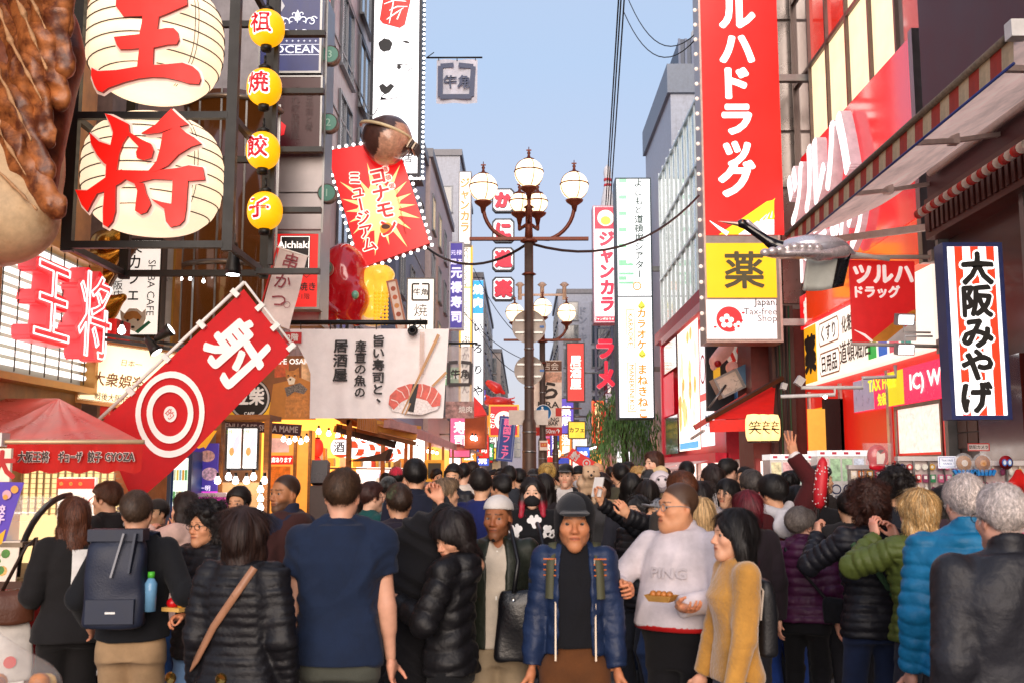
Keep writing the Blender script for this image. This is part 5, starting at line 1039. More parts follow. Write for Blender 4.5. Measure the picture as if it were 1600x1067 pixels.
q3=[L(214,752),L(168,640),L(150,690),L(170,775),L(215,790)];b.raw([(q3[1][0],.02,q3[1][1]),(q3[0][0],.03,q3[0][1]),(q3[4][0]-.05,.1,q3[4][1]),(q3[3][0],.16,q3[3][1])],[(0,1,2,3)],M('#d98a5a',.65,emit=.06,var=.2));b.build('cloth',t);b=MB();wm=M('#ece2de',.6,emit=.08,var=.06);ax_u=(c01-c00);ax_v=(c10-c00);Lu=np.linalg.norm(ax_u);Lv=np.linalg.norm(ax_v)
def onflag(x,z,y):v=(x+.5);u=.5-z;u2=min(max(u,0),1);p=fl(u,v);return(p[0],fz(u2,v)+y,p[1]-.03*math.sin(math.pi*u2)*v)
def ringf(c,r0,r1,y,n=40):
 V1=[onflag(c[0]+r*math.cos(2*math.pi*k/n),c[1]+r*math.sin(2*math.pi*k/n)*(Lv/Lu),y)for r in(r0,r1)for k in range(n)];b.raw(V1,[(k,n+k,n+(k+1)%n,(k+1)%n)for k in range(n)],wm)
c_=(.0,-.14);ringf(c_,.39,.46,-.022);ringf(c_,.235,.31,-.022);V1=[onflag(c_[0]+.085*math.cos(k/20*6.2832),c_[1]+.085*math.sin(k/20*6.2832)*Lv/Lu,-.022)for k in range(20)];b.raw(V1,[tuple(range(20))],wm)
sc_=Lv/Lu;b.text('的',0,0,1,0,RED,warp=lambda x,z,y:onflag(c_[0]+x*.11,c_[1]+z*.11*sc_,-.028));b.text('射',0,0,1,0,wm,bold=.03,wob=.012,warp=lambda x,z,y:onflag(.02+x*.74,.29+z*.72*sc_,-.022));b.build('print',t)
b=MB();P1=L(382,441);P2=L(152,655);P3=L(462,545);b.tube([(P2[0],.03,P2[1]),(P1[0],.0,P1[1])],.016,WHITE,8);b.tube([(P1[0],0,P1[1]),(P3[0],-.02,P3[1])],.011,WHITE,8)
for u in(.05,.28,.52,.76):p=fl(u,0);b.box((p[0]-.05,-.025,p[1]-.0),(p[0]+.03,.02,p[1]+.045),WHITE,(0,.75,0))
for v in(.3,.62,.95):p=fl(0,v);b.box((p[0]-.02,-.03,p[1]-.02),(p[0]+.06,.0,p[1]+.025),WHITE,(0,-.75,0))
b.build('pole',t)
# ---- kushikatsu banner, big sushi banner, cafe poster
t,w,h,m=sign_at('skewer_banner','slim white slanted banner with maroon skewer lettering','banner',409,386,481,515,9.6);L=locf(409,386,481,515,9.6);b=MB();q0,q1,q2,q3=L(437,386),L(481,400),L(452,515),L(405,500);V_=[]
for i in range(13):
 u=i/12;a=np.array(q0)*(1-u)+np.array(q3)*u;c=np.array(q1)*(1-u)+np.array(q2)*u
 for j in range(5):p=a*(1-j/4)+c*(j/4);V_.append((p[0],.012*math.sin(u*8+j),p[1]))
b.raw(V_,[(i*5+j,i*5+5+j,i*5+6+j,i*5+1+j)for i in range(12)for j in range(4)],FAB('#e6dcd8',.4),True);b.build('cloth',t);b=MB();mr=M('#7a1a2c',.6)
for ch,px,py in(('串',455,410),('か',443,441),('つ',436,470)):b.text(ch,*L(px,py),27*m,-.025,mr,rot=-.26,bold=.01,wob=.02)
b.ring(*L(449,477),4.5*m,5.3*m,-.02,mr,20);b.build('lettering',t);b=MB();b.tube([(*(L(434,384)[0],-.0),L(434,384)[1]),(L(402,500)[0],0,L(402,500)[1])],.008,M('#c02020',.5),6);b.tube([(L(432,386)[0],0,L(432,386)[1]),(L(484,402)[0],0,L(484,402)[1])],.008,WHITE,6);b.build('pole',t)
SD=12.4
t,w,h,m=sign_at('sushi_banner','wide white banner with brush lettering and a sushi picture on a black pole','banner',468,512,700,655,SD);L=locf(468,512,700,655,SD);b=MB();nu=40;V_=[]
for i in range(nu+1):
 u=i/nu
 for j in range(9):
  v=j/8;x0=L(450+35*min(1,v*2.2),0)[0];x1=L(701-8*v,0)[0];x=x0+(x1-x0)*u;V_.append((x,.03*math.sin(u*17)*v+.02*math.sin(u*31+2)*v,L(0,514+139*v-0*u)[1]))
b.raw(V_,[(i*9+j,i*9+j+1,(i+1)*9+j+1,(i+1)*9+j)for i in range(nu)for j in range(8)],FAB('#f6f2f4',.08,var=.08,bump=.1),True);b.build('cloth',t);b=MB();y=-.055
b.text('旨い寿司と、',*L(592,580),19*m,y,INK,vertical=True,bold=.035,wob=.025,pitch=1.0,sx=1.05);b.text('産直の魚の',*L(564,577),18*m,y,INK,vertical=True,bold=.03,wob=.025,pitch=1.0,sx=1.05);b.text('居酒屋',*L(533,563),22*m,y,INK,vertical=True,bold=.035,wob=.025,pitch=1.02,sx=1.05)
b.rect(*L(444,537),*L(473,520),y-.002,M('#c8242a',.6));b.text('2階',*L(459,528),12*m,y-.006,M('#f0e4e0',.6),bold=.03);b.build('lettering',t)
b=MB();sal=M('#d8655a',.6,var=.3,scale=14);pk=M('#e88a80',.6,var=.2,scale=14);ric=M('#ebe3e3',.7,var=.25,scale=40,bump=.4,bscale=60);lnm=M('#f2d8d2',.6)
b.flat([L(*q)for q in((612,636),(640,622),(672,622),(688,632),(684,640),(660,648),(630,646),(614,642))],y,ric)
b.flat([L(*q)for q in((608,632),(610,618),(622,606),(640,600),(662,600),(680,606),(690,618),(688,634),(676,636),(668,626),(654,622),(640,622),(628,628),(616,640))],y-.004,sal)
for k,(a,c)in enumerate((((612,624),(626,634)),((620,608),(634,622)),((634,601),(641,622)),((660,600),(658,620)),((674,604),(667,624)),((685,612),(674,632)))):b.flat(stroke_poly([L(*a),L((a[0]+c[0])/2+2,(a[1]+c[1])/2-2),L(*c)],[1.6*m,1.4*m,1*m]),y-.008,lnm)
b.flat([L(*q)for q in((646,600),(655,600),(651,622),(647,644),(638,642),(641,622))],y-.011,INK);wd_=M('#b98a5a',.5,var=.2)
b.flat(stroke_poly([L(686,524),L(660,580),L(629,646)],[5*m,4*m,2*m]),y-.014,wd_);b.flat(stroke_poly([L(698,582),L(676,604)],[4*m,3.4*m]),y-.014,wd_);b.flat(stroke_poly([L(642,630),L(634,648)],[3*m,2*m]),y-.017,wd_);b.rect(*L(656,585),*L(664,520),y+.002,M('#d8b8a8',.7,alpha=.5));b.build('picture',t)
b=MB();b.tube([(L(446,503)[0],.05,L(446,503)[1]),(L(668,504)[0],.0,L(668,504)[1])],.03,BLACK(),8)
for px in(470,516,588,640):b.tube([(L(px,504)[0],0,L(px,504)[1]),(L(px,515)[0],0,L(px,515)[1])],.006,BLACK(),5)
b.build('pole',t)
t=thing('spotlight','black ball spotlight under the pole of the sushi banner','spotlight',W(645,517,SD-.1));b=MB();b.lathe([(.02,-.07),(.055,-.05),(.065,0),(.05,.05),(.02,.065)],BLACK(),n=14,axis='y');b.build('housing',t);b=MB();b.lathe([(.045,-.052),(.04,-.06)],M('#c8c8cc',.1,.3),n=14,axis='y');b.tube([(0,.02,.06),(.05,.02,.1)],.01,BLACK(),5);b.build('lens',t)
t,w,h,m=sign_at('dog_cafe_poster','orange dog cafe poster with a round black logo and a sitting dog','sign',345,556,494,655,12.7);L=locf(345,556,494,655,12.7);MB().box((-w/2,-.03,-h/2),(w/2,.03,h/2),M('#6a3a20',.5,emit=.15,ehex='#a8602a',var=.7,scale=3)).build('board',t);b=MB();y=-.034;dg=lambda*p:[L(*q)for q in p]
b.flat(dg((345,655),(345,622),(400,618),(428,630),(428,655)),y,M('#e8a81c',.5,emit=.25));b.flat(dg((428,600),(470,590),(494,600),(494,655),(420,655)),y-.002,M('#b8722a',.5,emit=.12));b.flat(dg((430,566),(452,566),(452,588),(430,590)),y-.001,M('#c8542a',.5,emit=.15,var=.5,scale=14));b.flat(dg((472,560),(492,560),(492,600),(472,596)),y-.001,M('#e0b080',.5,emit=.15,var=.4,scale=10))
b.disc(*L(391,623),33*m,y-.006,M('#1c1614',.5));b.ring(*L(391,623),28.5*m,31.5*m,y-.009,WHITE);b.text('豆柴',*L(391,619),29*m,y-.01,M('#f0e6dc',.5,emit=.15),bold=.035,sx=.82);b.text('CAFE',*L(391,646),7*m,y-.013,M('#f0e6dc',.5,emit=.2),bold=.02);b.text('CAFE OSAKA',*L(457,565),12*m,y-.01,M('#f6f0ea',.5,emit=.4),bold=.02)
fu=M('#c07a3a',.6,emit=.12,var=.4,scale=20);cr=M('#e8d4b8',.6,emit=.1)
b.flat(dg((446,652),(448,618),(452,606),(458,600),(470,602),(480,612),(486,634),(488,652),(478,652),(474,640),(470,652),(460,652),(458,638),(454,652)),y-.012,fu);b.flat(dg((448,590),(447,574),(453,580),(461,579),(468,574),(469,590),(464,600),(455,602)),y-.015,fu);b.flat(dg((450,592),(456,588),(463,592),(461,600),(453,601)),y-.018,cr);b.disc(*L(452,587),1.3*m,y-.02,INK,n=8);b.disc(*L(462,587),1.3*m,y-.02,INK,n=8);b.disc(*L(455,593),1.7*m,y-.021,INK,n=8)
b.flat(dg((446,606),(470,598),(482,608),(476,616),(462,612),(450,620)),y-.02,M('#8a8078',.7,var=.9,scale=60));b.build('print',t)
# ---- white vertical lightbox, museum board, octopus, helmet ball, ox flags
t,w,h,m=sign_at('white_vertical_sign','tall white vertical lightbox with a red seal and sparse black brush strokes','sign',584,-60,662,284,24);L=locf(584,-60,662,284,24);lightbox(t,w,h,.9,E('#fbfbff',1.05,.03),M('#181c28',.4,.3),.07);b=MB();y=-.46;K=M('#262a30',.5)
b.flat([L(*q)for q in((603,8),(614,2),(640,8),(645,14),(636,52),(628,57),(602,50),(597,44))],y,E('#d8221c',.7));wl_=E('#ffffff',.8)
for k,pts in enumerate((((604,20),(620,14),(638,16)),((612,30),(624,24),(640,24)),((608,44),(622,34),(634,26)),((620,8),(616,30),(612,50)),((630,30),(624,44)))):b.flat(stroke_poly([L(*p)for p in pts],[1.2*m,2.2*m,1*m][:len(pts)]),y-.004-.002*k,wl_)
b.flat([(L(606,83)[0]+(11+.9*math.sin(5*a))*m*math.cos(a),L(606,83)[1]+(11+.8*math.cos(7*a))*m*math.sin(a))for a in np.linspace(0,6.1,30)],y,K);b.flat(stroke_poly([L(633,77),L(638,78),L(643,80)],[2*m,4.5*m,2*m]),y,K);b.flat(stroke_poly([L(624,114),L(634,112),L(644,114),L(646,119),L(640,123)],[4*m,1.2*m,1.2*m,1.6*m,1*m]),y,K);b.disc(*L(627,117),3.5*m,y-.003,K,n=14)
b.flat([L(*q)for q in((596,146),(602,142),(608,147),(614,142),(620,146),(612,156),(606,159),(599,154))],y,K);b.flat(stroke_poly([L(606,156),L(600,163),L(598,167),L(612,166),L(645,159)],[1.6*m,1.2*m,1.6*m,1.2*m,.8*m]),y-.003,K);b.text('店',*L(640,257),15*m,y,K,wob=.04,bold=.01)
b.build('lettering',t);b=MB();bl=E('#ffb050',2.4,0)
for i in range(46):b.ball((w/2+.05,-.4,-h/2+i*h/46),.035,bl,6,4)
for i in range(10):b.ball((-w/2+.6+i*w/16,-.42,-h/2-.05),.035,bl,6,4)
b.build('bulb',t)
MD=19.5;t,w,h,m=sign_at('museum_board','tilted red takoyaki museum board with yellow rays and bulb trim','sign',511,222,668,418,MD);L=locf(511,222,668,418,MD);b=MB();cor=[L(511,238),L(620,222),L(672,382),L(566,420)];b.prism(cor,-.1,.12,E('#e01a1e',.62,.06),M('#8a1414',.5));b.build('board',t);b=MB();ce=np.array(L(594,328));rm=E('#ffd98a',.75)
def cut(p,q):
 for u in np.linspace(1,0,30):
  s_=p+(q-p)*u;ok=all((cor[(i+1)%4][0]-cor[i][0])*(s_[1]-cor[i][1])-(cor[(i+1)%4][1]-cor[i][1])*(s_[0]-cor[i][0])<-.02 for i in range(4))
  if ok:return s_
 return p
for k in range(18):
 a=k/18*2*math.pi+.1;tip=cut(ce,ce+np.array([math.cos(a),math.sin(a)])*(62+16*(k%2))*m);nn=np.array([-math.sin(a),math.cos(a)]);b.flat([tuple(ce+nn*6.5*m+(tip-ce)*.25),tuple(tip),tuple(ce-nn*6.5*m+(tip-ce)*.25)],-.104-.0005*k,rm)
b.flat([(ce[0]+(30+5*(k%2))*m*math.cos(k/22*6.283),ce[1]+(36+6*(k%2))*m*math.sin(k/22*6.283))for k in range(22)],-.116,rm);b.build('ray',t);b=MB();rt=.22
for i,(s_,px,py,ps)in enumerate((('コナモン',600,318,27),('ミュージアム',567,333,21))):
 n=len(s_)
 for j,ch in enumerate(s_):
  o=(n-1)/2-j;cx,cz=L(px-o*ps*math.sin(rt),py-o*ps*math.cos(rt));rr=rt+(math.pi/2*-1 if ch=='ー' else 0)
  b.text(ch,cx,cz,(ps+3)*m,-.122,E('#fff2e0',.8),bold=.1,rot=rr);b.text(ch,cx,cz,(ps+3)*m,-.128,E('#c81420',.55),bold=.03,rot=rr)
for k,ch in enumerate('道頓堀'):cx,cz=L(603+k*5,268+k*13);b.disc(cx,cz,6.5*m,-.122,E('#fff2e0',.7),n=16);b.text(ch,cx,cz,9.5*m,-.127,E('#c81420',.5),rot=rt,bold=.02)
b.text('Dotonbori Konamon Museum',*L(628,334),6*m,-.124,M('#5a1414',.5),rot=-math.pi/2+rt);cx,cz=L(605,360);b.disc(cx,cz,10*m,-.13,E('#e88a20',.6));b.disc(cx-1*m,cz+3*m,7*m,-.133,M('#5a2410',.5),4*m);b.build('lettering',t);b=MB();bl=E('#ffb450',2.6,0)
for i in range(4):
 p,q=np.array(cor[i]),np.array(cor[(i+1)%4]);n=int(np.linalg.norm(q-p)/.13)
 for k in range(n):s_=p+(q-p)*k/n;e_=nrm(s_-ce)*.05;b.ball((s_[0]+e_[0],-.06,s_[1]+e_[1]),.035,bl,6,4)
b.build('bulb',t)
t=thing('takoyaki_ball','giant brown fried octopus ball with a pale band above the museum board','sculpture',W(604,218,MD-.4));m=MD/FPX;V,F=solid([ell((0,0,0),40*m)],.03,2);rg=np.random.default_rng(8);N=vnorm(V,F);wv=waves(V,rg,6,4,11,1);V2=V+N*(.02*wv)[:,None];C=np.where((wv>.25)[:,None]&(V[:,2:3]<.2),np.array(lin('#c99a80')),np.array(lin('#4a2f26')));C=C*rg.uniform(.8,1.15,(len(C),1));mesh_np('ball',V2.astype(f32),F,[M('#ffffff',.35,attr='Col',var=.3,scale=8,coat=.5)],t,attr=C)
b=MB();b.tube([(40.5*m*math.cos(a),40.5*m*math.sin(a),10*m-13*m*math.cos(a))for a in np.linspace(math.pi,2*math.pi,20)],.035,M('#d8c8a0',.4),6);b.build('band',t);b=MB()
for k in range(7):x=(24+k*4)*m;b.box((x,-.15-k*.01,(-14-k*1.5)*m),(x+2.6*m,.3,(6-k*3)*m),M('#d8c8b0' if k%2 else'#3a2c26',.6),(0,.55,0))
b.build('slat',t)
t=thing('octopus_sculpture','giant glossy red octopus head with a green eye under the museum board','sculpture',W(535,440,18.8));m=18.8/FPX;q=lambda px,py,y=0:((px-535)*m,y,(440-py)*m)
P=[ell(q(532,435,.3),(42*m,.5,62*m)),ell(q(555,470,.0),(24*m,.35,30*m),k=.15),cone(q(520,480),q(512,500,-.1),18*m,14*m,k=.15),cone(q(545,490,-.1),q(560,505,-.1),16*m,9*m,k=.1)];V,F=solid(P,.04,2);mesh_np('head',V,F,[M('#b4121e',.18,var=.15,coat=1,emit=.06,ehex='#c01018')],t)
b=MB();b.lathe([(12*m,-.1),(12*m,.06)],M('#b8b0a0',.3,.4),n=22,axis='y',c=q(513,424,-.28));b.lathe([(9*m,-.13),(9*m,-.09)],M('#2c7a66',.3,coat=1),n=22,axis='y',c=q(513,424,-.28));b.ball(q(561,467,-.36),(6*m,.09,7*m),M('#7ac8b0',.2,coat=1),12,8);b.build('eye',t)
P=[cone(q(507,448,-.2),q(512,478,-.42),9*m,7*m),cone(q(512,478,-.42),q(536,495,-.45),7*m,5*m,k=.08)];V,F=solid(P,.03,2);mesh_np('tentacle',V,F,[M('#a8121c',.18,coat=1)],t)
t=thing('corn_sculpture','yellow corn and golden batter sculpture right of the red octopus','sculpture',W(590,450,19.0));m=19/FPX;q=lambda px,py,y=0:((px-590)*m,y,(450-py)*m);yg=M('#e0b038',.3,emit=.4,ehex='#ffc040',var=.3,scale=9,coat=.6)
P=[ell(q(590,428,.1),(26*m,.35,16*m)),ell(q(572,450,.1),(16*m,.3,20*m),k=.1),cone(q(598,430),q(596,470),14*m,11*m,k=.1),ell(q(582,486),(16*m,.25,18*m),k=.1)];V,F=solid(P,.035,2);mesh_np('batter',V,F,[yg],t);b=MB()
for i in range(9):
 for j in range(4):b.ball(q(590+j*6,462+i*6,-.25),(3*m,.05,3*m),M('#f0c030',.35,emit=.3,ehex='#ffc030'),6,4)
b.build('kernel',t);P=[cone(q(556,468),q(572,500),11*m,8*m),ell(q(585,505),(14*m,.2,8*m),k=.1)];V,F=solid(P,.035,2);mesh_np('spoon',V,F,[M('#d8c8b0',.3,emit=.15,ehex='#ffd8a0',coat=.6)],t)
t=thing('side_menu_board','slanted pale food menu board beside the corn sculpture','sign',W(620,478,18.5),(0,-.22,0));m=18.5/FPX;b=MB();b.box((-7*m,0,-38*m),(7*m,.08,40*m),M('#d8c0b0',.5,emit=.1));b.build('board',t);b=MB();frame_bars(b,-8.5*m,-40*m,8.5*m,42*m,.03,-.02,.1,M('#b06a4a',.4));
for k in range(5):b.disc(0,(-28+14*k)*m,4*m,-.004,M(('#c8643a','#a84a2a','#d8904a')[k%3],.5),n=10)
b.build('print',t)
for i,(x0,y0,x1,y1,d,lab)in enumerate(((682,94,746,162,22,'pale hanging flag with grey ox horn logo high above the street'),(697,541,741,653,17,'see-through grey ox logo flag hanging beside the sushi banner'))):
 t,w,h,m=sign_at('ox_flag',lab,'flag',x0,y0,x1,y1,d);b=MB();n=12;V_=[]
 for k in range(n+1):
  for j in range(7):V_.append((-w/2+w*k/n,.03*math.sin(k*.9+j*.4),-h/2+h*j/6))
 b.raw(V_,[(k*7+j,(k+1)*7+j,(k+1)*7+j+1,k*7+j+1)for k in range(n)for j in range(6)],M('#c9cede',.7)if i==0 else M('#b8aeb2',.6,alpha=.72,emit=.04),True);b.build('cloth',t);b=MB();K=M('#4a5674' if i==0 else'#3a3438',.6);cy=0 if i==0 else h*.12;r=w*.4
 q_=[(-r*.2,cy+r),(-r,cy+r*.94),(-r,cy-r),(r*.9,cy-r),(r,cy+r*.9),(r*.1,cy+r)]
 for k in range(5):b.flat(stroke_poly([q_[k],q_[k+1]],[w*.12]*2),-.05-.001*k,K)
 b.text('牛角',0,cy-r*.05,r*.85,-.055,K,bold=.03,wob=.04)
 if i==1:b.rect(-w/2,-h/2,w/2,-h*.27,-.048,M('#b8908c',.6,var=.7,scale=12));b.text('焼肉',w*.2,-h*.38,w*.25,-.052,M('#f0e8e4',.6),bold=.02)
 b.build('print',t);b=MB();b.tube([(-w*.75,0,h/2+.05),(w*.62,0,h/2+.05)],.02,BLACK(),6);b.tube([(-w*.75,0,h/2+.05),(-w*.6,.3,h/2+.3)],.012,BLACK(),5)
 for k in(-.45,0,.45):b.box((k*w-.01,-.01,h/2-.02),(k*w+.01,.01,h/2+.05),BLACK())
 b.build('pole',t)
t,w,h,m=sign_at('ox_grill_sign','white vertical grill sign with boxed ox logo above the sushi banner','sign',636,436,680,517,20);L=locf(636,436,680,517,20);lightbox(t,w,h,.2,E('#f6f0e8',.75),M('#4a4440',.4),.025);b=MB();K=M('#2a2224',.5);y=-.105;cx,cz=L(658,458);r=13*m
q_=[(cx-2*m,cz+r),(cx-r,cz+r),(cx-r,cz-r),(cx+r,cz-r),(cx+r,cz+r),(cx+2*m,cz+r)];[b.flat(stroke_poly([q_[k],q_[k+1]],[3*m]*2),y-.001*k,K)for k in range(5)];b.text('牛角',cx,cz,12*m,y-.003,K,bold=.02,wob=.03);b.text('焼肉',*L(658,497),22*m,y,K,vertical=True);b.build('lettering',t)
t,w,h,m=sign_at('sushi_sign','purple vertical sushi sign with pale lettering','sign',702,380,725,516,33);L=locf(702,380,725,516,33);lightbox(t,w,h,.35,E('#3a2c92',.55),M('#c8c4d0',.4),.05);b=MB();wm=E('#e0d8f4',.7)
b.text('元禄寿司',*L(713.5,462),19*m,-.18,wm,vertical=True,bold=.045,pitch=1.24,sx=.95);b.text('廻る',*L(713.5,411),10*m,-.18,wm,bold=.03);b.text('元禄',*L(713.5,397),9*m,-.18,wm,bold=.01);b.build('lettering',t)
t,w,h,m=sign_at('karaoke_sign','white and orange vertical karaoke sign behind the left lamp globe','sign',717,271,737,385,42);L=locf(717,271,737,385,42);lightbox(t,w,h,.5,E('#fff3ea',1.0),M('#8a8a90',.4),.05);b=MB();b.text('ジャンカラ',*L(727,323),18*m,-.26,E('#f0803a',.8),vertical=True,bold=.04,pitch=1.0,sx=.9);b.build('lettering',t)
t,w,h,m=sign_at('cafe_sign','yellow rimmed vertical sign below the orange karaoke sign','sign',718,386,738,640,43);L=locf(718,386,738,640,43);lightbox(t,w,h,.5,E('#fff6e4',.95),E('#f0b440',.8),.08);b=MB();K=M('#3a3438',.5);b.text('スパゲッティ',*L(728,420),11*m,-.26,K,vertical=True,wob=.03);b.text('ぶっかけうどん',*L(728,570),13*m,-.26,K,vertical=True,bold=.01,wob=.03);b.text('セルフサービス',*L(728,495),7*m,-.26,K,vertical=True)
b.rect(*L(719,452),*L(737,450),-.262,E('#f0b440',.8));b.build('lettering',t)
t,w,h,m=sign_at('yakiniku_sign','white vertical grilled meat sign with a bright blue head','sign',738,439,757,634,36);L=locf(738,439,757,634,36);lightbox(t,w,h,.5,E('#f8fbff',.95),M('#8a9098',.4),.04);b=MB();b.rect(*L(739.5,492),*L(755.5,441),-.262,E('#18a0e8',.8));b.text('焼肉',*L(747.5,465),16*m,-.266,E('#ffffff',.9),vertical=True,bold=.045,pitch=1.3);b.text('いろりや',*L(747.5,562),17*m,-.262,M('#22262c',.5),vertical=True,bold=.02,pitch=1.95,wob=.05);b.build('lettering',t)
for i,(ch,py)in enumerate((('か',314),('に',361),('道',406),('楽',452))):
 t,w,h,m=sign_at('crab_restaurant_plate',('top','second','third','bottom')[i]+' white octagonal plate with a crimson character beside the lamp post','sign',769,py-18.5,804,py+18.5,54,'stacked white plates with crimson characters');oc=lambda s_:[(s_*w/2*a,s_*h/2*c)for a,c in((-.72,1),(.72,1),(1,.72),(1,-.72),(.72,-1),(-.72,-1),(-1,-.72),(-1,.72))]
 b=MB();b.prism(oc(1),-.1,.3,M('#26323c',.5));b.build('frame',t);b=MB();b.flat(oc(.86),-.105,E('#f2f2f6',.8));b.build('panel',t);b=MB();b.text(ch,.03,-.03,27*m,-.115,M('#8a8f96',.5),bold=.08);b.text(ch,0,0,27*m,-.2,M('#c8203a',.5,emit=.25,ehex='#d02040'),bold=.07,depth=.08);b.build('lettering',t)
t,w,h,m=sign_at('fair_banner','tilted blue banner with pink lettering over the far left crowd','banner',778,650,804,720,30);t.rotation_euler=(0,.1,0);L=locf(778,650,804,720,30);MB().box((-w/2,-.02,-h/2),(w/2,.02,h/2),M('#3a4a8a',.6,emit=.15)).build('cloth',t);b=MB();frame_bars(b,-w*.44,-h*.46,w*.44,h*.46,.03,-.03,-.022,M('#8a9ac8',.5));b.text('韓国フェア',*L(791,685),13*m,-.034,E('#e05a8a',.5),vertical=True,bold=.03,pitch=.98);b.build('lettering',t)
t,w,h,m=sign_at('round_logo_board','red board with a white round logo behind the blue banner','sign',764,632,811,682,38);lightbox(t,w,h,.2,E('#c81c2c',.6),E('#f0a030',.7),.06);b=MB();b.disc(0,0,15*m,-.11,E('#f6ead8',.8));b.text('串',0,0,18*m,-.115,M('#c01c28',.5),bold=.04);b.text('なにわ',-w*.38,0,8*m,-.112,EW,vertical=True,bold=.02);b.text('名物',w*.38,0,8*m,-.112,EW,vertical=True,bold=.02);b.build('lettering',t)
# ---- lit stalls along the left side
OW=M('#a8692c',.55,var=.35,scale=6,stretch=(1,1,6),bump=.15);DW=M('#4a2c18',.6,var=.3,scale=5)
t,w,h,m=sign_at('menu_kiosk','wooden kiosk with two bright ice cream menu screens and bulbs','kiosk',335,655,420,800,10.4);L=locf(335,655,420,800,10.4);b=MB()
for px in(340,415):b.box((L(px-4,0)[0],0,-W(0,727,10.4).z),(L(px+4,0)[0],.12,h/2),OW)
b.box((-w/2,-.005,h/2),(w/2,.5,h/2+.05),OW);b.box((-w/2+.06,.1,-W(0,727,10.4).z),(w/2-.06,.16,-h*.18),M('#c89a60',.6,emit=.15,ehex='#ffd090'));b.build('frame',t);b=MB()
for px in(366,392):b.rect(*L(px-12.3,732),*L(px+12.3,668),-.02,E('#f4f6f4',1.15,.05));b.flat([L(px-3,700),L(px+2,685),L(px+9,676),L(px+10,690),L(px+2,712)],-.024,E('#f0c8dc',.9));b.disc(*L(px-3,705),4*m,-.027,E('#d8a060',.7),7*m,10);b.text('3種',*L(px-6,674),7*m,-.025,E('#8ab04a',.6));b.text('アイス',*L(px,724),7*m,-.025,M('#3a6a8a',.5),bold=.01)
b.build('menu_screen',t);frm=MB();frame_bars(frm,*L(352,734),*L(406,666),.02,-.022,.0,M('#3a3a3c',.4));frm.box((L(378.5,0)[0],-.022,L(0,734)[1]),(L(380,0)[0],0,L(0,666)[1]),M('#3a3a3c',.4));frm.build('screen_frame',t)
for i in range(6):bulb('warm bulb under the menu screens, %s from the red flag'%ORD(i),W(340+i*14+(i%2)*3,751-6*(i%3==1),10.3),.045,14,'bulbs under the menu screens')
for i in range(4):bulb('warm bulb on the kiosk post, %s from above'%ORD(i),W(407,765+i*14,10.2),.045,12,'bulbs down the kiosk post')
t,w,h,m=sign_at('yellow_canopy','small yellow fabric canopy left of the kiosk','awning',283,672,338,700,10.3);b=MB();n=10
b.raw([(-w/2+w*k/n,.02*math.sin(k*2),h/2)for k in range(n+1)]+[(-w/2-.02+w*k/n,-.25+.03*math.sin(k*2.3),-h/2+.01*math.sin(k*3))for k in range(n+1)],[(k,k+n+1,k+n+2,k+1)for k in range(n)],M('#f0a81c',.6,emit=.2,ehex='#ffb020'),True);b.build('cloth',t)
t,w,h,m=sign_at('drinks_fridge','blue framed glass drinks fridge with lit shelves beside the purple poster','fridge',262,705,300,830,10.0);z0=-W(0,767,10).z;b=MB();b.box((-w/2,.02,z0),(w/2,.6,h/2),M('#1c3a7a',.4));b.build('body',t);b=MB();b.rect(-w*.3,-h*.45,w*.42,h*.42,.012,E('#dff0ea',.9,.1));b.build('lit_interior',t);b=MB()
for k in range(3):
 for j in range(6):b.box((-w*.28+j*w*.115,-.0,-h*.4+k*h*.27),(-w*.2+j*w*.115,.01,-h*.27+k*h*.27),M(('#d8a030','#5aa86a','#c8d8c0','#e0c860','#8ab8d0')[(j+k)%5],.3,emit=.25))
b.build('bottle',t);b=MB();frame_bars(b,-w/2,z0,w/2,h/2,.035,-.03,.018,M('#16306a',.35));b.build('door_frame',t)
t,w,h,m=sign_at('dessert_poster','purple poster of shaved ice and pastry beside the drinks fridge','poster',298,692,340,772,10.3);L=locf(298,692,340,772,10.3);MB().box((-w/2,0,-h/2),(w/2,.03,h/2),M('#3a2c74',.5,emit=.3,ehex='#4a3aa0',var=.5,scale=5)).build('board',t);b=MB();b.disc(*L(324,712),12*m,-.004,M('#c89890',.6,emit=.25,var=.7,scale=30),9*m);b.disc(*L(328,740),13*m,-.004,M('#c8a0b0',.6,emit=.25,var=.8,scale=30),10*m);b.text('一明',*L(320,762),9*m,-.006,E('#e8e0f4',.7),bold=.02);b.rect(*L(298,778),*L(340,767),-.003,E('#d040c0',.7));b.build('print',t)
t=thing('counter_display','pink lit counter under the purple poster','counter',W(318,800,10.2));b=MB();b.box((-.2,0,-1.3),(.2,.4,.15),E('#c02a9a',.5));b.build('front',t);b=MB();b.box((-.22,-.02,.151),(.22,.42,.19),M('#e8d8e8',.4));b.build('top',t)
for i in range(5):
 t=thing('paper_lantern','small red and white paper lantern near the fridge, %s from the stall'%ORD(i),'lantern',W(232+i*9,726-(i%2)*5,10.2),group='small lanterns by the drinks fridge');b=MB();b.lathe([(.01,.09),(.03,.085),(.045,.03),(.045,-.03),(.03,-.085),(.01,-.09)],M('#e8b0a0',.5,emit=.5,ehex='#ff9080'),n=12);b.build('paper',t);b=MB();b.text('祭',0,0,.07,-.05,RED,bold=.02);b.build('lettering',t)
t,w,h,m=sign_at('maroon_valance','dark maroon shop valance with pale lettering under the dog cafe poster','awning',345,655,472,682,12.3);b=MB();n=30
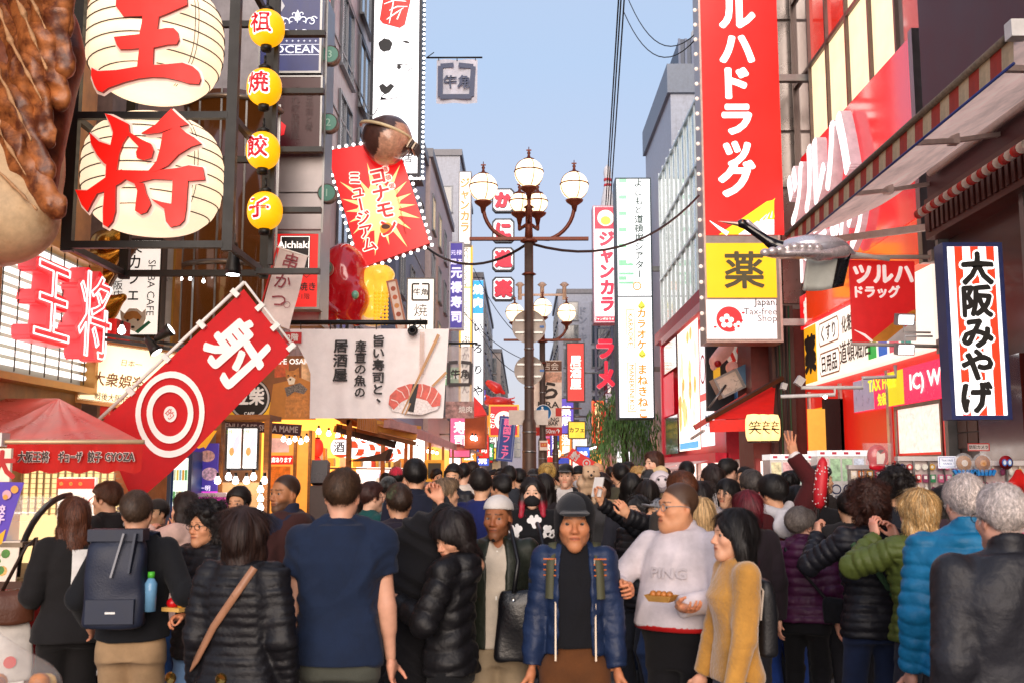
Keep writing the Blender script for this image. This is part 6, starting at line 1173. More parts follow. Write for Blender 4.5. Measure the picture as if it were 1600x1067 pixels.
b.raw([(-w/2+w*k/n,0,h/2-h*.3*k/n)for k in range(n+1)]+[(-w/2+w*k/n,-.08+.02*math.sin(k*1.9),-h*.05-h*.42*k/n)for k in range(n+1)],[(k,k+n+1,k+n+2,k+1)for k in range(n)],M('#4a2420',.7),True);b.build('cloth',t);b=MB();b.text('MENU CAFE SHIBA MAME',0,0,h*.5,-.12,M('#b8a098',.6),rot=-.05,bold=.02,sx=.8);b.build('lettering',t)
t,w,h,m=sign_at('seats_sign','red strip sign saying seats available under the maroon valance','sign',417,711,457,725,12.5);MB().box((-w/2,0,-h/2),(w/2,.04,h/2),E('#d8241c',.7)).build('board',t);b=MB();b.text('座席あります',0,0,8.5*m,-.005,EW,bold=.03,sx=.75);b.build('lettering',t)
t,w,h,m=sign_at('lit_shop','cream lit shop front with menu pictures under the maroon valance','shop',415,672,486,830,12.9);L=locf(415,672,486,830,12.9);b=MB();b.box((-w/2,0,-W(0,751,12.9).z),(w/2,.2,h/2),M('#c8843a',.6,emit=.5,ehex='#ff9c38',var=.4,scale=4));b.build('wall',t);b=MB();b.rect(*L(420,706),*L(452,684),-.004,M('#e8b0a0',.5,emit=.35,var=.4,scale=6));b.rect(*L(418,770),*L(454,728),-.004,M('#d86a1c',.5,emit=.4,var=.5,scale=10));b.build('picture',t);b=MB()  # wall glows by emission to give the shop front its warm light
for px in(416,461,484):b.box((L(px-2,0)[0],-.06,-W(0,751,12.9).z),(L(px+2,0)[0],.0,h/2),OW)
b.build('post',t)
for i in range(5):bulb('bright clear bulb over the cream shop front, %s from the kiosk'%ORD(i),W(443+i*9,686+(i%2)*4,12.6),.04,14,'bulbs over the cream shop front')
for i,(px,py,c_,lab)in enumerate(((496,699,'#e04030','round red paper lantern on the post beside the banner'),(494,727,'#d01818','round dark red lantern below the other red lantern'))):
 t=thing('paper_lantern',lab,'lantern',W(px,py,13.2));m=13.2/FPX;b=MB();r=9.5*m;b.lathe([(r*math.sqrt(max(.02,1-(u*.95)**2)),u*14*m)for u in np.linspace(-1,1,13)],M(c_,.5,emit=.5,ehex='#ff2a1a',bump=.1),n=16);b.build('paper',t);b=MB();b.lathe([(.4*r,14*m),(.4*r,16*m)],BLACK(),n=10);b.lathe([(.4*r,-16*m),(.4*r,-14*m)],BLACK(),n=10);b.tube([(0,0,16*m),(0,0,28*m)],.006,BLACK(),5);b.build('cap',t)
t,w,h,m=sign_at('payment_machine','dark grey ticket machine with a sloped screen by the warm stalls','machine',484,720,512,830,11.5);b=MB();z0=-W(0,775,11.5).z;b.box((-w/2,0,z0),(w/2,.4,h*.15),M('#4a3c38',.5));b.build('body',t);b=MB();b.box((-w*.4,-.06,h*.17),(w*.5,.1,h*.5),M('#2c2a30',.3),(math.radians(-12),0,0));b.build('screen',t)
def stall_row(label,d0,d1,xf,xb,z,roofmat,fascia,wallmat,posts,goods,lan):
 t=thing('market_stall',label,'stall',(0,d0,0));D=d1-d0;b=MB()
 b.raw([(xf,0,z),(xf,D,z),(xb,D,z+.55),(xb,0,z+.55),(xf,0,z+.06),(xf,D,z+.06),(xb,D,z+.61),(xb,0,z+.61)],[(0,1,2,3),(7,6,5,4),(0,4,5,1),(0,3,7,4),(1,5,6,2)],roofmat);b.build('roof',t);b=MB()
 n=int(D/.09)
 for k in range(n):b.box((xf+.003,k*D/n,z-.1),(xf+.02+.012*(k%2),(k+1)*D/n,z+.12),fascia)
 b.build('fascia',t);b=MB();b.box((xb-.2,0,0),(xb,D,z+.5),wallmat);b.build('back_wall',t);b=MB()
 for k in range(posts+1):y=k*D/posts;b.box((xf-.14,y-.035,0),(xf-.07,y+.035,z+.02),OW);b.beam((xf-.1,y,z-.02),(xb,y,z+.5),.07,.09,OW)
 b.build('post',t);b=MB()
 for k in range(int(D/.5)):b.beam((xf-.04,.25+k*.5,z-.04),(xb,.25+k*.5,z+.5),.05,.06,OW)
 b.build('rafter',t);b=MB();b.box((xf-.9,.3,.0),(xf-.25,D-.3,.95),DW);b.box((xf-.95,.25,.951),(xf-.2,D-.25,1.0),OW);b.build('counter',t);rg=random.Random(label);b=MB()
 for k in range(goods):
  y=rg.uniform(.3,D-.3);zz=rg.choice((1.01,1.45,1.8));xx=xb+.05+(.7 if zz<1.2 else 0)*rg.random();s_=rg.uniform(.07,.16);b.box((xx,y,zz),(xx+s_,y+s_*1.3,zz+s_*rg.uniform(1,2)),M(rg.choice(('#e8d8b0','#d88a30','#c83a20','#f0c860','#f4ead8','#8a5a2a','#d8c8e0' if lan==0 else'#e0a040')),.5,emit=.12))
 for zz in(1.43,1.78):b.box((xb,.2,zz-.03),(xb+.25,D-.2,zz),OW)
 b.build('goods',t);return t
stall_row('orange lit food stall with timber roof and a row of lanterns',14.6,21.8,-2.35,-3.5,2.42,M('#8a5a30',.6,var=.3,scale=4),M('#c8803a',.55,emit=.06),M('#d07a2c',.6,emit=1.5,ehex='#ffa03a',var=.5,scale=2.5),2,60,1)  # orange back wall glows in place of lamp light in the stall
stall_row('pale lit snack shop with a pink corrugated canopy',22.4,36,-2.3,-3.4,2.52,M('#b88a88',.6),M('#d8a0a0',.5),M('#e8dcd8',.6,emit=1.0,ehex='#fff0e4',var=.5,scale=2),3,90,0)  # pale back wall glows too, shop light put into its material
for i in range(11):
 d=14.9+i*.62;t=thing('round_lantern','round white and red stall lantern in the roof row, %s from the ticket machine'%ORD(i),'lantern',(-2.62,d,2.06),group='row of round stall lanterns');b=MB();r=.15;cA,cB=E('#ffd8a0',1.4,0),M('#e05a4a',.5,emit=.45,ehex='#ff5a30')
 for k in range(4):a0,a1=-math.pi/2+k*math.pi/4,-math.pi/2+(k+1)*math.pi/4;b.lathe([(max(.02,r*math.cos(a)),r*1.0*math.sin(a))for a in np.linspace(a0,a1,5)],(cA if(k+i)%3 else cB),n=14)
 b.build('paper',t);b=MB();b.tube([(0,0,r),(0,0,.33)],.008,BLACK(),5);b.text('酒',0,0,.16,-r-.005,M('#3a2a20',.6),bold=.02);b.build('lettering',t)
for i in range(9):bulb('warm bulb under the timber stall roof, %s from the near end'%ORD(i),(-2.95,14.9+i*.78,2.28),.05,16,'bulbs under the timber roof')
for i in range(8):bulb('white bulb under the pink canopy, %s from the near end'%ORD(i),(-2.8,22.8+i*1.6,2.3),.06,18,'bulbs under the pink canopy','#fff0e0')
t,w,h,m=sign_at('stall_canopy','small dark brown sloping canopy hanging in front of the lantern row','awning',543,700,608,720,14.4);b=MB();b.prism([(-w/2,-h*.5),(w*.4,-h*.45),(w/2,h*.5),(w*.3,h*.1)],0,.5,M('#5a4234',.7));b.build('roof',t)
t,w,h,m=sign_at('yellow_board','yellow framed notice board above the crowd near the snack shop','sign',664,718,694,752,20);b=MB();frame_bars(b,-w/2,-h/2,w/2,h/2,.06,-.03,.02,M('#d89a28',.5,emit=.2));b.build('frame',t);b=MB();b.rect(-w/2+.06,-h/2+.06,w/2-.06,h/2-.06,-.01,M('#3a3a2c',.5));b.build('board',t);b=MB();b.tube([(0,.0,-h/2),(0,0,-1.9)],.03,OW,6);b.build('post',t)
t=thing('timber_fascia','stacked timber eaves with hanging striped cloth above the orange stall','eaves',W(600,668,16));m=16/FPX;b=MB();L=lambda px,py:((px-600)*m,(668-py)*m)
for(x0,y0,x1,y1,tk,c_)in((528,655,640,680,.09,'#c88a3a'),(520,663,640,690,.06,'#7a4a24'),(518,668,606,692,.1,'#3a2c24'),(560,655,648,664,.05,'#d8a050'),(600,660,640,668,.12,'#c8a0a0')):p,q=L(x0,y0),L(x1,y1);b.beam((p[0],.3,p[1]),(q[0],.9,q[1]),tk,tk,M(c_,.55,var=.3))
b.build('beam',t)
t,w,h,m=sign_at('orange_shop_wall','orange rendered shop wall with two lamps left of the blue banner','wall',726,640,758,700,34);b=MB();b.box((-w/2,0,-h/2),(w/2,2,h/2),M('#b8501e',.6,var=.25,scale=2));b.build('panel',t);bulb('glowing lamp on the orange wall, left one',W(738,684,33.8),.09,18);bulb('glowing lamp on the orange wall, right one',W(743,685,33.8),.09,18)
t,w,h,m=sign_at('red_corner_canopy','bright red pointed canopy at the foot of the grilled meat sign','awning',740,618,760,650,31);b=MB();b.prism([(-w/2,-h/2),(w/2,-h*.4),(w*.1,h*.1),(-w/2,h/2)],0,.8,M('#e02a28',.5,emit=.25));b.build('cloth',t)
t=thing('crab_sculpture','large red crab sculpture on the left facade beyond the grilled meat sign','sculpture',W(770,612,44));m=44/FPX;q=lambda dx,dy,y=0:(dx*m,y,-dy*m);P=[ell(q(8,16),(22*m,.5,9*m)),cone(q(-6,-14),q(6,-6),6*m,9*m),cone(q(6,-8),q(18,2),5*m,3*m),cone(q(-2,12),q(-12,4),4*m,2*m)]
for k in range(4):P+=[cone(q(20,14+k*2),q(34,8+k*7),2.5*m,1.6*m),cone(q(34,8+k*7),q(30,20+k*6),1.6*m,1*m)]
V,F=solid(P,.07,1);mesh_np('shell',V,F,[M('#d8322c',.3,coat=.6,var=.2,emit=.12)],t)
# ================= right-hand side =================
XR=6.3
t=thing('building','red drug store building with gridded windows over a big red fascia','building',(XR,15.4,0));b=MB();b.box((.2,0,0),(9,7.7,20),PAINT('#c9b8a8',var=.2));b.build('wall',t);D=7.7
cols=6;lit={(0,1),(0,2),(0,3),(1,4),(0,4),(1,3)};proto={}
z_base=8.55
for r_ in range(4):
 for c in range(cols):
  k_='w' if(r_,c)in lit else('r' if(c in(1,2,3)and r_>=1)else'd')
  if k_ not in proto:
   q=MB();q.rect(.03,.03,D/cols-.03,2.0,0,{'w':E('#ffe6b8',.95,.15,1),'r':M('#c83a34',.1,emit=.35,ehex='#ff3a28',var=.5,scale=1.2,coat=1),'d':GLASS('#b8a89c',.08)}[k_]);o=proto[k_]=q.build('window_pane',t)
  else:o=proto[k_].copy();COL.objects.link(o)
  o.location=(.12,D-c*D/cols,z_base+r_*2.05);o.rotation_euler=(0,0,-math.pi/2)
b=MB()
for c in range(cols+1):b.box((.05,D-c*D/cols-.04,z_base),(.16,D-c*D/cols+.04,17),M('#6a5a54',.35,.5))
for r_ in range(5):b.box((.06,0,z_base+r_*2.05-.05),(.15,D,z_base+r_*2.05+.04),M('#6a5a54',.35,.5))
b.build('mullion',t)
q=MB()
for ch,y,z in(('ツ',4.4,12.3),('ル',2.6,12.6)):q.text(ch,-y,z,1.9,.10,E('#fff0e0',.9),bold=.07,sx=.9)
q.build('window_lettering',t,(0,0,0),(0,0,-math.pi/2))
FT=WX(1423,57,6.05);FL=WX(1251,247,6.05);y1=FL.y-FT.y;zf1=(FT.z+FL.z)/2
t=thing('fascia_sign','huge glossy red fascia sign with raised white store name letters','sign',(XR,FT.y,0));b=MB()
b.box((-.25,0,5.55),(.1,y1,zf1),M('#e0222a',.14,emit=.24,ehex='#ff1a24',var=.1,scale=.8,coat=.6));b.build('panel',t);b=MB();b.box((-.24,0,4.85),(.1,y1,5.546),M('#e0301c',.14,emit=.3,ehex='#ff4a18',var=.25,scale=.6,coat=.6));b.build('lower_panel',t)
fs=t;q=MB()
for ch,yy,z,s_ in(('ツ',y1-.35,zf1-.9,1.45),('ル',y1-1.75,zf1-.85,1.55),('ハ',y1-3.2,zf1-.8,1.6)):q.text(ch,-yy,z,s_,-.48,E('#fff6f4',1.2,.03),bold=.06,depth=.2,side=M('#d8ccd0',.4,emit=.15),sx=.95)
q.text('ドラッグ',-y1+2.3,zf1-2.25,1.15,-.38,E('#fff6f4',1.2,.03),bold=.05,depth=.1,side=M('#d8ccd0',.4,emit=.15));q.build('lettering',fs,(0,0,0),(0,0,-math.pi/2));b=MB();b.box((-.3,-.16,4.8),(.12,-.003,zf1+.05),STEEL());b.build('edge_trim',fs)
b=MB();b.box((-.1,-.5,2.2),(.1,-.2,12),PAINT('#a8948a'));b.build('side_gap',fs)
A0=WX(1265,512,6.05);t=thing('store_board','long white lit board with medicine words under the red fascia','sign',(6.05,14.9,0));LEN=6.9;zb0,zb1=3.52,4.74;b=MB();b.box((0,0,zb0),(.2,LEN,zb1),E('#fff2e2',.85,.05));b.build('panel',t);q=MB();K=M('#5a4030',.5);zc=(zb0+zb1)/2
q.rect(-LEN+.02,zb0+.02,-LEN+.9,zb1-.02,-.006,E('#f2a818',.75));q.text('薬',-LEN+.46,zc,.8,-.01,M('#1c1614',.5),bold=.06)
for s_,x,z in(('くすり',-LEN+1.75,zc+.3),('日用品',-LEN+1.75,zc-.3)):
 rr=[(x+.66*a,z+.24*c)for a,c in((-.9,1),(.9,1),(1,.6),(1,-.6),(.9,-1),(-.9,-1),(-1,-.6),(-1,.6))];q.flat(rr,-.006,M('#c89a78',.5));q.flat([((px-x)*.95+x,(pz-z)*.86+z)for px,pz in rr],-.009,E('#fff6ea',.85));q.text(s_,x,z,.36,-.012,K,bold=.02)
q.text('化粧品',-LEN+3.1,zc+.3,.34,-.012,K,bold=.02);q.text('道頓堀店',-LEN+3.3,zc-.22,.44,-.012,K,bold=.01)
for k,c_ in enumerate(('#2ab84a','#2a6ac8','#e05a6a','#3a9a8a')):q.rect(-2.9+k*.52,zc-.5,-2.9+k*.52+.42,zc+.08,-.008,E(c_,.6));q.rect(-2.9+k*.52+.08,zc-.2,-2.9+k*.52+.34,zc-.05,-.011,E('#f4f4ee',.6))
q.build('lettering',t,(0,0,0),(0,0,-math.pi/2))
t=thing('store_name_band','red band with white old style store name characters above the white board','sign',(6.12,17.2,0));b=MB();b.box((0,0,4.77),(.15,5.1,5.5),M('#d8202a',.3,emit=.4,ehex='#ff1a20'));b.build('panel',t);q=MB();q.text('鶴羽薬局店',-3.0,5.12,.56,-.006,E('#ffd8cc',.8),bold=.04,sx=1.3);q.build('lettering',t,(0,0,0),(0,0,-math.pi/2))
t=thing('tax_free_band','pink and yellow tax free strip above the shop entrance','sign',(6.15,14.6,0));b=MB();b.box((0,0,2.78),(.15,4.4,3.36),M('#d82a5a',.25,emit=.5,ehex='#ff2a5a',var=.3));b.build('panel',t);q=MB();q.rect(-4.4,2.79,-3.3,3.35,-.004,M('#a8a0b8',.3,emit=.3));q.rect(-2.6,2.79,-1.9,3.35,-.004,E('#e8d820',.7));q.text('TAX FREE',-2.9,3.2,.28,-.008,E('#f4e830',.8),bold=.03,sx=1.1);q.text('免税',-2.9,2.93,.22,-.008,E('#f4e830',.8),bold=.03);q.text('IC) WE',-.9,3.07,.34,-.008,EW,bold=.03,sx=1.4);q.build('lettering',t,(0,0,0),(0,0,-math.pi/2))
t=thing('shop_entrance','red lit shop front panels with a yellow medicine poster','shop',(6.2,15,0));b=MB();b.box((0,0,0),(.3,7.4,3.5),M('#d42420',.35,emit=.2,ehex='#ff2a1a',var=.15,scale=1));b.build('panel',t);q=MB();q.rect(-6.9,2.35,-5.3,3.02,-.01,E('#f2a818',.7));q.text('薬',-6.1,2.68,.58,-.014,M('#1c1614',.5),bold=.06,sx=1.7);q.rect(-6.9,1.7,-5.3,2.34,-.01,RED);q.text('ツルハ',-6.1,2.0,.48,-.014,M('#d8b8b4',.5,emit=.2),bold=.03,sx=1.2)
q.build('poster',t,(0,0,0),(0,0,-math.pi/2));q=MB();q.rect(-1.9,2.0,-.15,2.74,-.02,E('#ffe0d4',.95,.25,14));q.build('shop_window',t,(0,0,0),(0,0,-math.pi/2));q=MB();frame_bars(q,-2.0,1.9,-.1,2.77,.06,-.05,-.02,STEEL());q.build('window_frame',t,(0,0,0),(0,0,-math.pi/2));b=MB()
for y in(2.2,4.8,6.95):b.box((-.06,y,0),(-.01,y+.12,3.4),M('#e8ddd0',.3,.3))
b.build('jamb',t);b=MB()
for k in range(6):b.box((-.04,.05+k*.31,.0),(-.01,.34+k*.31,1.88),M('#b09078',.5,var=.2))
b.build('plinth_tile',t)
t=thing('building','pale metal clad building end behind the tall red store sign','building',(4.9,23.3,0));b=MB();b.box((.05,.06,5.4),(6,1.6,18),PAINT('#8f8884'));b.box((.35,.07,0),(6,1.6,5.395),PAINT('#7a3a34'));b.build('wall',t);pn=None
for i in range(9):
 for j in range(2):
  if pn is None:q=MB();q.raw([(.01,.05,.01),(.99,.05,.01),(.99,.05,1.34),(.01,.05,1.34),(.03,.0,.03),(.97,.0,.03),(.97,.0,1.32),(.03,.0,1.32)],[(4,5,6,7),(0,1,5,4),(1,2,6,5),(2,3,7,6),(3,0,4,7)],M('#b4aaa4',.28,.75,var=.2,scale=1.4));o=pn=q.build('metal_panel',t)
  else:o=pn.copy();COL.objects.link(o)
  o.location=(.1+j*1.0,0,5.5+i*1.37)
TDR=22;t,w,h,m=sign_at('vertical_store_sign','tall red vertical drug store sign with white letters and a yellow medicine panel','sign',1093,-70,1209,538,TDR);L=locf(1093,-70,1209,538,TDR);lightbox(t,w,h,.7,M('#8a8480',.4,.4),M('#b8a49c',.35,.5),.05);y=-.37
q=MB();q.rect(*L(1098,374),*L(1204,-70),y,E('#d60a06',.75,.06));q.build('red_panel',t);q=MB();q.rect(*L(1100,470),*L(1205,386),y,E('#f8c400',.5,.03));q.build('yellow_panel',t);q=MB();q.rect(*L(1100,533),*L(1206,473),y,E('#eceaea',.75,.04));q.build('white_panel',t)
q=MB();wt=E('#fff8f4',.95,.02)
for ch,py,sz in(('ツ',-28,56),('ル',32,60),('ハ',87,60),('ド',140,58),('ラ',195,58),('ッ',243,58),('グ',288,60)):q.text(ch,*L(1146,py),sz*m,y-.006,wt,bold=.05)
sm_=M('#7a1410',.5)
for py in(60,115,168,221,270,320):q.rect(*L(1098.5,py+.35),*L(1203.5,py),y-.002,sm_)
yl=E('#ffd21a',.9,.05);q.flat([L(1118,373),L(1160,344),L(1192,322),L(1203,320),L(1203,350),L(1190,352),L(1150,373)],y-.004,yl);q.flat([L(1148,373),L(1180,350),L(1203,350),L(1203,373)],y-.007,wt);q.flat(stroke_poly([L(1104,352),L(1120,364),L(1132,372)],[m,5*m,7*m]),y-.007,wt)
for k in range(7):q.flat(stroke_poly([L(1175+k*4,340-k*2.6),L(1184+k*3.4,333-k*2.6)],[3*m,.6*m]),y-.009-k*.001,yl);q.flat(stroke_poly([L(1178+k*4,353-k*1.0),L(1190+k*2,343-k*1.2)],[3*m,.4*m]),y-.018-k*.001,wt if k%2 else yl)
q.text('薬',*L(1157,428),62*m,y-.006,M('#4a4a2c',.5,emit=.08),bold=.02,sx=1.05);gx,gz=L(1134,503);R_=E('#e02a30',.7);q.disc(gx,gz,20*m,y-.005,R_)
for(dx,dz,r)in((-4,-3,13),(14,-11,9)):
 for k in range(5):a=k*1.2566+.3;q.disc(gx+dx*m+math.cos(a)*r*.55*m,gz+dz*m+math.sin(a)*r*.55*m,r*.33*m,y-.008-k*.0006,wt,n=10)
 q.disc(gx+dx*m,gz+dz*m,r*.14*m,y-.014,R_,n=8)
for(dx,dz)in((-22,-12),(22,10),(19,-2)):q.disc(gx+dx*m,gz+dz*m,2.6*m,y-.005,R_,1.7*m,8)
G=M('#5a5a5e',.5);q.text('Japan.',*L(1208-1,478),15*m,y-.005,M('#2a2a2e',.5),align='r',bold=.012);q.text('Tax-free',*L(1208-1,491),15*m,y-.005,G,align='r');q.text('Shop',*L(1208-1,503),15*m,y-.005,G,align='r');q.build('lettering',t)
b=MB();bl=M('#f0d8c8',.4,emit=.5)
for i in range(26):b.ball((-w/2-.05,-.2,-h/2+.3+i*h/26),.045,bl,6,4)
b.build('bulb',t);b=MB();b.box((w/2,-.05,-h/2+.4),(w/2+.9,.1,-h/2+.55),STEEL());b.box((w/2,-.05,h/2-3),(w/2+.9,.1,h/2-2.85),STEEL());b.build('bracket',t)
# ---- crane sculpture
CD=13.2;m=CD/FPX;t=thing('crane_sculpture','flying crane sculpture with a black neck, chrome body and white hanging wing','sculpture',W(1240,390,CD));q=lambda px,py,y=0:((px-1240)*m,y,(390-py)*m);ch=M('#d4d2dc',.25,.35,var=.12,scale=6,coat=.5)
P=[ell(q(1272,385),(52*m,.26,18*m),rot=None),cone(q(1300,388),q(1336,396),10*m,3*m,k=.1),cone(q(1238,392),q(1220,398),13*m,8*m,k=.1)];V,F=solid(P,.016,2);mesh_np('body',V,F,[ch],t)
P=[cone(q(1232,392),q(1205,380),13*m,8*m,k=.05),cone(q(1205,380),q(1166,352),8*m,6*m,k=.04),ell(q(1160,348),(9*m,.06,7.5*m),k=.03)];V,F=solid(P,.010,2);mesh_np('neck',V,F,[M('#14121a',.22,coat=.8,var=.1)],t)
P=[cone(q(1188,362,-.028),q(1168,346,-.028),2*m,4*m)];V,F=solid(P,.008,1);mesh_np('cheek_stripe',V,F,[M('#d8d4e0',.25,.5)],t)
P=[cone(q(1156,349),q(1121,344),4.2*m,.6*m)];V,F=solid(P,.006,1);mesh_np('beak',V,F,[M('#b89a90',.3,.6)],t);b=MB();b.ball(q(1159,346,-.05),.012,M('#b86a3a',.3),8,6);b.build('eye',t)
P=[ell(q(1232,408,-.36),(50*m,.16,6*m)),cone(q(1268,409,-.32),q(1312,399,-.2),7*m,10*m,k=.1)]
for k in range(8):P.append(ell(q(1180+k*12,408-2.6*min(k,4),-.50+.015*k),(8*m,.05,6.5*m),k=.012))
V,F=solid(P,.014,2);mesh_np('near_wing',V,F,[M('#cfc4c6',.28,.4,var=.15,scale=8,coat=.4)],t)
b=MB();n=14;V_=[]
for i in range(n+1):
 u=i/n
 for j in range(7):v=j/6;x=1258+66*u-6*v*(1-u)*2+16*v*(1-u);V_.append(q(x-4*v,408-6*u+(48-4*abs(u-.5))*v,-.12+.25*v+.05*math.sin(u*5)))
b.raw(V_,[(i*7+j,i*7+j+1,(i+1)*7+j+1,(i+1)*7+j)for i in range(10)for j in range(6)],M('#eef4ec',.25,coat=.5,var=.1),True);b.raw(V_,[(i*7+j,i*7+j+1,(i+1)*7+j+1,(i+1)*7+j)for i in range(10,14)for j in range(6)],M('#1a1c22',.25,coat=.6),True);o=b.build('hanging_wing',t);md=o.modifiers.new('thickness','SOLIDIFY');md.thickness=.03
b=MB();b.tube([q(1330,395,.05),q(1395,404,.1)],.03,WHITE,8);b.build('mount',t)
# ---- red hanging flag sign and floodlights
HD=13.6;t,w,h,m=sign_at('hanging_store_sign','square red hanging store sign on white arms right of the crane','sign',1326,407,1431,534,HD);L=locf(1326,407,1431,534,HD);b=MB();b.prism([L(1326,407),L(1428,409),L(1431,532),L(1332,535)],-.02,.02,M('#c41a20',.4,emit=.18,ehex='#ff1a1a',var=.12));b.build('board',t);q=MB();wt2=M('#f0dcd8',.5,emit=.3);q.text('ツルハ',*L(1379,429),34*m,-.026,wt2,bold=.05,sx=.96);q.text('ドラッグ',*L(1370,457),20*m,-.026,wt2,bold=.05,sx=.95);q.flat([L(1358,534),L(1400,500),L(1424,486),L(1430,484),L(1430,502),L(1412,510),L(1386,534)],-.024,M('#d8862a',.5,emit=.1));q.flat([L(1384,534),L(1408,514),L(1430,502),L(1430,533)],-.027,M('#e0d0c8',.5,emit=.1));q.flat(stroke_poly([L(1334,516),L(1350,524),L(1362,534)],[m,4*m,4*m]),-.028,wt2);q.build('lettering',t);b=MB()
b.tube([(L(1318,402)[0],0,L(1318,402)[1]),(L(1460,402)[0],0,L(1460,402)[1])],.03,M('#d8ccc4',.4),8);b.tube([(L(1330,537)[0],0,L(1330,537)[1]),(L(1465,541)[0],0,L(1465,541)[1])],.025,M('#d8ccc4',.4),8);b.box((L(1456,0)[0],-.06,L(0,410)[1]),(L(1462,0)[0],.06,L(0,392)[1]),M('#c8bcb4',.4));b.box((L(1462,0)[0],-.06,L(0,552)[1]),(L(1468,0)[0],.06,L(0,530)[1]),M('#c8bcb4',.4));b.build('arm',t)
for i,py in enumerate((500,546)):
 t=thing('floodlight',('upper square floodlight glowing in front of the hanging red sign','lower square floodlight glowing under the hanging red sign')[i],'floodlight',W(1416,py,12.6),(math.radians(14),0,.1));b=MB();b.box((-.11,.0,-.07),(.11,.1,.07),M('#b8b4b4',.35,.5));b.build('housing',t);b=MB();b.rect(-.095,-.055,.095,.055,-.004,E('#dfe8ff',3.0,0));b.build('lens',t);b=MB();b.tube([(.0,.05,0),(.0,.05,-.16 if i==0 else .16),(.35,.05,-.16 if i==0 else .16)],.014,WHITE,6);b.build('arm',t)
t=thing('white_lamp_arms','long white pipe arms with small heads under the store board','lamp bracket',W(1310,608,13.8));m=13.8/FPX;b=MB();q=lambda px,py,y=0:((px-1310)*m,y,(608-py)*m)
b.tube([q(1252,605),q(1348,605),q(1348,590),q(1400,588),q(1400,570)],.025,WHITE,8);b.tube([q(1220,619),q(1304,616),q(1304,603)],.025,WHITE,8);b.build('pipe',t);b=MB();b.box(q(1244,602,-.05),q(1256,588,.05),M('#c8c0bc',.4),(0,.6,0));b.box(q(1221,608,-.05),q(1229,598,.05),M('#c8c0bc',.4),(0,.3,0));b.build('camera_head',t);b=MB();b.ball(q(1289,619,0),.03,E('#ffffff',10,0),8,6);b.build('lamp',t)
# ---- brown building at the right edge, striped sign, awning
bx=5.35;t=thing('building','dark brown tiled building at the right edge with the striped awning','building',(bx,0,0));b=MB();b.box((.25,-2,0),(7,13.2,5.25),M('#42201a',.35,var=.3,scale=1.5,coat=.2));b.box((.0,-2,5.25),(7,13.2,16),M('#54262c',.5,var=.25,scale=1.2,bump=.1));b.build('wall',t);b=MB();b.box((-.03,-2,4.72),(.26,13.25,5.255),M('#5a2a22',.4,var=.2));b.build('cornice',t);sp_=None
for k in range(60):
 if sp_ is None:q=MB();q.box((-.055,0,4.80),(-.031,.07,5.16),M('#4a1e1a',.45));o=sp_=q.build('slat',t)
 else:o=sp_.copy();COL.objects.link(o)
 o.location=(0,4.5+k*.145,0)
bt=None
for r_ in range(12):
 for c in range(2):
  if bt is None:q=MB();q.box((0,0,0),(.03,.27,.19),M('#6a4a3c',.4,var=.35,scale=4,bump=.2,bscale=30));o=bt=q.build('wall_tile',t)
  else:o=bt.copy();COL.objects.link(o)
  o.location=(.215,12.6+c*.3,2.0+r_*.205)
b=MB();b.box((.1,11.2,0),(.24,12.3,3.0),M('#4a1c18',.15,coat=.8));b.build('door',t);b=MB()
for y in(6.2,7.6,9.0):b.box((.05,y,2.9),(.24,y+1.3,4.2),M('#1c1412',.4));
for y in(6.2,7.6,9.0):
 for k in range(9):b.box((.02,y+.03,2.95+k*.135),(.05,y+1.27,3.02+k*.135),M('#8a7a66',.4,.4))
b.build('louvre_window',t);b=MB()
for y in(10.9,13.18):b.box((.1,y,0),(.24,y+.1,5),STEEL())
b.build('steel_post',t);b=MB()
for y in(2,5,8):b.box((-.02,y,8),(-.001,y+2.6,11),M('#6a7688',.1,var=.2,coat=1))
b.build('window_pane',t)
t=thing('downpipe_column','beige metal column between the brown building and the red store','column',(5.9,13.9,0));b=MB();b.box((0,0,0),(.3,.3,12),M('#a8988c',.35,.5));b.build('shaft',t);b=MB();b.box((-.1,-.05,0),(-.02,.1,12),M('#c8a888',.4,.4));b.box((.31,-.04,0),(.4,.2,12),PAINT('#8a7468'));b.build('trim',t)
OD=10.9;t,w,h,m=sign_at('souvenir_sign','vertical red and white striped souvenir sign with black brush lettering','sign',1473,383,1566,656,OD);L=locf(1473,383,1566,656,OD);lightbox(t,w,h,.22,E('#ffffff',.95,.02),M('#1c2c6a',.35,coat=.4),.045);q=MB();y=-.115;iw=w-.09
for k in range(3):x=-iw/2+iw*(.145+k*.31);q.rect(x-iw*.0,-h/2+.046,x+iw*.155,h/2-.046,y,E('#ea3a1e',.8,.03))
for i,ch in enumerate('大阪みやげ'):py=424+i*49.5;q.text(ch,*L(1519,py),52*m,y-.006,E('#fff8f4',.9,0),bold=.10,wob=.02,sx=.98);q.text(ch,*L(1519,py),52*m,y-.012,M('#16120f',.5),bold=.045,wob=.02,sx=.98)
q.build('lettering',t)
xa,xw=3.95,5.35;p0,p1=W(1232,380,0),None
dA=(xa)*FPX/(1232-815);dB=7.6;zA,zB=WX(1232,372,xa).z,WX(1558,45,xa).z;dB=WX(1558,45,xa).y;dA=WX(1232,372,xa).y
t=thing('striped_awning','large faded retractable awning with a red and cream striped valance','awning',(0,0,0));b=MB();ny=14;V_=[];zw=5.62
for i in range(ny+1):
 u=i/ny;y=dB-.3+(dA-dB+.3)*u
 for j in range(7):v=j/6;V_.append((xa+(xw-xa)*v,y,(zA+.0)*1+(zw-zA)*v-.05*math.sin(math.pi*v)+.012*math.sin(u*23+v*3)))
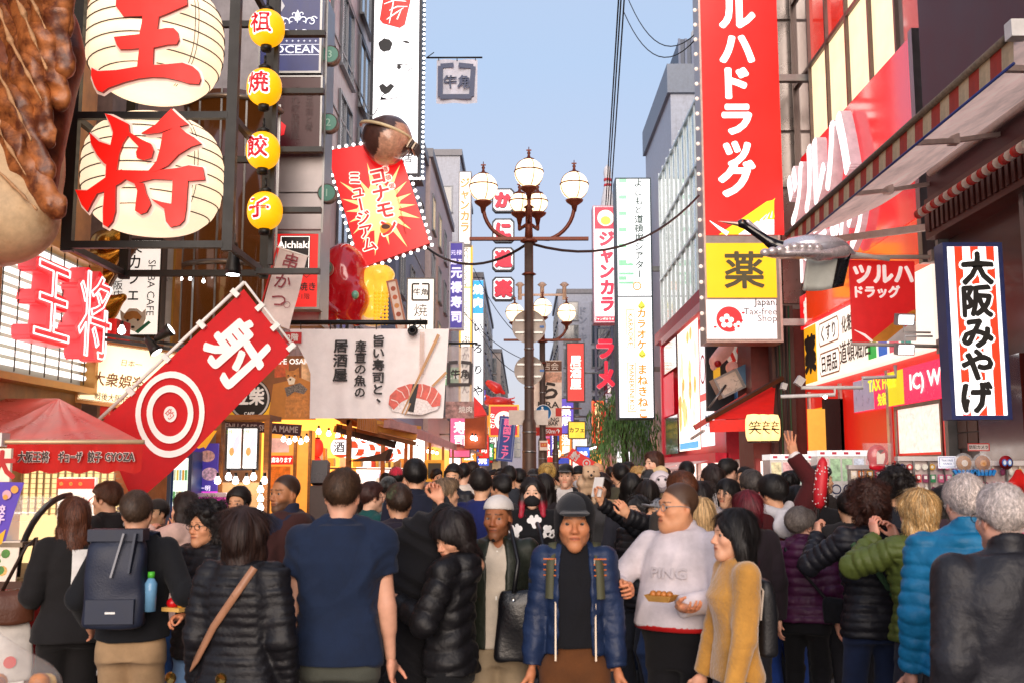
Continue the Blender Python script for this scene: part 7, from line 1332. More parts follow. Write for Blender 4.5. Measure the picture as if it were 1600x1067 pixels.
b.raw(V_,[(i*7+j,i*7+j+1,(i+1)*7+j+1,(i+1)*7+j)for i in range(ny)for j in range(6)],FAB('#ffdcc8',.9,var=.3,scale=3,stretch=(1,.3,1),bump=.15,dirt=.2),True);b.build('canopy',t);va=None;ns=34
for i in range(ns):
 y0_=dB-.3+(dA-dB+.3)*i/ns;y1_=dB-.3+(dA-dB+.3)*(i+1)/ns;b=MB();mm=M('#b83a28',.75,dirt=.5,var=.3)if i%2 else M('#d8c09a',.75,dirt=.5,var=.3)
 if i<2:b.raw([(xa-.02,0,zA+.03),(xa-.02,(y1_-y0_),zA+.03),(xa-.03,(y1_-y0_),zA-.2),(xa-.03,0,zA-.2)],[(0,1,2,3)],mm);o=b.build('valance_stripe',t,(0,y0_,0));va=(va or[])+[o]
 else:o=va[i%2].copy();COL.objects.link(o);o.location=(0,y0_,0)
b=MB();b.tube([(xa-.03,dB-.3,zA+.05),(xa-.03,dA,zA+.05)],.035,M('#6a5a4c',.7,dirt=.6,var=.5,scale=30),8);b.tube([(xa-.03,dB-.3,zA-.2),(xa-.03,dA,zA-.2)],.013,M('#2c3a7a',.5),6);b.box((xa-.09,dB-.42,zA-.02),(xa+.05,dB-.3,zA+.12),WHITE);b.build('front_bar',t);b=MB();wm=M('#d8ccc6',.4,.2)
for y_,yb in((dB+.2,dB+.7),(dB+2.2,dB+2.7),(dB+4.2,dB+4.7)):b.beam((xa+.05,y_,zA-.04),(4.7,yb,5.28),.07,.05,wm);b.beam((4.7,yb,5.28),(xw,yb+.3,5.45),.07,.05,wm);b.box((4.66,yb-.05,5.24),(4.76,yb+.06,5.35),wm)
b.beam((xa+.03,dA-.05,zA-.12),(xw,dA-1.6,4.9),.06,.09,wm);b.build('arm',t);b=MB();b.tube([(xw-.08,dB-.3,zw-.1),(xw-.08,dA-2,zw-.1)],.05,wm,10)
b.build('roller',t);b=MB()
for k in range(22):yk=dB-.3+k*.13;b.lathe([(.06,0),(.06,.125)],M('#c8322a',.6)if k%2 else M('#e6dcd2',.6),n=10,axis='y',c=(xw-.25,yk+2.2,4.98))
b.build('rolled_valance',t)
# ---- further right: karaoke signs, ramen letters, screen building, red awning
KD=42;t,w,h,m=sign_at('karaoke_theatre_sign','very tall white lightbox with green theatre text above orange karaoke text','sign',962,284,1018,655,KD);L=locf(962,284,1018,655,KD);lightbox(t,w,h,1.1,E('#fbfdff',1.0,.03),M('#3a4a54',.4,.3),.06);q=MB();y=-.56;G=M('#1c4a3a',.5);OR=E('#f08a20',.75)
for k in range(7):q.rect(*L(965,292+k*25),*L(977,286+k*25),y,E('#8ac8a0',.7))
for k in range(3):q.rect(*L(965,420+k*14),*L(988,416+k*14),y-.001,E('#8ac8a0',.7))
q.text('よしもと道頓堀シアター',*L(996,362),14.2*m,y,G,vertical=True,bold=.02,pitch=1.03,wob=.03);q.text('YOSHIMOTO DOTONBORI THEATER',*L(982,370),6*m,y,M('#7a8a84',.5),rot=-math.pi/2);q.ring(*L(993,451),5*m,7*m,y,OR,20);q.ring(*L(993,451),2*m,3*m,y-.003,OR,14)
q.rect(-w/2,L(0,468)[1],w/2,L(0,466)[1],y-.004,M('#2c3a40',.5));q.text('カラオケ',*L(1000,517),15.5*m,y,OR,vertical=True,bold=.035,pitch=1.05);q.text('まねきねこ',*L(1002,612),16.5*m,y,OR,vertical=True,bold=.03,pitch=1.02)
q.text('KARAOKE',*L(983,518),10.5*m,y,OR,rot=-math.pi/2,bold=.02,sx=1.05);q.text('MANEKINEKO',*L(985,606),10.5*m,y,OR,rot=-math.pi/2,bold=.02,sx=1.05)
for(px,py)in((1000,482),(1001,556)):q.disc(*L(px,py),5.5*m,y-.003,E('#e8d84a',.8),5*m,14);q.flat([L(px-4,py-3),L(px,py-9),L(px+4,py-3)],y-.006,E('#e8d84a',.8));q.flat(stroke_poly([L(px-4,py),L(px,py+3),L(px+4,py)],[m]*3),y-.008,M('#3a4a20',.5))
for(x0,y0,x1,y1)in((977,487,989,546),(979,568,991,644)):frame_bars(q,*L(x0,y1),*L(x1,y0),.03,y-.002,y+.003,OR)
q.build('lettering',t);b=MB();b.box((w/2,.2,h*.12),(w/2+1.0,.4,h*.14),STEEL());b.box((w/2,.2,-h*.3),(w/2+1.0,.4,-h*.28),STEEL());b.build('bracket',t)
JD=50;t,w,h,m=sign_at('pink_karaoke_sign','vertical sign with red pink karaoke letters and a round cream emblem on top','sign',926,326,964,507,JD);L=locf(926,326,964,507,JD);lightbox(t,w,h,1.0,E('#fff4f4',.95,.03),M('#b88a98',.4,.3),.05);q=MB();y=-.51;PK=E('#e02a48',.75);q.rect(*L(928,362),*L(962,328),y,E('#d82440',.75));q.disc(*L(945,345),13*m,y-.006,E('#f8ecd8',.85));q.disc(*L(945,349),8*m,y-.01,E('#f0b840',.8),7*m);
q.text('ジャンカラ',*L(947,427),26*m,y,PK,vertical=True,bold=.06,pitch=1.0,sx=.95);q.rect(*L(929,505),*L(962,497),y-.004,PK);q.text('ジャンボカラオケ',*L(945,501),4.5*m,y-.008,EW,bold=.02);q.build('lettering',t)
RD=56;t,w,h,m=sign_at('ramen_letter_sign','free standing crimson neon ramen letters on a steel lattice','sign',932,512,958,690,RD);L=locf(932,512,958,690,RD);q=MB()
for ch,px,py in(('ラ',945,545),('ー',947,575),('メ',946,592),('ン',944,640)):q.text(ch,*L(px,py),34*m,-.3,E('#d81c38',.8),bold=.06,depth=.25,side=M('#f0b0b8',.4,emit=.3),sx=.95)if ch!='ー' else q.text('ー',*L(px,py),24*m,-.3,E('#d81c38',.8),bold=.06,depth=.25,rot=math.pi/2)
q.build('letter',t);b=MB()
for x in(-w/2,w/2):b.beam((x,.2,-h/2),(x,.2,h/2+4),.12,.12,M('#5a6478',.5))
for k in range(9):b.beam((-w/2,.2,-h/2+k*h/8),(w/2,.2,-h/2+k*h/8),.07,.07,M('#5a6478',.5));b.beam((-w/2,.25,-h/2+k*h/8),(w/2,.25,-h/2+(k+1)*h/8),.06,.06,M('#5a6478',.5))
b.build('lattice',t)
t,w,h,m=sign_at('dragon_ramen_sign','narrow red vertical ramen sign with gold dragon lettering above the crowd','sign',925,626,943,692,52);L=locf(925,626,943,692,52);lightbox(t,w,h,.5,E('#d02018',.75),E('#f06a30',.8),.05);q=MB();q.text('金龍ラーメン',0,0,10.5*m,-.26,E('#ffe0a0',.9),vertical=True,bold=.04,pitch=1.0);q.build('lettering',t);b=MB();b.tube([(0,.2,-h/2),(0,.2,-W(934,692,52).z)],.12,RED,8);b.build('post',t)
t,w,h,m=sign_at('izakaya_sign','maroon over pale vertical pub sign beside the ramen letters','sign',944,592,959,650,58);L=locf(944,592,959,650,58);lightbox(t,w,h,.5,M('#b8aab4',.5,emit=.4),M('#5a2430',.5),.05);q=MB();q.rect(-w/2+.05,h*.1,w/2-.05,h/2-.05,-.256,M('#6a1a30',.5,emit=.2));q.text('大衆酒場',0,h*.3,5.5*m,-.262,EW,vertical=True,bold=.02);q.text('四天王',0,-h*.22,8*m,-.262,M('#b83a4a',.5),vertical=True,bold=.02);q.build('lettering',t)
t,w,h,m=sign_at('grey_tower_sign','grey vertical lettering on the dark slate tower','sign',903,470,919,545,75.5);q=MB();q.text('ドン・キ',0,0,14*m,-.2,M('#8a93a6',.5),vertical=True,bold=.05,depth=.15);q.build('letter',t)
SX=5.15;s0=WX(1032,600,SX).y;s1=WX(1115,600,SX).y;y0=s1;LEN=s0-s1;t=thing('building','crimson framed building with a huge bright advertising screen','building',(SX,y0,0));b=MB();b.box((.3,0,0),(7,LEN,6.5),PAINT('#b8182c',dirt=.1));b.build('wall',t);b=MB();b.box((.0,LEN-.3,0),(.3,LEN,6.5),M('#c81c34',.4,emit=.15));b.box((0,-.0,6.3),(.3,LEN,6.55),M('#e8a0a8',.4));b.box((0,0,1.95),(.35,LEN,2.2),M('#c81c34',.4,emit=.15));b.build('frame',t);q=MB();q.rect(-LEN*.62,2.35,-LEN*.24,6.2,.05,M('#fff4e2',.4,emit=.75,ehex='#fff2dc',var=.35,scale=.7,stretch=(1,1,.35)));q.build('screen',t,(0,0,0),(0,0,-math.pi/2));q=MB();GK=M('#33504c',.15,coat=1)
q.rect(-LEN*.97,5.2,-LEN*.66,6.2,.06,GK);q.rect(-LEN*.97,2.3,-LEN*.66,3.6,.06,GK);q.rect(-LEN*.97,3.65,-LEN*.72,5.1,.05,M('#d0203a',.4,emit=.3,ehex='#e02040'));q.build('side_panel',t,(0,0,0),(0,0,-math.pi/2));q=MB()
rg=random.Random(5)
for k in range(22):cx,cz=-LEN*rg.uniform(.27,.59),rg.uniform(3.4,6.0);q.disc(cx,cz,rg.uniform(.1,.35),.044-k*.0008,E(rg.choice(('#f0c880','#e8b060','#f8e0b0','#d89a4a','#fff0d0')),1.0,.3,8),rg.uniform(.15,.5),12)
q.rect(-LEN*.6,2.4,-LEN*.26,2.6,.03,E('#4aa8e0',.9));q.build('screen_picture',t,(0,0,0),(0,0,-math.pi/2));q=MB()
for(a,c_,e,f_,em)in((.02,.22,2.4,3.7,.85),(.02,.1,3.9,5.2,.85),(.12,.22,3.9,5.8,.8)):q.rect(-LEN*c_,e,-LEN*a,f_,.04,E('#f4f6fa',em))
q.ring(-LEN*.17,4.6,.35,.42,.03,RED,20);q.text('和食',-LEN*.12,3.1,.4,.03,M('#4a5a7a',.5));q.build('white_board',t,(0,0,0),(0,0,-math.pi/2));q=MB();q.rect(-LEN*.95,1.35,-LEN*.7,1.9,.1,E('#e03a2a',.8));q.text('吉野',-LEN*.82,1.62,.45,.09,EW,bold=.04);q.build('store_sign',t,(0,0,0),(0,0,-math.pi/2))
t=thing('lit_shop','bright white and red shop fronts below the advertising screen','shop',(SX+.25,y0-6,0));b=MB();b.box((0,0,0),(.2,LEN+5.5,1.94),M('#e8d0c8',.5,emit=1.0,ehex='#ffe4d4',var=.7,scale=1.5));b.build('window',t);b=MB()
for k in range(9):b.box((-.12,k*1.9,0),(-.01,k*1.9+.35,2.0),M(('#c81c34','#8a2a2a','#c8c0bc')[k%3],.4))
b.build('pillar',t);b=MB()
for k in range(3):b.raw([(-.1,7+k*3,2.05),(-.1,9.8+k*3,2.05),(-1.1,9.8+k*3,1.78),(-1.1,7+k*3,1.78),(-1.1,9.8+k*3,1.7),(-1.1,7+k*3,1.7)],[(0,1,2,3),(3,2,4,5)],M('#e0b8b0',.6,emit=.1))
b.build('awning',t)
FDp=25;t,w,h,m=sign_at('noodle_sculpture','sculpted food scene of noodles, prawns and striped ribbons on the shop facade','sculpture',1108,533,1212,640,FDp);L=locf(1108,533,1212,640,FDp);b=MB();b.box((-w/2,.3,-h/2),(w/2,.5,h/2),M('#1a2430',.4));b.build('back_panel',t);b=MB();rg=random.Random(3)
for k in range(14):x0=1160+k*4.2;b.tube([(*[L(x0,538)[0]],.1,L(x0,538)[1]),(L(x0+6,552)[0],-.15-.01*k,L(x0,552)[1]),(L(x0-4+rg.uniform(-6,6),566)[0],-.1,L(x0,566)[1]),(L(x0+4,582)[0],-.05,L(x0,580+rg.uniform(-6,4))[1])],.06,M(rg.choice(('#d8b890','#8a4a3a','#e0c8a0','#b87a5a','#c89a70')),.35,coat=.5,emit=.08),8)
b.build('noodle',t);b=MB()
for k in range(5):b.tube([(L(1137+k*6,535)[0],-.1,L(0,535)[1]),(L(1132+k*6,550)[0],-.2,L(0,550)[1]),(L(1140+k*6,564)[0],-.1,L(0,564)[1])],.06,M('#d83a30',.4,emit=.15)if k%2 else M('#f0e0d0',.4,emit=.15),8)
b.build('ribbon',t);V,F=solid([cone((L(1116,565)[0],-.15,L(0,565)[1]),(L(1135,545)[0],-.1,L(0,545)[1]),.16,.2),cone((L(1116,565)[0],-.15,L(0,565)[1]),(L(1112,575)[0],-.2,L(0,575)[1]),.12,.08),ell((L(1143,575)[0],-.1,L(0,575)[1]),.17),ell((L(1205,562)[0],-.1,L(0,562)[1]),(.22,.2,.3))],.04,2);mesh_np('prawn',V,F,[M('#e8a090',.4,coat=.4,emit=.12)],t);b=MB();b.ball((*[L(1118,570)[0]],-.3,L(0,570)[1]),.09,M('#c81c1c',.3),10,6);b.ball((L(1144,582)[0],-.3,L(0,582)[1]),.08,M('#c81c1c',.3),10,6);b.build('cherry',t);b=MB()
for k in range(3):b.beam((L(1160+k*9,632)[0],.2,L(0,632)[1]),(L(1152+k*9,566)[0],.2,L(0,566)[1]),.06,.04,E('#d8f0ff',1.6,0))
for k in range(3):b.beam((L(1182+k*6,628)[0],.22,L(0,628)[1]),(L(1176+k*6,572)[0],.22,L(0,572)[1]),.05,.04,E('#d8f0ff',1.6,0))
b.build('neon_bar',t);b=MB();b.box((L(1150,0)[0],.25,L(0,634)[1]),(L(1200,0)[0],.29,L(0,560)[1]),M('#1c3c5a',.3,emit=.1));b.box((L(1118,0)[0],.2,L(0,600)[1]),(L(1128,0)[0],.29,L(0,560)[1]),M('#e8b030',.4,emit=.3));b.build('blue_panel',t)
t=thing('big_projector','silver and blue tilted box floodlight in front of the sculpted food','floodlight',W(1148,594,24.2),(0,-.45,0));b=MB();b.box((-.5,-.25,-.25),(.12,.25,.25),M('#c8bfb4',.3,.6));b.build('reflector',t);b=MB();b.box((.121,-.24,-.24),(.62,.24,.24),M('#5a8ab0',.35,.3));b.build('body',t);b=MB();frame_bars(b,-.5,-.25,.1,.25,.05,-.29,-.251,STEEL());b.tube([(-.3,-.3,0),(-.9,-.3,-.3)],.03,STEEL(),6);b.build('bracket',t)
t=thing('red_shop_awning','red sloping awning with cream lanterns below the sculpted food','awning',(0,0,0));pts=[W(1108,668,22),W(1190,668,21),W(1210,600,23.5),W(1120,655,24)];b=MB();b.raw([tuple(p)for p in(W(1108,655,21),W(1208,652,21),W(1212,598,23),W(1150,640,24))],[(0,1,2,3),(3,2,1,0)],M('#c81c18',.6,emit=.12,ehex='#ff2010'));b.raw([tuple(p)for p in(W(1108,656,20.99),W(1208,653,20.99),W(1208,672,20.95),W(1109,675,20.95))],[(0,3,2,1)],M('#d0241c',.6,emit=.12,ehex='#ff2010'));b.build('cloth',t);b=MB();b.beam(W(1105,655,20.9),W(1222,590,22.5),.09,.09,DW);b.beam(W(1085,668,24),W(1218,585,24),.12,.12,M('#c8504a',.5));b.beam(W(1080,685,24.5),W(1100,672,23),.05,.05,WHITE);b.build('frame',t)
for i,px in enumerate((1178,1192,1206)):
 t=thing('cream_lantern',('cream barrel lantern under the red awning, street end','cream barrel lantern under the red awning, middle one','cream barrel lantern under the red awning, wall end')[i],'lantern',W(px,668,19.6+i*.25),group='cream barrel lanterns');b=MB();m=20/FPX;b.lathe([(.04,21*m),(10*m,20*m),(12.5*m,13*m),(13*m,0),(12.5*m,-13*m),(10*m,-20*m),(.04,-21*m)],M('#f2dca0',.5,emit=.75,ehex='#ffd488',var=.1,bump=.1),n=20);b.build('paper',t);b=MB();b.text('笑',-.02,0,.26,-.172,M('#4a3a28',.6),wob=.04);b.lathe([(10*m,-22*m),(10*m,-20*m)],BLACK(),n=14);b.build('lettering',t)
t=thing('utility_pole','dark brown utility column with cables beside the cream lanterns','pole',W(1233,735,22.7));t.location.z=0;b=MB();b.box((-.3,0,0),(.2,.3,5.38),M('#4a302a',.6,var=.3));b.build('shaft',t);b=MB()
for k in range(5):b.tube([(-.2+k*.07,-.02,.5),(-.19+k*.065,-.04,3),(-.22+k*.08,-.02,5.36)],.018,M(('#1c1c1c','#2a5a3a','#3a3432')[k%3],.5),6)
b.box((-.1,-.06,1.2),(.06,-.005,2.6),M('#8a8682',.5));b.build('cable',t)
t=thing('side_alley','dark doorway and yellow panel between the utility column and the store','doorway',(5.85,19.5,0));b=MB();b.box((0,.3,0),(.6,.5,3.1),M('#1c1210',.6));b.build('opening',t);b=MB();b.box((-.35,.25,0),(-.02,.3,2.9),M('#d8a040',.5,emit=.35,ehex='#ffb848'));b.box((.35,.2,0),(.5,.29,3.2),M('#d8b890',.5));b.build('panel',t)
# ---- capsule machines and souvenir racks
mw=.36;k=0
for i in range(9):
 px=1213+i*18.5;d=12.6 if i>3 else 12.9;hi=i>3;p=W(px,735,d);top=W(px,712 if hi else 718,d).z
 t=thing('capsule_machine','white capsule toy machine, %s of the row from the cream lanterns'%ORD(i),'capsule machine',(p.x,d,0),group='capsule machines beside the souvenir racks');w_=.066*2;w_=18*d/FPX/2;b=MB();b.box((-w_,0,.1),(w_,.4,top),M('#e6e2de',.35));b.build('body',t);b=MB();b.box((-w_-.004,-.02,top),(w_+.004,.41,top+.07),M('#f4f2f0',.4,emit=.3));b.rect(-w_*.6,top+.02,w_*.2,top+.05,-.024,M('#d8405a',.5));b.build('header',t);rg=random.Random(i)
 for z_ in(top-.3,top-.85,top-1.38):
  b=MB();b.rect(-w_*.85,z_,w_*.85,z_+.27,-.006,M(rg.choice(('#c8dcd0','#e8b0b0','#d0d8e8','#e8dcb0','#a8c8a0')),.3,var=.5,scale=16,emit=.15,coat=.5));b.build('display_card',t);b=MB();b.ring(-.0,z_-.1,.045,.06,-.008,M('#1c2a5a',.4),18);b.disc(0,z_-.1,.035,-.009,M('#d8d8dc',.3),n=14);b.disc(0,z_-.2,.03,-.008,M('#8a8a90',.3),n=10);b.build('dial',t)
def rack(label,x0,x1,d,ztop,rows,pal,seed,per=.085,shape=0):
 t=thing('souvenir_rack',label,'rack',((x0+x1)/2,d,0));w=x1-x0;b=MB();b.box((-w/2,.0,.1),(w/2,.03,ztop),M('#d8c8c4',.5));b.build('back_board',t);rg=random.Random(seed);n=int(w/per);c=0;proto={}
 for r_ in range(rows):
  for k in range(n):
   if c>280:break
   col=rg.choice(pal);kk=(col,(r_+shape)%3)
   if kk not in proto:
    q=MB();m1=M(col,.4,var=.3,scale=60,emit=.12)
    if kk[1]==0:q.disc(0,0,per*.42,0,m1,n=10);q.disc(0,0,per*.22,-.003,M('#f0e8d8',.4,emit=.1),n=8)
    elif kk[1]==1:q.box((-per*.36,-.012,-per*.55),(per*.36,0,per*.5),m1);q.box((-per*.2,-.016,-per*.1),(per*.2,-.0125,per*.35),M('#f4ece0',.4,emit=.1))
    else:q.ball((0,0,0),(per*.3,.02,per*.42),m1,8,5);q.box((-per*.1,-.005,per*.4),(per*.1,0,per*.7),M('#e8e0d0',.4))
    o=proto[kk]=q.build('souvenir',t)
   else:o=proto[kk].copy();COL.objects.link(o)
   o.location=(-w/2+(k+.5)*w/n,-.03-rg.uniform(0,.02),ztop-.09-r_*per*1.5);c+=1
 b=MB();b.box((-w/2-.01,-.06,ztop-.03),(w/2+.01,.04,ztop+.015),M('#e8e0dc',.4));
 for k in range(5):b.box((-w/2+k*w/4-.008,-.05,.0),(-w/2+k*w/4+.008,-.03,ztop),STEEL())
 b.build('frame',t);return t
PAL=('#8a3a5a','#c83a3a','#3a3a8a','#d8a030','#6a3a7a','#2a5a9a','#d86a8a','#e8e0d0','#3a8a5a')
d=10.4;rack('souvenir rack full of small keyrings right of the red toy bag',W(1402,735,d).x,W(1496,735,d).x,d,W(0,715,d).z,9,PAL,1,.075)
rack('souvenir rack of orange and brown snack packs behind the dotted red stick',W(1325,735,11.2).x,W(1400,735,11.2).x,11.2,W(0,728,11.2).z,8,('#d8702a','#5a3424','#e0a050','#d84a2a','#4a6a9a','#c83a5a','#e8d8c0'),2,.085,1)
rack('souvenir rack of magnets at the far right edge',W(1500,735,9.8).x,W(1640,735,9.8).x,9.8,W(0,722,9.8).z,8,PAL+('#d83a3a','#e8b8c0'),3,.08,2)
b=None
for i,(px,c1)in enumerate(((1506,'#c88a4a'),(1535,'#b8702a'))):
 t=thing('wrapped_biscuit',('big round brown biscuit in a clear wrapper with a white face, on the rack top','big round orange biscuit in a clear wrapper, on the rack top')[i],'snack',W(px,723,9.7));m=9.7/FPX;b=MB();b.lathe([(.01,-.02),(11*m,-.015),(12*m,0),(11*m,.015),(.01,.02)],M(c1,.5,var=.3,scale=20),n=20,axis='y');b.build('biscuit',t);b=MB();b.disc(0,0,5*m,-.022,M('#f0e4d8' if i==0 else'#e09a40',.5),n=14);b.build('face',t);b=MB();b.lathe([(.01,-.03),(14*m,-.02),(16*m,0),(14*m,.02),(.01,.03)],M('#ffffff',.08,alpha=.22,var=0,spec=.9),n=20,axis='y');b.build('wrapper',t);b=MB()
 for k in range(6):b.box(((-16+k*6)*m,-.02,-19*m),((-12+k*6)*m,.02,-10*m),M('#1c8ad8',.4,var=.2),(0,.2*(k-2.5),0))
 b.build('bow',t)
t,w,h,m=sign_at('price_card','white rack card with blue printed lines between keyrings and biscuits','card',1466,712,1494,731,9.9);MB().box((-w/2,0,-h/2),(w/2,.01,h/2),M('#eef0fa',.5,emit=.2)).build('card',t);q=MB();frame_bars(q,-w*.44,-h*.4,w*.44,h*.4,.004,-.004,-.001,M('#5a6aa8',.5));q.text('TAX FREE',0,h*.15,4.2*m,-.004,M('#3a4a8a',.5));q.text('OSAKA',0,-h*.12,4.2*m,-.004,M('#3a4a8a',.5));q.build('lettering',t)
t=thing('toy_bag','round glossy red toy pillow with a white bear shape in a clear bag','toy',W(1371,712,10.6));m=10.6/FPX;V,F=solid([ell((0,0,0),(16*m,.05,18*m)),cone((-10*m,0,-17*m),(8*m,0,-20*m),.02,.02,k=.04)],.006,2);mesh_np('pillow',V,F,[M('#d8142a',.22,coat=.6,bump=.2,bscale=20)],t);q=MB();q.flat([(-4*m,-12*m),(6*m,-12*m),(9*m,-2*m),(9*m,5*m),(2*m,3*m),(-2*m,8*m),(-4*m,3*m)],-.052,M('#f0dcd0',.5));q.flat([(-2*m,8*m),(2*m,3*m),(8*m,9*m),(2*m,10*m)],-.054,M('#5a1c14',.5));q.build('print',t);q=MB();q.prism([(-17*m,-14*m),(17*m,-16*m),(20*m,20*m),(-20*m,20*m)],-.055,.056,M('#ffffff',.1,alpha=.14,var=0,spec=.9));q.build('clear_bag',t)
t=thing('round_toy','red round toy with two blue and white spots at the right rack','toy',W(1572,722,9.6));m=9.6/FPX;b=MB();b.lathe([(.01,-.02),(11*m,0),(.01,.02)],M('#c81c2a',.4),n=16,axis='y');b.build('disc',t);b=MB()
for s_ in(-1,1):b.disc(s_*4*m,0,4*m,-.022,M('#4a7ac8',.3),5.5*m,12);b.disc(s_*4*m,0,2.4*m,-.026,M('#e8f0f8',.3),3.6*m,10)
b.build('spot',t)
t=thing('red_cloth','bright red draped cloth at the right edge of the rack','cloth',W(1592,748,9.3));m=9.3/FPX;V,F=solid([cone((-14*m,0,-16*m),(0,0,10*m),.06,.02),cone((16*m,0,-16*m),(0,0,10*m),.08,.02,k=.05)],.012);mesh_np('cloth',V,F,[CLOTH('#d8201c')],t)
t,w,h,m=sign_at('door_sticker','red and white sticker on the dark brown door','sticker',1512,692,1546,704,11.3);t.rotation_euler=(0,0,0);MB().box((-w/2,0,-h/2),(w/2,.004,h/2),M('#e8dcd8',.5)).build('paper',t);q=MB();frame_bars(q,-w/2,-h/2,w/2,h/2,.01,-.003,-.001,RED);q.text('防犯カメラ',0,0,6*m,-.003,INK,bold=.02);q.build('lettering',t)
# ---- far small signs that crowd the vanishing point
rg=random.Random(21);cols=(('red','#d82a24'),('white','#f4f0ea'),('blue','#2a5ac8'),('orange','#f08a2a'),('yellow','#f4d040'),('pink','#e06a9a'),('purple','#5a4ab8'),('green','#3a9a5a'))
words=('居酒屋','寿司','焼鳥','たこ焼','カフェ','うどん','薬局','食堂','酒場','串かつ');sides=[]
for i in range(50):
 side=-1 if i%2 else 1;d=44+(i//2)*3.4+rg.uniform(-1,1);z=rg.uniform(2.5,4.2)if i%3 else rg.uniform(4.2,6.6);wv_=rg.uniform(.5,.95);hv2=wv_*rg.choice((2.2,3.2,1.0));x=side*3.0+(-side)*rg.uniform(-.3,.9);cn,cc=cols[(i*5+i//8)%8];wrd=words[i%10]
 t=thing('shop_sign','%s %s shop sign reading %s on the far %s row, the %s along'%(cn,'vertical' if hv2>1.5*wv_ else'square',{'居酒屋':'pub','寿司':'sushi','焼鳥':'chicken skewers','たこ焼':'octopus balls','カフェ':'cafe','うどん':'noodles','薬局':'pharmacy','食堂':'diner','酒場':'tavern','串かつ':'fried skewers'}[wrd],'left' if side<0 else'right',ORD(i//2)),'sign',(x,d,z),group='small signs far along the street');lightbox(t,wv_,hv2,.3,E(cc,.75,.2,2),M('#4a4648',.5),.05);q=MB();q.text(wrd,0,0,wv_*.62 if hv2>wv_*1.5 else wv_*.3,-.16,M('#2a1a18',.5)if cn in('white','yellow')else EW,vertical=hv2>wv_*1.5,bold=.03);q.build('lettering',t)
 b=MB();xx=-x-side*4.1 if False else(side*.9);b.tube([(0,.1,0),(side*1.2,.1,0)],.04,STEEL(),5);b.build('bracket',t)
for side in(-1,1):
 for k in range(7):strip_light('row of warm shop lights far along the %s shops, %s stretch'%('left' if side<0 else'right',ORD(k)),(side*3.1,46+k*8,2.7),6,7,'#ffcf90',math.pi/2)
for side,x,d0 in((-1,-3.2,38),(1,3.4,48)):
 for k in range(8):
  d=d0+k*8;t=thing('lit_shop','%s lit shop front far along the %s side, %s shop'%(('orange','pale','red','warm white')[k%4],'left' if side<0 else'right',ORD(k)),'shop',(x,d,0),group='lit shop fronts far along the street');b=MB();b.box((0,0,0)if side>0 else(-.3,0,0),(.3,7.6,2.6)if side>0 else(0,7.6,2.6),M(('#d88a3a','#e8dcd0','#c83a2a','#f0d8b0')[k%4],.5,emit=1.1,ehex=('#ff9a40','#fff0e0','#ff4030','#ffdca0')[k%4],var=.8,scale=1.3));b.build('window',t);b=MB();b.box((-.9,.3,2.6)if side>0 else(.3,.3,2.6),(.3,7.3,2.72)if side>0 else(.9,7.3,2.72),PAINT(('#b83028','#8a8a90','#c8a060','#3a5a8a')[k%4]));b.build('awning',t)
t,w,h,m=sign_at('far_red_flag','small tilted red target flag far away above the crowd','flag',890,700,925,735,44);t.rotation_euler=(0,.55,0);b=MB();b.rect(-w*.6,-h*.25,w*.6,h*.25,0,M('#d83a34',.6,emit=.2));b.build('cloth',t);b=MB();b.ring(w*.3,0,h*.13,h*.18,-.01,WHITE,18);b.disc(w*.3,0,h*.06,-.01,WHITE,n=12);b.text('射',-w*.3,0,h*.4,-.01,WHITE,bold=.04);b.build('print',t)
t,w,h,m=sign_at('white_notice','bright white lit notice board under the willow','sign',964,705,984,735,47);MB().box((-w/2,0,-h/2),(w/2,.1,h/2),E('#ffffff',1.1)).build('panel',t);q=MB();q.text('営業中',0,h*.15,5*m,-.01,M('#8a3a3a',.5));q.build('lettering',t);b=MB();b.tube([(0,.05,-h/2),(0,.05,-W(974,735,47).z)],.05,STEEL(),6);b.build('post',t)
# ================= the crowd =================
from mathutils.bvhtree import BVHTree
def bvh(o):me=o.data;return BVHTree.FromPolygons([v.co for v in me.vertices],[p.vertices for p in me.polygons])
def child(inf,n):return next((c for c in inf['root'].children if c.name.split('.')[0]==n),None)
def decal(inf,part,mb,name,back=True,off=.006):
 t=bvh(child(inf,part));s=-1 if back else 1;out=[]
 for x,y,z in mb.v:
  h=t.ray_cast(Vector((-x*s,s*1.2,z)),Vector((0,-s,0)))[0];out.append((-x*s,(h.y if h else s*.12)+s*(off-y*.0-y),z))
 mb.v=out;return mb.build(name,inf['root'])
def strap(inf,part,pts,mat,name='strap',w=.035,parent=None):
 t=bvh(child(inf,part));P=[]
 for x,z,s in pts:
  if s==0:h=t.ray_cast(Vector((x,z,2.5)),Vector((0,0,-1)))[0];P.append((h or Vector((x,z,1.4)))+Vector((0,0,.008)))
  else:h=t.ray_cast(Vector((x,s*1.2,z)),Vector((0,-s,0)))[0];P.append(Vector((x,(h.y if h else s*.12)+s*.01,z)))
 Q=[]
 for i in range(len(P)-1):
  for k in range(4):Q.append(P[i].lerp(P[i+1],k/4))
 Q.append(P[-1]);b=MB();vs=[];
 for i,p in enumerate(Q):
  tg=(Q[min(i+1,len(Q)-1)]-Q[max(i-1,0)]).normalized();out=Vector((p.x*.3,p.y,.2 if abs(p.y)<.06 else 0)).normalized();sd=tg.cross(out).normalized()*w/2;vs+=[p-sd,p+sd,p+sd+out*.008,p-sd+out*.008]
 n=len(Q);fs=[]
 for i in range(n-1):
  for k in range(4):fs.append((4*i+k,4*i+(k+1)%4,4*i+4+(k+1)%4,4*i+4+k))
 b.raw(vs,fs,mat,True);return b.build(name,parent or inf['root'])
def attach(inf,name,label,cat_,group=None):
 r=inf['root'];t=thing(name,label,cat_,r.location,r.rotation_euler,group);return t
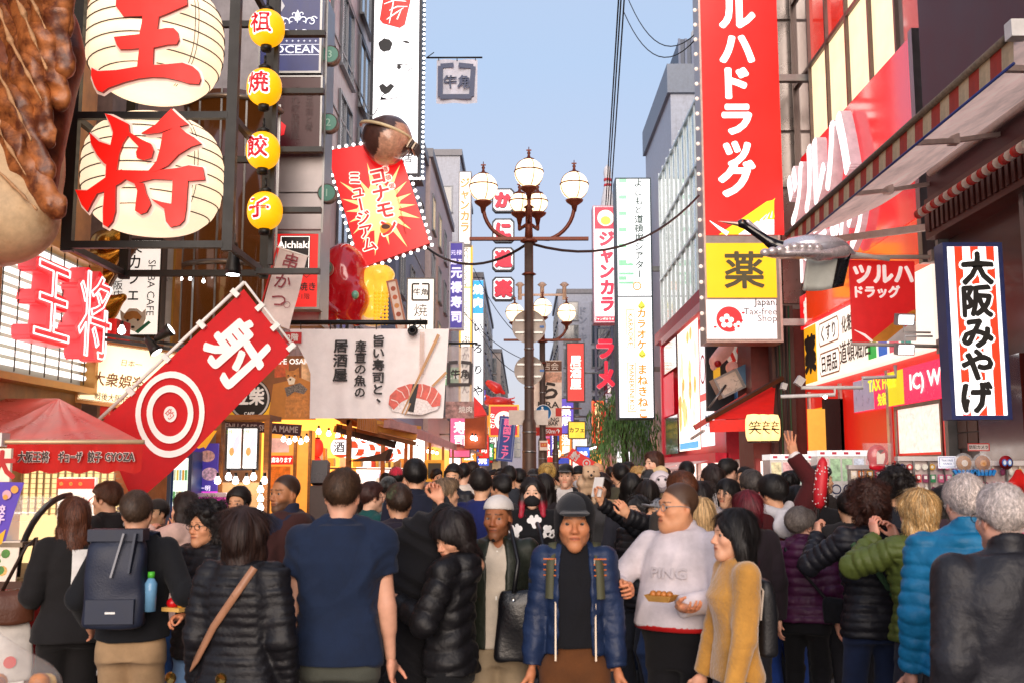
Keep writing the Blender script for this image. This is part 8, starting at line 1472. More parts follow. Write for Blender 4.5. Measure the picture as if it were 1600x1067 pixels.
FD=lambda d:d*float(np.interp(d,[5.5,9.0],[1.18,1.0]))
def PP(label,px,ytop,d,face,**k):
 d=k.pop('raw',0)or FD(d);p=W(px,ytop,d);H=k.pop('H',p.z-k.pop('hat_h',.008));return person(label,p.x,d,face,H=H,seed=int(px*7+ytop),**k)
J=lambda c,**k:dict(dict(col=c,th=.02,hem=.47),**k);PF=lambda c,**k:dict(dict(col=c,th=.027,hem=.47,nylon=1,quilt=(.05,.010),collar=.04),**k)
FG=dict(vox=.009,hv=.0055)
# -- left foreground
a1=PP('woman with brown bobbed hair, black jacket with white back patch and wide black trousers',118,779,6.0,32,raw=6.2,fem=1,hair='bob',hairlen=.10,haircol='#5c3420',strands=2200,hairvol=.02,top=J('#1d1b1c',hem=.47,flare=.03,th=.028),bottom=dict(col='#1a1819',wide=1.5),armR=dict(to=(.04,.22,-.3)),armL=dict(to=(.05,.2,-.32)),skin='#d8a684',**FG)
b=MB();[b.rect(-.02+.02*i,1.02+.03*j,.0+.02*i,1.05+.03*j,0,WHITE)for i in range(5)for j in range(8)];b.rect(.0,1.18,.06,1.21,.006,RED);b.rect(.01,1.21,.07,1.24,.007,INK);b.rect(.0,1.04,.05,1.07,.006,INK);decal(a1,'jacket',b,'back_patch')
def soft(inf,name,label,cat_,cen,size,col,e=3.5,mat=None,extra=(),vox=.010,fold=.006):
 t=attach(inf,name,label,cat_);x,y,z=cen;w,dp,h=size;tab=[(-.5*h,w*.44,dp*.42),(-.46*h,w*.5,dp*.5),(0,w*.5,dp*.5),(.35*h,w*.46,dp*.4),(.5*h,w*.40,dp*.22)]
 T=[(z+q[0],q[1],q[2],y)for q in tab];L=loft(T,e=e);P=[L]+list(extra)
 S,lo,vx,ax=sdf_grid([cone((x-w,y-dp,z-h*.55),(x+w,y+dp,z+h*.55),.01)],vox);g=np.stack(np.meshgrid(*ax,indexing='ij'),-1)-np.array([x,0,0],f32);S=_dist(L,g).astype(f32);V,F=surfnet(S,lo,vox);V=smooth_np(V,F,2);N=vnorm(V,F);V=V+N*(fold*waves(V,np.random.default_rng(int(z*1e4)),7,12,40,1))[:,None];mesh_np('body',V.astype(f32),F,[mat or CLOTH(col)],t);return t
t=soft(a1,'handbag','brown leather handbag hanging at the side of the woman in black wide trousers','bag',(-.30,.1,.93),(.26,.13,.2),'#5a3220',mat=M('#5a3220',.45,bump=.2));b=MB();b.tube([(-.36,.1,1.02),(-.25,.05,1.28),(-.2,.02,1.33),(-.24,.1,1.02)],.011,M('#2c1810',.5),6);b.build('strap',t)
t=soft(a1,'tote_bag','white cloth tote bag with a red mark beside the brown handbag','bag',(-.34,.12,.68),(.34,.1,.36),'#d8d0c8');b=MB();b.disc(-.3,.62,.035,.055,RED,n=12);b.build('print',t)
a2=PP('man in a black hooded jacket with sunglasses pushed up, looking left at the stall',168,753,6.9,78,hair='short',haircol='#5a3a24',hairvol=.02,strands=2200,top=J('#1b1a1c',hood='down',th=.026),bottom=dict(col='#222224'),skin='#e0b090',**FG);b=MB()
for s_ in(-1,1):b.ball((s_*.036,.068,.085),(.026,.012,.02),M('#1a1410',.1,coat=1),10,7)
b.tube([(-.06,.06,.085),(-.09,-.02,.06)],.004,BLACK(),5);b.tube([(.06,.06,.085),(.09,-.02,.06)],.004,BLACK(),5);b.v=[tuple(q)for q in a2['tw'](np.array(b.v))];b.build('sunglasses',a2['root'])
rg=random.Random(2);b=MB()
for k in range(14):b.disc(rg.uniform(-.12,.12),rg.uniform(.2,.75),rg.uniform(.012,.03),0,WHITE,n=8)
decal(a2,'trousers',b,'print');b=MB()
for k in range(6):b.disc(rg.uniform(-.15,.15),rg.uniform(1.2,1.45),.016,0,WHITE,n=8)
decal(a2,'jacket',b,'print')
a3=PP('man with cropped hair in a black top carrying a navy roll top backpack, beige trousers',216,766,5.1,4,raw=5.6,hair='short',haircol='#4a382a',hairvol=.007,strands=1800,wide=1.08,top=J('#17181c',hood='down',th=.022,hem=.52),bottom=dict(col='#a88a68',th=.014,wide=1.1),skin='#d8a080',armL=dict(to=(.1,.12,-.4)),armR=dict(to=(.14,.1,-.36)),**FG)
bk=soft(a3,'backpack','navy roll top backpack with a buckle strap and bottle on the cropped hair man','backpack',(-.03,-.20,1.16),(.31,.16,.48),'#232a3e',mat=M('#1d2438',.55,bump=.25,bscale=120));b=MB();b.box((-.17,-.26,1.36),(.11,-.14,1.42),M('#1d2438',.55));b.build('roll_top',bk,None,None);b=MB();b.beam((.02,-.272,1.4),(-.03,-.29,1.18),.03,.01,M('#8a8a90',.5));b.beam((.08,-.268,1.4),(.06,-.29,1.2),.05,.012,M('#20283c',.5));b.build('buckle_strap',bk);b=MB();b.box((-.15,-.30,.95),(.09,-.27,1.07),M('#20283c',.55));b.rect(-.05,1.0,.0,1.01,-.302,WHITE);b.build('pocket',bk);b=MB();b.lathe([(.03,0),(.032,.14),(.015,.17)],M('#7ab0d8',.1,alpha=.7),c=(.145,-.2,1.0),n=12);b.lathe([(.018,.17),(.018,.2)],M('#4ab030',.4),c=(.145,-.2,1.0),n=12);b.build('bottle',bk)
for s_ in(-1,1):strap(a3,'jacket',[(s_*.09-.02,1.38,-1),(s_*.10,.0,0),(s_*.11,1.25,1)],M('#20283c',.5),'strap',.055,bk)
a4=PP('woman in a fluffy pale pink coat and jeans with a hand at her neck',290,769,6.7,72,fem=1,hair='bob',hairlen=.04,haircol='#2a1c16',strands=2000,top=J('#d8b4a6',th=.045,hem=.40,fold=1.8),bottom=dict(col='#2a4878'),armR=dict(to=(-.08,.12,.0),curl=.6),armL=dict(to=(.0,.2,.02)),skin='#e0ae90',**FG)
t=soft(a4,'shoulder_bag','grey shoulder bag on the back of the pale pink coat','bag',(.08,-.22,.98),(.26,.12,.2),'#8a8078');b=MB();b.tube([(.18,-.2,1.05),(.14,-.17,1.3),(.06,-.05,1.42)],.012,M('#8a8078',.6),6);b.build('strap',t)
a5=PP('curly dark haired woman in glasses and black puffer looking over her shoulder, hand raised',323,787,5.0,155,fem=1,hair='curly',hairlen=.10,haircol='#140d0c',strands=2600,glasses=1,top=PF('#1a191d',hem=.45),bottom=dict(col='#6a8ab0'),skin='#d89a74',hyaw=-3,armR=dict(to=(.02,.26,.02),dir=(.1,.2,1),curl=.25,thumb=(1,.2,0)),armL=dict(to=(.0,.28,-.28),curl=.9),stubble=0,**FG)
t=attach(a5,'snack_tray','small paper tray of fried snacks with a red lid held by the curly haired woman','food tray');hw=a5['HANDS']['L'][0];b=MB();b.box((hw[0]-.06,hw[1]+.03,hw[2]+.03),(hw[0]+.06,hw[1]+.12,hw[2]+.05),M('#e0b060',.5));b.build('tray',t);b=MB();b.ball((hw[0]+.02,hw[1]+.08,hw[2]+.07),(.035,.035,.03),M('#c8101c',.3),10,6);b.ball((hw[0]-.03,hw[1]+.07,hw[2]+.06),.022,M('#e8a030',.4),8,6);b.build('snack',t)
a6=PP('woman seen from behind with long brown hair and a black quilted jacket, tan bag',384,797,3.95,-6,fem=1,hair='long',hairlen=.13,haircol='#2e1a12',hairvol=.03,strands=5000,wide=1.12,top=PF('#17161a',hem=.40,quilt=(.042,.008),th=.03,collar=.03),bottom=dict(col='#202430'),skin='#c88a68',**FG)
t=soft(a6,'shoulder_bag','tan leather shoulder bag on a long strap across the black quilted jacket','bag',(-.10,-.25,.70),(.34,.13,.26),'#a87858',mat=M('#a9785a',.42,bump=.15));strap(a6,'jacket',[(-.2,.85,-1),(-.08,1.05,-1),(.03,1.2,-1),(.085,1.3,-1)],M('#a9785a',.45),'strap',.032,t);b=MB()
for x in(-.2,.02):b.lathe([(.02,-.006),(.026,0),(.02,.006)],M('#c8a050',.25,.9),n=14,axis='y',c=(x,-.27,.86))
b.build('ring',t)
PP('black haired man facing the kiosk bulbs beyond the woman with the tan bag',373,762,8.0,170,hair='short',haircol='#1a120e',hairvol=.022,strands=1500,top=J('#2a2a30'),skin='#d8a27c',vox=.014,hv=.008)
PP('small figure in a dark cap behind the backpack man',246,779,8.4,150,hat='cap',hatcol='#2a2420',hair='short',top=J('#6a4a3a'),skin='#e0b088',vox=.016,hv=.008)
a8=PP('bearded man in a brown hooded coat glancing back over his shoulder',447,738,5.4,62,hair='none',buzz=.92,haircol='#120d0b',stubble=.75,beard=None,top=J('#3e2220',hood='down',th=.034,fold=1.4),inner=dict(col='#23263a',th=.03,collar=.05,name='scarf',sleeve=.1,hem=.7),bottom=dict(col='#23232a'),skin='#a8714c',hyaw=82,gaze=-.3,wide=1.05,**FG)
a9=PP('man in a plain navy t-shirt seen from behind, short brown hair, green grey trousers',536,731,4.15,0,hair='short',haircol='#4a3524',hairvol=.010,strands=5200,wide=1.08,headscale=1.03,top=dict(col='#1a2740',name='tshirt',sleeve=.30,th=.026,hem=.485,fold=3.2,fv=.25,collar=.005),bottom=dict(col='#4c4e46',th=.012),skin='#dca488',armL=dict(to=(.06,.02,-.56)),armR=dict(to=(.06,.03,-.56)),vox=.0085,hv=.0052)
b=MB()
for s_ in(-1,1):b.rect(s_*.105-.055,.74,s_*.105+.055,.79,.004,CLOTH('#464840'));b.rect(s_*.105-.05,.62,s_*.105+.05,.74,0,CLOTH('#4a4c44'))
decal(a9,'trousers',b,'pocket')
a10=PP('person in a green and brown camouflage cap seen from behind',624,756,5.7,5,hat='cap',hatmat=M('#4c5238',.85,var=.9,scale=26,bump=.3),hair='short',haircol='#3a281c',strands=1500,top=J('#26212e',th=.03),bottom=dict(col='#1a1a1e'),skin='#d09a78',**FG)
a11=PP('stooping woman with tousled dark hair in a black hooded puffer lifting a black cloth',708,797,4.45,70,fem=1,hair='bob',hairlen=.06,bangs=1,haircol='#1a1010',hairvol=.024,strands=4200,wide=.9,top=PF('#141316',hem=.48,th=.03,quilt=(.09,.012),chev=1,hood='down',collar=0),bottom=dict(col='#141417'),skin='#d8a080',hyaw=62,hpitch=-22,armR=dict(to=(-.07,.10,.33),hint=(1,.4,-.1),curl=1.1,dir=(0,.3,.8)),armL=dict(to=(.0,.24,-.16),hint=(.5,-1,-.4),curl=1.0),**FG)
t=thing('black_cloth','black jacket held up by the stooping woman in the black puffer','jacket',(0,0,0));P=[]
def wp_(px,py,d):return np.array(W(px,py,FD(d)))
P=[cone(wp_(697,797,4.5),wp_(645,826,4.5),.03,.05,k=.04),cone(wp_(645,826,4.5),wp_(600,862,4.55),.05,.055,k=.05),cone(wp_(655,832,4.5),wp_(640,920,4.55),.055,.10,k=.08),cone(wp_(685,815,4.5),wp_(668,890,4.5),.04,.06,k=.06),cone(wp_(635,910,4.55),wp_(640,1060,4.55),.10,.13,k=.08),cone(wp_(600,862,4.55),wp_(612,960,4.6),.05,.05,k=.06)]
V,F=solid(P,.011,2);N=vnorm(V,F);rgn=np.random.default_rng(4);dg_=V@np.array([.55,.2,.8]);V=V+N*(.022*(.5-np.abs(np.sin(dg_*34+2.2*waves(V,rgn,3,4,9,1))))+.016*(.5-np.abs(waves(V,rgn,5,8,22,.4)))+.004*waves(V,rgn,6,20,50,.5))[:,None];mesh_np('cloth',V.astype(f32),F,[CLOTH('#131216')],t)
# -- centre foreground
a12=PP('bearded man in a white prayer cap, open dark green jacket and cream polo shirt',779,769,4.75,176,hat='kufi',hatcol='#cfc8c2',hair='none',buzz=.85,haircol='#15100e',stubble=.35,top=J('#23281f',nylon=1,th=.024,hem=.50,open=.055,collar=.02,fold=1.2),inner=dict(col='#c4b8a8',th=.010,hem=.50,collar=.025,name='polo_shirt',vneck=.05),bottom=dict(col='#9c8a70',th=.014),skin='#9c6240',hyaw=-12,jaw=.95,gaze=-.25,hat_h=.02,**FG)
V,F=solid([ell((0,.082,-.100),(.020,.014,.016),k=.02),ell((0,.076,-.116),(.013,.012,.014),k=.02)],.005);o=mesh_np('beard',a12['tw'](V).astype(f32),F,[M('#17110f',.85,bump=.7,bscale=200)],a12['root'])
b=MB();b.box((-.004,.0,1.05),(.004,.004,1.3),M('#d8d4cc',.4));decal(a12,'polo_shirt',b,'zip',False)
t=soft(a12,'tote_bag','shiny black tote bag carried in front of the man in the white prayer cap','bag',(-.17,.2,.93),(.34,.1,.36),'#101014',mat=M('#0f0f13',.28,bump=.15));b=MB()
for x in(-.25,-.1):b.tube([(x,.23,1.1),(x-.02,.18,1.25),(x+.02,.1,1.4),(x+.04,.02,1.44)],.013,M('#101014',.4),6);b.lathe([(.008,-.003),(.01,.003)],M('#c8c8c8',.2,.9),n=10,axis='y',c=(x,.252,1.07))
b.build('strap',t)
a13=PP('woman in black face mask and black sweater with white bear prints, red hair tips',832,744,7.3,176,fem=1,hair='long',hairlen=.12,front=1,haircol='#1c1210',tipcol='#a82038',strands=1800,mask='#101014',top=J('#131316',name='sweater',th=.028,hem=.5),bottom=dict(col='#202028'),skin='#e0b498',armR=dict(to=(-.02,.26,-.2)),**FG);b=MB()
for(x,z,a)in((-.12,1.27,.3),(.12,1.26,-.9),(-.03,1.1,.8),(.14,1.06,.2),(-.15,.98,0),(.02,1.34,.1)):
 for u,v,r in((0,0,.032),(.035,.01,.022),(-.035,.012,.022),(.02,.035,.016),(-.02,.035,.016),(0,-.03,.02)):b.disc(x+u*math.cos(a)-v*math.sin(a),z+u*math.sin(a)+v*math.cos(a),r,.001*u*10,WHITE,n=9)
decal(a13,'sweater',b,'bear_print',False)
a14=PP('older man in black cap and hood with open blue quilted jacket, brown trousers',897,764,3.85,178,raw=5.05,hair='none',hoodup='#101014',hat='cap',hatcol='#14161c',hat_h=.03,browc='#3a3030',jaw=.97,headscale=1.13,wide=.80,top=J('#1c2c4c',th=.022,hem=.535,open=.085,openv=.8,nylon=1,quilt=(.11,.006),cuff=.02,rough=.6,collar=.02),inner=dict(col='#121217',th=.012,hem=.555,name='sweater',collar=.06),bottom=dict(col='#5e381c',th=.016),skin='#c4825a',gaze=.1,armL=dict(to=(.06,.05,-.52),curl=1.0),armR=dict(to=(.07,.03,-.52),curl=.6),vox=.0085,hv=.0052)
b=MB()
for z in(1.30,1.275,1.25,1.225):
 for s_ in(-1,1):b.rect(s_*.12-.03,z,s_*.12+.03,z+.006,0,M('#c8641c',.6))
decal(a14,'jacket',b,'stripe',False);b=MB()
for s_ in(-1,1):b.box((s_*.094-.004,-.0,.84),(s_*.094+.004,.004,1.3),M('#b8a898',.4,.4))
decal(a14,'jacket',b,'zip',False)
for s_ in(-1,1):strap(a14,'jacket',[(s_*.12,1.12,1),(s_*.115,1.28,1),(s_*.105,.0,0),(s_*.1,1.3,-1)],M('#4a4a34',.7),'backpack_strap',.04)
t=attach(a14,'plastic_bag','clear white plastic shopping bag in the hand of the hooded older man','bag');hw=a14['HANDS']['L'][0];V,F=solid([cone((hw[0],hw[1]+.02,hw[2]-.09),(hw[0],hw[1]+.02,hw[2]-.22),.015,.07,k=.04),ell((hw[0],hw[1]+.02,hw[2]-.32),(.12,.07,.13),k=.06)],.009,2);N=vnorm(V,F);V=V+N*(.014*(.5-np.abs(waves(V,np.random.default_rng(1),5,14,40,.4))))[:,None];mesh_np('plastic',V.astype(f32),F,[M('#d8d4dc',.2,alpha=.6,spec=.8)],t)
a15=PP('stout man in glasses, white long sleeved shirt and red belt eating from a tray',1062,750,4.5,148,hair='none',buzz=.9,haircol='#1a1512',jaw=1.14,cheek=2,hat='fat',headscale=1.07,glasses=1,glasscol='#8a8a8a',wide=1.1,belly=.075,top=dict(col='#d2c8cc',name='shirt',th=.02,hem=.575,collar=.03,fold=1.2),bottom=dict(col='#131216',th=.016),skin='#d4966e',hyaw=-38,armR=dict(to=(.0,.33,-.20),dir=(-.7,.5,.05),curl=1.0,pinch=True,thumb=(0,.3,1),hint=(.9,-.6,-.5)),armL=dict(to=(-.04,.33,-.27),dir=(-.77,.64,.0),curl=.45,thumb=(.64,.77,.1),hint=(.9,-.6,-.5)),vox=.0085,hv=.0052)
hat_fix=child(a15,'cap');b=MB();b.text('PING',0,1.22,.07,0,M('#bcb3b7',.7),bold=.03,sx=1.25);decal(a15,'shirt',b,'chest_print',False,.013)
V,F=solid([a15['torso'](.017,.565,.585)],.008);V[:,2]-=0;mesh_np('belt',V,F,[M('#b81c1c',.4)],a15['root']);b=MB();b.box((-.03,.0,.955),(.03,.004,.99),M('#1c1816',.3));
b=MB();b.text('KISUNO USA',0,.0,.02,0,M('#2a4a9a',.6),bold=.02)
t=attach(a15,'food_tray','small boat shaped tray of octopus balls held by the stout man in white','food tray');ha,hb=a15['HANDS']['R'][0],a15['HANDS']['L'][0];c=hb+np.array([.07,.06,.03]);b=MB();b.raw([(c[0]-.07,c[1]-.04,c[2]+.03),(c[0]+.07,c[1]-.04,c[2]+.03),(c[0]+.07,c[1]+.05,c[2]+.03),(c[0]-.07,c[1]+.05,c[2]+.03),(c[0]-.05,c[1]-.03,c[2]),(c[0]+.05,c[1]-.03,c[2]),(c[0]+.05,c[1]+.04,c[2]),(c[0]-.05,c[1]+.04,c[2])],[(4,7,6,5),(0,1,5,4),(1,2,6,5),(2,3,7,6),(3,0,4,7),(0,4,5,1),(1,5,6,2),(2,6,7,3),(3,7,4,0)],M('#d8a85a',.6));b.build('tray',t);b=MB()
for k in range(4):b.ball((c[0]-.04+k*.027,c[1]+.005*(k%2),c[2]+.03),.019,M('#b8702a',.4,var=.4,scale=40),8,6)
b.build('snack',t)
a16=PP('woman with long black hair in a mustard yellow sweater and grey trousers, side on',1146,793,4.1,100,fem=1,hair='long',hairlen=.19,haircol='#100b0b',hairvol=.012,strands=4600,wide=.82,top=dict(col='#c08a3c',name='sweater',th=.018,hem=.50,fold=1.2,mat=CLOTH('#c08a3c',bump=.6,bscale=70,sheen=.6)),bottom=dict(col='#4e505c'),skin='#e0a888',armL=dict(to=(.05,.1,-.5)),armR=dict(to=(.04,.12,-.5)),vox=.0085,hv=.0052)
t=soft(a16,'backpack','black backpack on the back of the woman in the yellow sweater','backpack',(.02,-.125,1.05),(.24,.10,.34),'#141418',mat=M('#131317',.5,bump=.2,bscale=90));strap(a16,'sweater',[(-.09,1.05,-1),(-.085,1.18,-1),(-.075,.0,0)],M('#c8b8a8',.6),'strap',.03,t);strap(a16,'sweater',[(.09,1.05,-1),(.085,1.18,-1),(.075,.0,0)],M('#1c1c20',.6),'strap',.035,t)
a17=PP('young woman in a black knitted cap beside the man taking a selfie',997,772,7.2,135,fem=1,hat='beanie',hatcol='#16171d',hat_h=.02,hair='bob',hairlen=.08,haircol='#15100e',strands=1500,top=PF('#19191d'),skin='#e4b496',hpitch=12,**FG)
a18=PP('man in a grey cap and black puffer holding a phone up for a selfie',1030,776,6.9,115,hat='cap',hatcol='#8a8c92',hat_h=.02,hair='short',top=PF('#17171b',hem=.45),bottom=dict(col='#2a3c60'),skin='#dca882',hpitch=16,armR=dict(to=(.02,.46,.30),curl=.9,dir=(0,.3,1)),armL=dict(to=(.1,.42,.18),curl=.7,dir=(0,.5,.8)),**FG)
t=attach(a18,'phone','white phone held up at arm length by the man in the grey cap','phone');hw=a18['HANDS']['R'][0];b=MB();b.box((hw[0]-.04,hw[1]+.02,hw[2]+.04),(hw[0]+.04,hw[1]+.03,hw[2]+.19),M('#d8d4d0',.3),(.35,0,.5));b.build('case',t)
t=soft(a17,'backpack','black rounded backpack of the young woman in the knitted cap','backpack',(.02,-.22,1.0),(.28,.16,.36),'#131316')
# -- right foreground
a19=PP('woman with very long straight dark red hair and a dark jacket',1166,767,5.7,8,fem=1,hair='long',hairlen=.42,haircol='#5e0c1c',hairvol=.018,strands=4200,top=J('#231a20'),bottom=dict(col='#2a2a30'),skin='#e0b098',**FG)
a20=PP('man in a maroon varsity jacket with white hood waving his raised right hand',1222,742,6.6,14,tilt=-6,hyaw=20,hair='short',haircol='#140f0d',hairvol=.018,strands=1800,top=J('#4a1618',hood=None,th=.03,hem=.5),bottom=dict(col='#2a4a9a',wide=1.2),shoes='#d8d4d0',skin='#d8a27e',armR=dict(to=(.10,.12,.44),dir=(-.15,.1,1),curl=.12,spread=.16,hint=(1,-.3,-.2),thumb=(-1,0,0)),**FG)
P=[cone(a20['up']((-.1,-.03,1.47)),a20['up']((0,-.13,1.40)),.035,.05,k=.03),cone(a20['up']((.1,-.03,1.47)),a20['up']((0,-.13,1.40)),.035,.05,k=.03),ell(a20['up']((0,-.15,1.34)),(.11,.05,.09),k=.03)];V,F=solid(P,.009,2);mesh_np('hood',V,F,[CLOTH('#d8d4d6')],a20['root']);b=MB();b.text('Dodgers',-.0,1.17,.13,0,M('#e0dad8',.6),bold=.05,rot=.22,shear=.25);b.flat(stroke_poly([(-.12,1.05),(.0,1.09),(.16,1.12)],[.012,.022,.008]),0,M('#e0dad8',.6));decal(a20,'jacket',b,'back_lettering',True,.014)
A_,E_,W_,_=a20['ARM']['R'];V,F=solid([cone(W_+(E_-W_)*.02,W_+(E_-W_)*.22,.047,.052,clip=[(W_,nrm(W_-E_))])],.008);mesh_np('cuff',V,F,[M('#c8302a',.8)],a20['root'])
for u in(.07,.14):V,F=solid([cone(W_+(E_-W_)*u,W_+(E_-W_)*(u+.03),.052,.053)],.008);mesh_np('cuff_stripe',V,F,[M('#e0dad8',.8)],a20['root'])
a21=PP('grey haired woman in a quilted purple jacket and black trousers looking right',1252,794,6.1,-22,fem=1,hair='short',haircol='#7a726c',hairvol=.024,strands=2600,wide=1.14,top=PF('#4a1c40',hem=.50,hood='down',quilt=(.06,.012)),bottom=dict(col='#16161a'),skin='#e0ac94',hyaw=-46,**FG);strap(a21,'jacket',[(-.1,0.0,0),(-.1,1.2,-1),(.02,1.05,-1),(.17,.86,-1)],M('#17151a',.5),'bag_strap',.02);t=soft(a21,'shoulder_bag','small black shoulder bag at the hip of the woman in purple','bag',(.2,-.12,.82),(.14,.1,.16),'#141418')
a22=PP('woman with curly auburn brown hair in a black puffer holding up a dotted red umbrella',1355,759,5.25,4,fem=1,hair='curly',hairlen=.04,haircol='#3c1c10',hairvol=.03,strands=3600,top=PF('#1b1b22',hem=.47,collar=0),bottom=dict(col='#1e2a48'),skin='#e0ac90',armL=dict(to=(.06,.30,.0),curl=1.3,dir=(.1,.35,.9),hint=(.6,-.6,-.8)),**FG)
hw=a22['HANDS']['L'][0];t=attach(a22,'folded_umbrella','folded red umbrella with white dots on a black stick above the curly haired woman','umbrella');b=MB();p0=Vector(hw)+Vector((0,.05,-.06));p1=p0+Vector((.07,.02,.5));b.tube([p0,p1],.008,BLACK(),8);b.build('stick',t);b=MB();q0=p0+(p1-p0)*.46;b.tube([q0+(p1-p0)*u for u in(0,.05,.2,.45,.58,.64)],[.016,.034,.042,.039,.028,.01],M('#c81c2a',.5),14);b.build('cloth',t);rg=random.Random(6);b=MB();ax=(p1-p0).normalized()
for k in range(60):
 u=rg.uniform(.03,.56);an=rg.uniform(0,6.28);o1=ax.cross(Vector((1,0,0))).normalized();o2=ax.cross(o1);c=q0+(p1-p0)*u+(o1*math.cos(an)+o2*math.sin(an))*.041;b.ball(tuple(c),.0042,WHITE,6,4)
b.build('dot',t);strap(a22,'jacket',[(-.14,1.3,-1),(-.02,1.15,-1),(.12,.95,-1)],M('#3a5a3a',.7),'bag_strap',.035)
PP('dark haired person just behind the auburn curly hair',1398,737,6.3,-5,hair='curly',hairlen=.0,haircol='#1c1412',strands=1800,top=J('#20222a'),skin='#d8a27e',**FG)
a24=PP('blonde woman in an olive green puffer with both hands raised to her face',1432,767,4.85,22,fem=1,hair='bob',hairlen=.07,haircol='#c09a62',hairvol=.026,strands=4600,streak='#e0c898',top=PF('#56622c',hem=.5,quilt=(.05,.009)),bottom=dict(col='#2a2c38'),skin='#e0a890',armL=dict(to=(-.02,.20,.05),dir=(0,.3,1),curl=.9,hint=(.9,-.3,-.8)),armR=dict(to=(-.08,.24,.03),dir=(-.3,.3,1),curl=.8,hint=(.9,-.2,-.8)),**FG)
t=soft(a24,'daypack','grey brown daypack hanging on the back of the blonde woman in green','backpack',(-.06,-.22,1.0),(.24,.15,.42),'#5a4c4a')
a25=PP('white haired man in a bright blue quilted jacket seen from behind',1506,740,4.15,-6,raw=4.6,hair='short',haircol='#dcd2cc',hairvol=.012,strands=5200,wide=1.26,headscale=1.03,top=PF('#13709c',hem=.50,collar=.05,quilt=(.058,.010),th=.032),bottom=dict(col='#3a3436'),skin='#e0a890',**dict(FG,vox=.0085))
a26=PP('white haired man in a dark charcoal jacket at the right edge',1562,755,3.6,10,raw=3.75,hair='short',haircol='#dcd4d0',hairvol=.010,strands=5200,wide=1.28,headscale=1.0,top=J('#25252b',th=.034,hem=.46,collar=.05,fold=1.5,nylon=1,rough=.6),bottom=dict(col='#26262a'),glasses=1,skin='#e0a890',**dict(FG,vox=.0085))
PP('tall black haired man in a navy jacket seen from behind the camouflage cap',650,718,7.4,-4,hair='short',haircol='#120e0c',hairvol=.018,strands=1800,top=J('#1b1f30',collar=.03),skin='#dca684',**FG)
MD_=dict(vox=.016,hv=.0085)
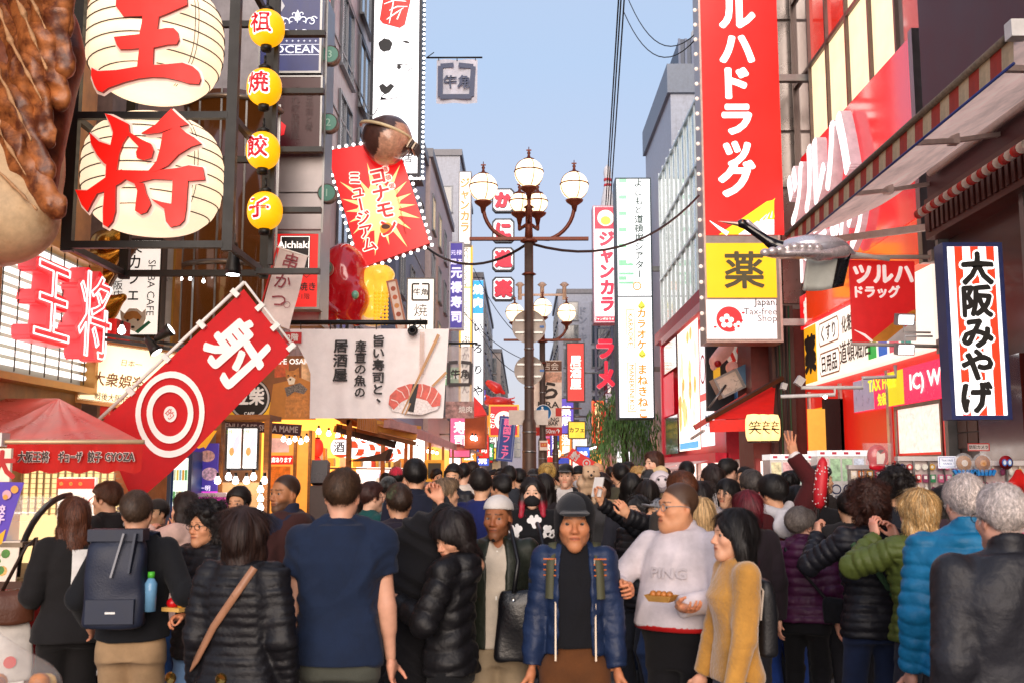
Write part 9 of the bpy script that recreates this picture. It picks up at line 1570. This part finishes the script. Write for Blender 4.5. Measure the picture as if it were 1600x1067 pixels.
mids=[('woman with short red brown hair in a teal jacket',580,753,8,-55,dict(fem=1,hair='short',hairvol=.024,haircol='#3a1c14',glasses=1,top=J('#1c5050'))),('person with dark hair in a maroon coat behind the teal jacket',562,755,8.5,-20,dict(fem=1,hair='bob',haircol='#241814',top=J('#4a2028'))),('person in a crimson baseball cap',619,729,12,20,dict(hat='cap',hatcol='#c01c3a',top=J('#3a3a40'))),('person in a dark grey cap left of the camouflage cap',607,744,9.6,10,dict(hat='cap',hatcol='#3c4244',top=J('#5a6a70'))),('woman with ash blonde hair tied back and white top',697,746,7.9,-62,dict(fem=1,hair='bun',haircol='#7a6650',top=J('#d0c8c4'))),('smiling woman with short black hair in a black padded jacket',708,726,10.6,172,dict(fem=1,hair='short',hairvol=.024,haircol='#181210',top=PF('#1c1c22'))),('man in a cream jacket with black hair behind the smiling woman',724,723,12.4,-8,dict(haircol='#15100e',top=J('#d8cec4'))),('man in a grey jacket with cropped hair above the cream jacket',738,720,13.5,0,dict(haircol='#2a221c',hairvol=.006,top=J('#5a5a5a'))),('man in a royal blue jacket with black hair seen from behind',753,733,8.3,-14,dict(haircol='#1c1512',strands=1500,top=J('#1c2660'))),('man in glasses and dark jacket right of the royal blue jacket',783,740,9.2,55,dict(haircol='#15100e',glasses=1,top=J('#26262c'))),('young man with black hair beside the lamp post base',796,727,12,10,dict(haircol='#15100e',top=J('#30343c'))),('woman with very long dark hair seen from behind next to the lamp post',851,739,8.8,2,dict(fem=1,hair='long',hairlen=.4,haircol='#1a1210',strands=1500,top=J('#2a2428'))),('blonde person in a beige hooded jacket with a dark shoulder bag',856,723,11.2,-5,dict(hair='bun',haircol='#c8a860',top=J('#d0c4ae',hood='down'))),('man in a black cap and open black jacket over white shirt',884,724,11,170,dict(hat='cap',hatcol='#16161a',top=J('#18181c',open=.1),inner=dict(col='#d0ccc8',th=.01,name='tshirt'))),('young man in a white face mask and black coat',904,729,11.4,168,dict(haircol='#120e0c',hairvol=.024,mask='#d8d8dc',top=J('#19191d'))),('bald elderly man in a dark coat',934,721,12.4,178,dict(hair='none',top=J('#2a2a30'))),('woman in a long beige trench coat and jeans walking towards the viewer',937,739,9.6,172,dict(fem=1,hair='long',hairlen=.16,haircol='#2a1812',strands=1500,top=J('#b08e6a',hem=.2,flare=.0,open=.09,th=.035),inner=dict(col='#4a4a4c',th=.012,name='sweater'),bottom=dict(col='#24406a'),armR=dict(to=(-.02,.26,-.12)))),('man in an olive hooded coat with black hair seen from behind',969,724,10.8,5,dict(haircol='#15100e',top=J('#4c4838',hood='down',th=.03))),('person in an auburn knitted hat behind the olive coat',981,722,13,0,dict(hat='beanie',hatcol='#8a3a24',top=J('#4a3a38'))),('blonde woman in glasses facing the viewer',997,728,11.2,178,dict(fem=1,hair='bob',haircol='#c8a060',glasses=1,top=J('#b89a70'))),('woman with black hair right of the trench coat',985,740,8.7,0,dict(fem=1,hair='bob',hairlen=.1,haircol='#120e0d',top=J('#303038'))),('woman with brown hair and a fur collar above the selfie pair',1011,748,8.1,5,dict(fem=1,hair='long',hairlen=.14,haircol='#1e1410',top=J('#5a4634'))),('man in a dark flat cap carrying a child on his shoulders',1016,733,9.3,172,dict(hat='cap',hatcol='#2c2c30',top=J('#25252a',open=.08),inner=dict(col='#8a8c94',th=.012,name='shirt'))),('person with ginger brown bouffant hair behind the stout man in white',1064,739,6.4,10,dict(hair='short',hairvol=.034,haircol='#5a3018',strands=1500,top=J('#3a3430'))),('woman with blonde hair and bright blue jacket beside the stout man',1092,776,5.9,20,dict(fem=1,hair='long',hairlen=.2,haircol='#c8a878',strands=1500,top=J('#1c3c9a'))),('woman with dark hair in a brown coat behind the blue jacket',1093,752,7.4,-20,dict(fem=1,hair='long',hairlen=.12,haircol='#1e1412',strands=1500,top=J('#8a7258',th=.03))),('girl with long black hair and fringe in a white top',1136,746,8.1,140,dict(fem=1,hair='long',hairlen=.2,bangs=1,haircol='#120d0c',strands=1200,top=J('#d0ccd0'))),('person in a fluffy white jacket lifting a phone',1110,728,9.6,55,dict(fem=1,hair='bob',haircol='#2a1c18',top=J('#d8d0cc',th=.04),armL=dict(to=(.0,.3,.08)),armR=dict(to=(.0,.3,.05)))),('tall man with black hair in profile near the red shop fronts',1139,717,11,-55,dict(haircol='#15100e',hairvol=.02,top=J('#3a3a34'))),('man in a white tee with a backpack facing the viewer',1163,728,10.6,155,dict(haircol='#15100e',top=J('#d4d0ce'))),('grey haired man in a white jacket before the varsity jacket',1172,735,8.4,25,dict(haircol='#4a4440',top=J('#d0cccc'))),('man in a black beret looking right at the capsule machines',1283,728,9.6,-80,dict(hat='beret',hatcol='#141216',hair='short',top=J('#26201e'))),('woman with straight auburn hair and striped knit by the capsule machines',1275,748,8.9,-35,dict(fem=1,hair='long',hairlen=.16,haircol='#3a1810',strands=1500,top=J('#1c1a1c',quilt=(.08,.004)))),('woman with a black ponytail near the white machines',1235,733,9.4,-20,dict(fem=1,hair='bun',haircol='#100d0d',top=J('#25252a'))),('person with glossy black hair above the purple jacket',1243,760,7.4,5,dict(fem=1,hair='bob',haircol='#0f0c0d',top=J('#20202a'))),('man with black hair in a blue hooded jacket far right of the child',1072,721,12,8,dict(haircol='#15100e',top=J('#2a4a70',hood='down'))),('person in a charcoal coat behind the red umbrella',1325,768,7,-8,dict(haircol='#1a1412',top=J('#2c2a2c'))),('woman with dark bob behind the blonde woman in green',1470,758,7.2,10,dict(fem=1,hair='bob',haircol='#1a1412',top=J('#40303a')))]
for(lb,px,yt,d,fc,kw)in mids:
 kw.setdefault('skin',random.choice(('#e0b094','#d8a27e','#dcaa88')));kw.setdefault('bottom',dict(col=random.choice(('#1e2028','#2a3448','#3a3430','#24242a'))));kw.setdefault('stride',random.uniform(-.2,.2));PP(lb,px,yt,d,fc,**dict(MD_,**kw))
c_=PP('small brown haired child in a cream puffer on the shoulders of the capped man',1022,704,9.35,120,H=1.0,fem=1,hair='bob',haircol='#4a2818',strands=1500,headscale=1.12,top=PF('#d8bc8c',th=.04),skin='#e4b498',vox=.014,hv=.008);c_['root'].location.z=W(1024,706,9.35).z-1.0
t=thing('toy_plush','round pale plush face held below the child in the cream puffer','toy',W(1032,752,9.0));b=MB();b.ball((0,0,0),.1,M('#d8ccd0',.7),14,9);b.build('head',t);b=MB();b.disc(-.03,.02,.012,-.1,INK,n=8);b.disc(.03,.02,.012,-.1,INK,n=8);b.ring(0,0,.05,.056,-.099,M('#8a7a88',.6),16);b.build('face',t)
t=thing('dog','small cream fluffy dog carried by the woman in the trench coat','dog',W(918,752,9.25));V,F=solid([ell((0,0,-.02),(.1,.13,.1)),ell((.02,-.12,.07),.07,k=.04),cone((.02,-.17,.055),(.02,-.2,.05),.03,.022,k=.02),cone((-.03,-.12,.12),(-.05,-.11,.06),.022,.018),cone((.07,-.12,.12),(.09,-.11,.06),.022,.018),cone((-.05,-.05,-.1),(-.05,-.07,-.18),.03,.025),cone((.05,-.05,-.1),(.05,-.07,-.18),.03,.025)],.012);N=vnorm(V,F);V=V+N*(.007*waves(V,np.random.default_rng(3),6,40,90,1))[:,None];mesh_np('body',V.astype(f32),F,[M('#c8a888',.9,bump=.5,bscale=90)],t);b=MB();b.ball((.02,-.222,.058),.012,INK,8,5);b.ball((-.005,-.18,.09),.008,INK,8,5);b.ball((.045,-.18,.09),.008,INK,8,5);b.build('face',t)
# -- the far crowd: eight prototypes, copied with their own clothes
protos=[];FR=dict(vox=.026,hv=.013)
for i,(fem,hr,hl,kw)in enumerate(((0,'short',0,{}),(1,'long',.18,{}),(0,'short',0,dict(hat='cap',hatcol='#2a2a30')),(1,'bob',.06,{}),(0,'short',0,dict(top=J('#2a2a30',hood='down'))),(1,'long',.26,dict(top=PF('#2a2a30'))),(0,'short',0,dict(hair='none')),(1,'bun',0,{}))):
 kw=dict(dict(top=J('#2a2a30')),**kw);inf=person('x',0,-9-i,0,H=1.68-.07*fem,fem=fem,seed=300+i,**dict(dict(hair=hr,hairlen=hl,haircol=('#17110f','#2a1a12','#120d0c','#3a2418','#1c1512','#15100e','#4a3a30','#5a4028')[i],skin='#dcaa88',stride=.25,bottom=dict(col='#22242c')),**kw,**FR));protos.append((inf['root'],('short dark hair','long dark hair','dark cap','brown bob','short hair and hood','long hair and puffer','shaved head','tied hair')[i],1.68-.07*fem))
pal=(('black','#18181c'),('navy','#1c2440'),('charcoal','#34343a'),('beige','#b8a484'),('white','#ccc6c2'),('olive','#4a4c34'),('brown','#4a3224'),('red','#8a2024'),('grey','#74747a'),('teal','#2a5a60'),('pink','#c88a92'),('blue','#2a4c86'))
rg=random.Random(77);n=0;cnt={};spots=[]
ordw=('first','second','third','fourth','fifth','sixth','seventh','eighth','ninth','tenth','eleventh','twelfth')
for d in[12.6+.8*k for k in range(20)]+[29+1.6*k for k in range(20)]:
 for x in[-2.0+j*.72 for j in range(9)]:
  if n>=190:break
  if rg.random()>(.62 if d<29 else .55):continue
  xx=x+rg.uniform(-.25,.25);yy=d+rg.uniform(-.35,.35)
  if xx>3.1 or(abs(xx-.1)<.3 and abs(yy-16)<.5)or(abs(xx-.5)<.35 and abs(yy-25)<.5):continue
  root,hd,H0=rg.choice(protos);cn,cc=rg.choice(pal[:7]if rg.random()<.55 else pal);back=rg.random()<.55;fc=(0 if back else 180)+rg.uniform(-50,50);o=copy_tree(root)if n>=8 else protos[n][0]
  if n<8:root,hd,H0=protos[n]
  o.location=(xx,yy,0);o.rotation_euler=(0,0,math.radians(fc));s_=rg.uniform(.96,1.07);o.scale=(s_,s_,s_);zone='by the first lamp' if d<20 else('by the second lamp' if d<29 else'far off');side='left' if xx<-.6 else('middle' if xx<1.2 else'right')
  for ch in o.children:
   if ch.name.startswith(('jacket','sweater')):ch.material_slots[0].link='OBJECT';ch.material_slots[0].material=CLOTH(cc)
   elif ch.name.startswith('trousers'):ch.material_slots[0].link='OBJECT';ch.material_slots[0].material=CLOTH(rg.choice(('#22242c','#2a3450','#3a342e','#4a4640','#1a1a1e')))
  o['label']='person in %s with %s, %s %s, %s %s'%(cn,hd,zone,side,'back turned' if back else'facing us','leftward' if(fc%360<180)else'rightward');o['group']='crowd walking along the street';n+=1
by={}
for o in COL.objects:
 if o.get('group')=='crowd walking along the street':by.setdefault(o['label'],[]).append(o)
for lb,os_ in by.items():
 if len(os_)>1:
  for i,o in enumerate(sorted(os_,key=lambda q:q.location.y)):o['label']=lb+', '+('nearest' if i==0 else('farthest' if i==len(os_)-1 else ORD(i)+' nearest'))
bpy.data.curves.remove(_fc)
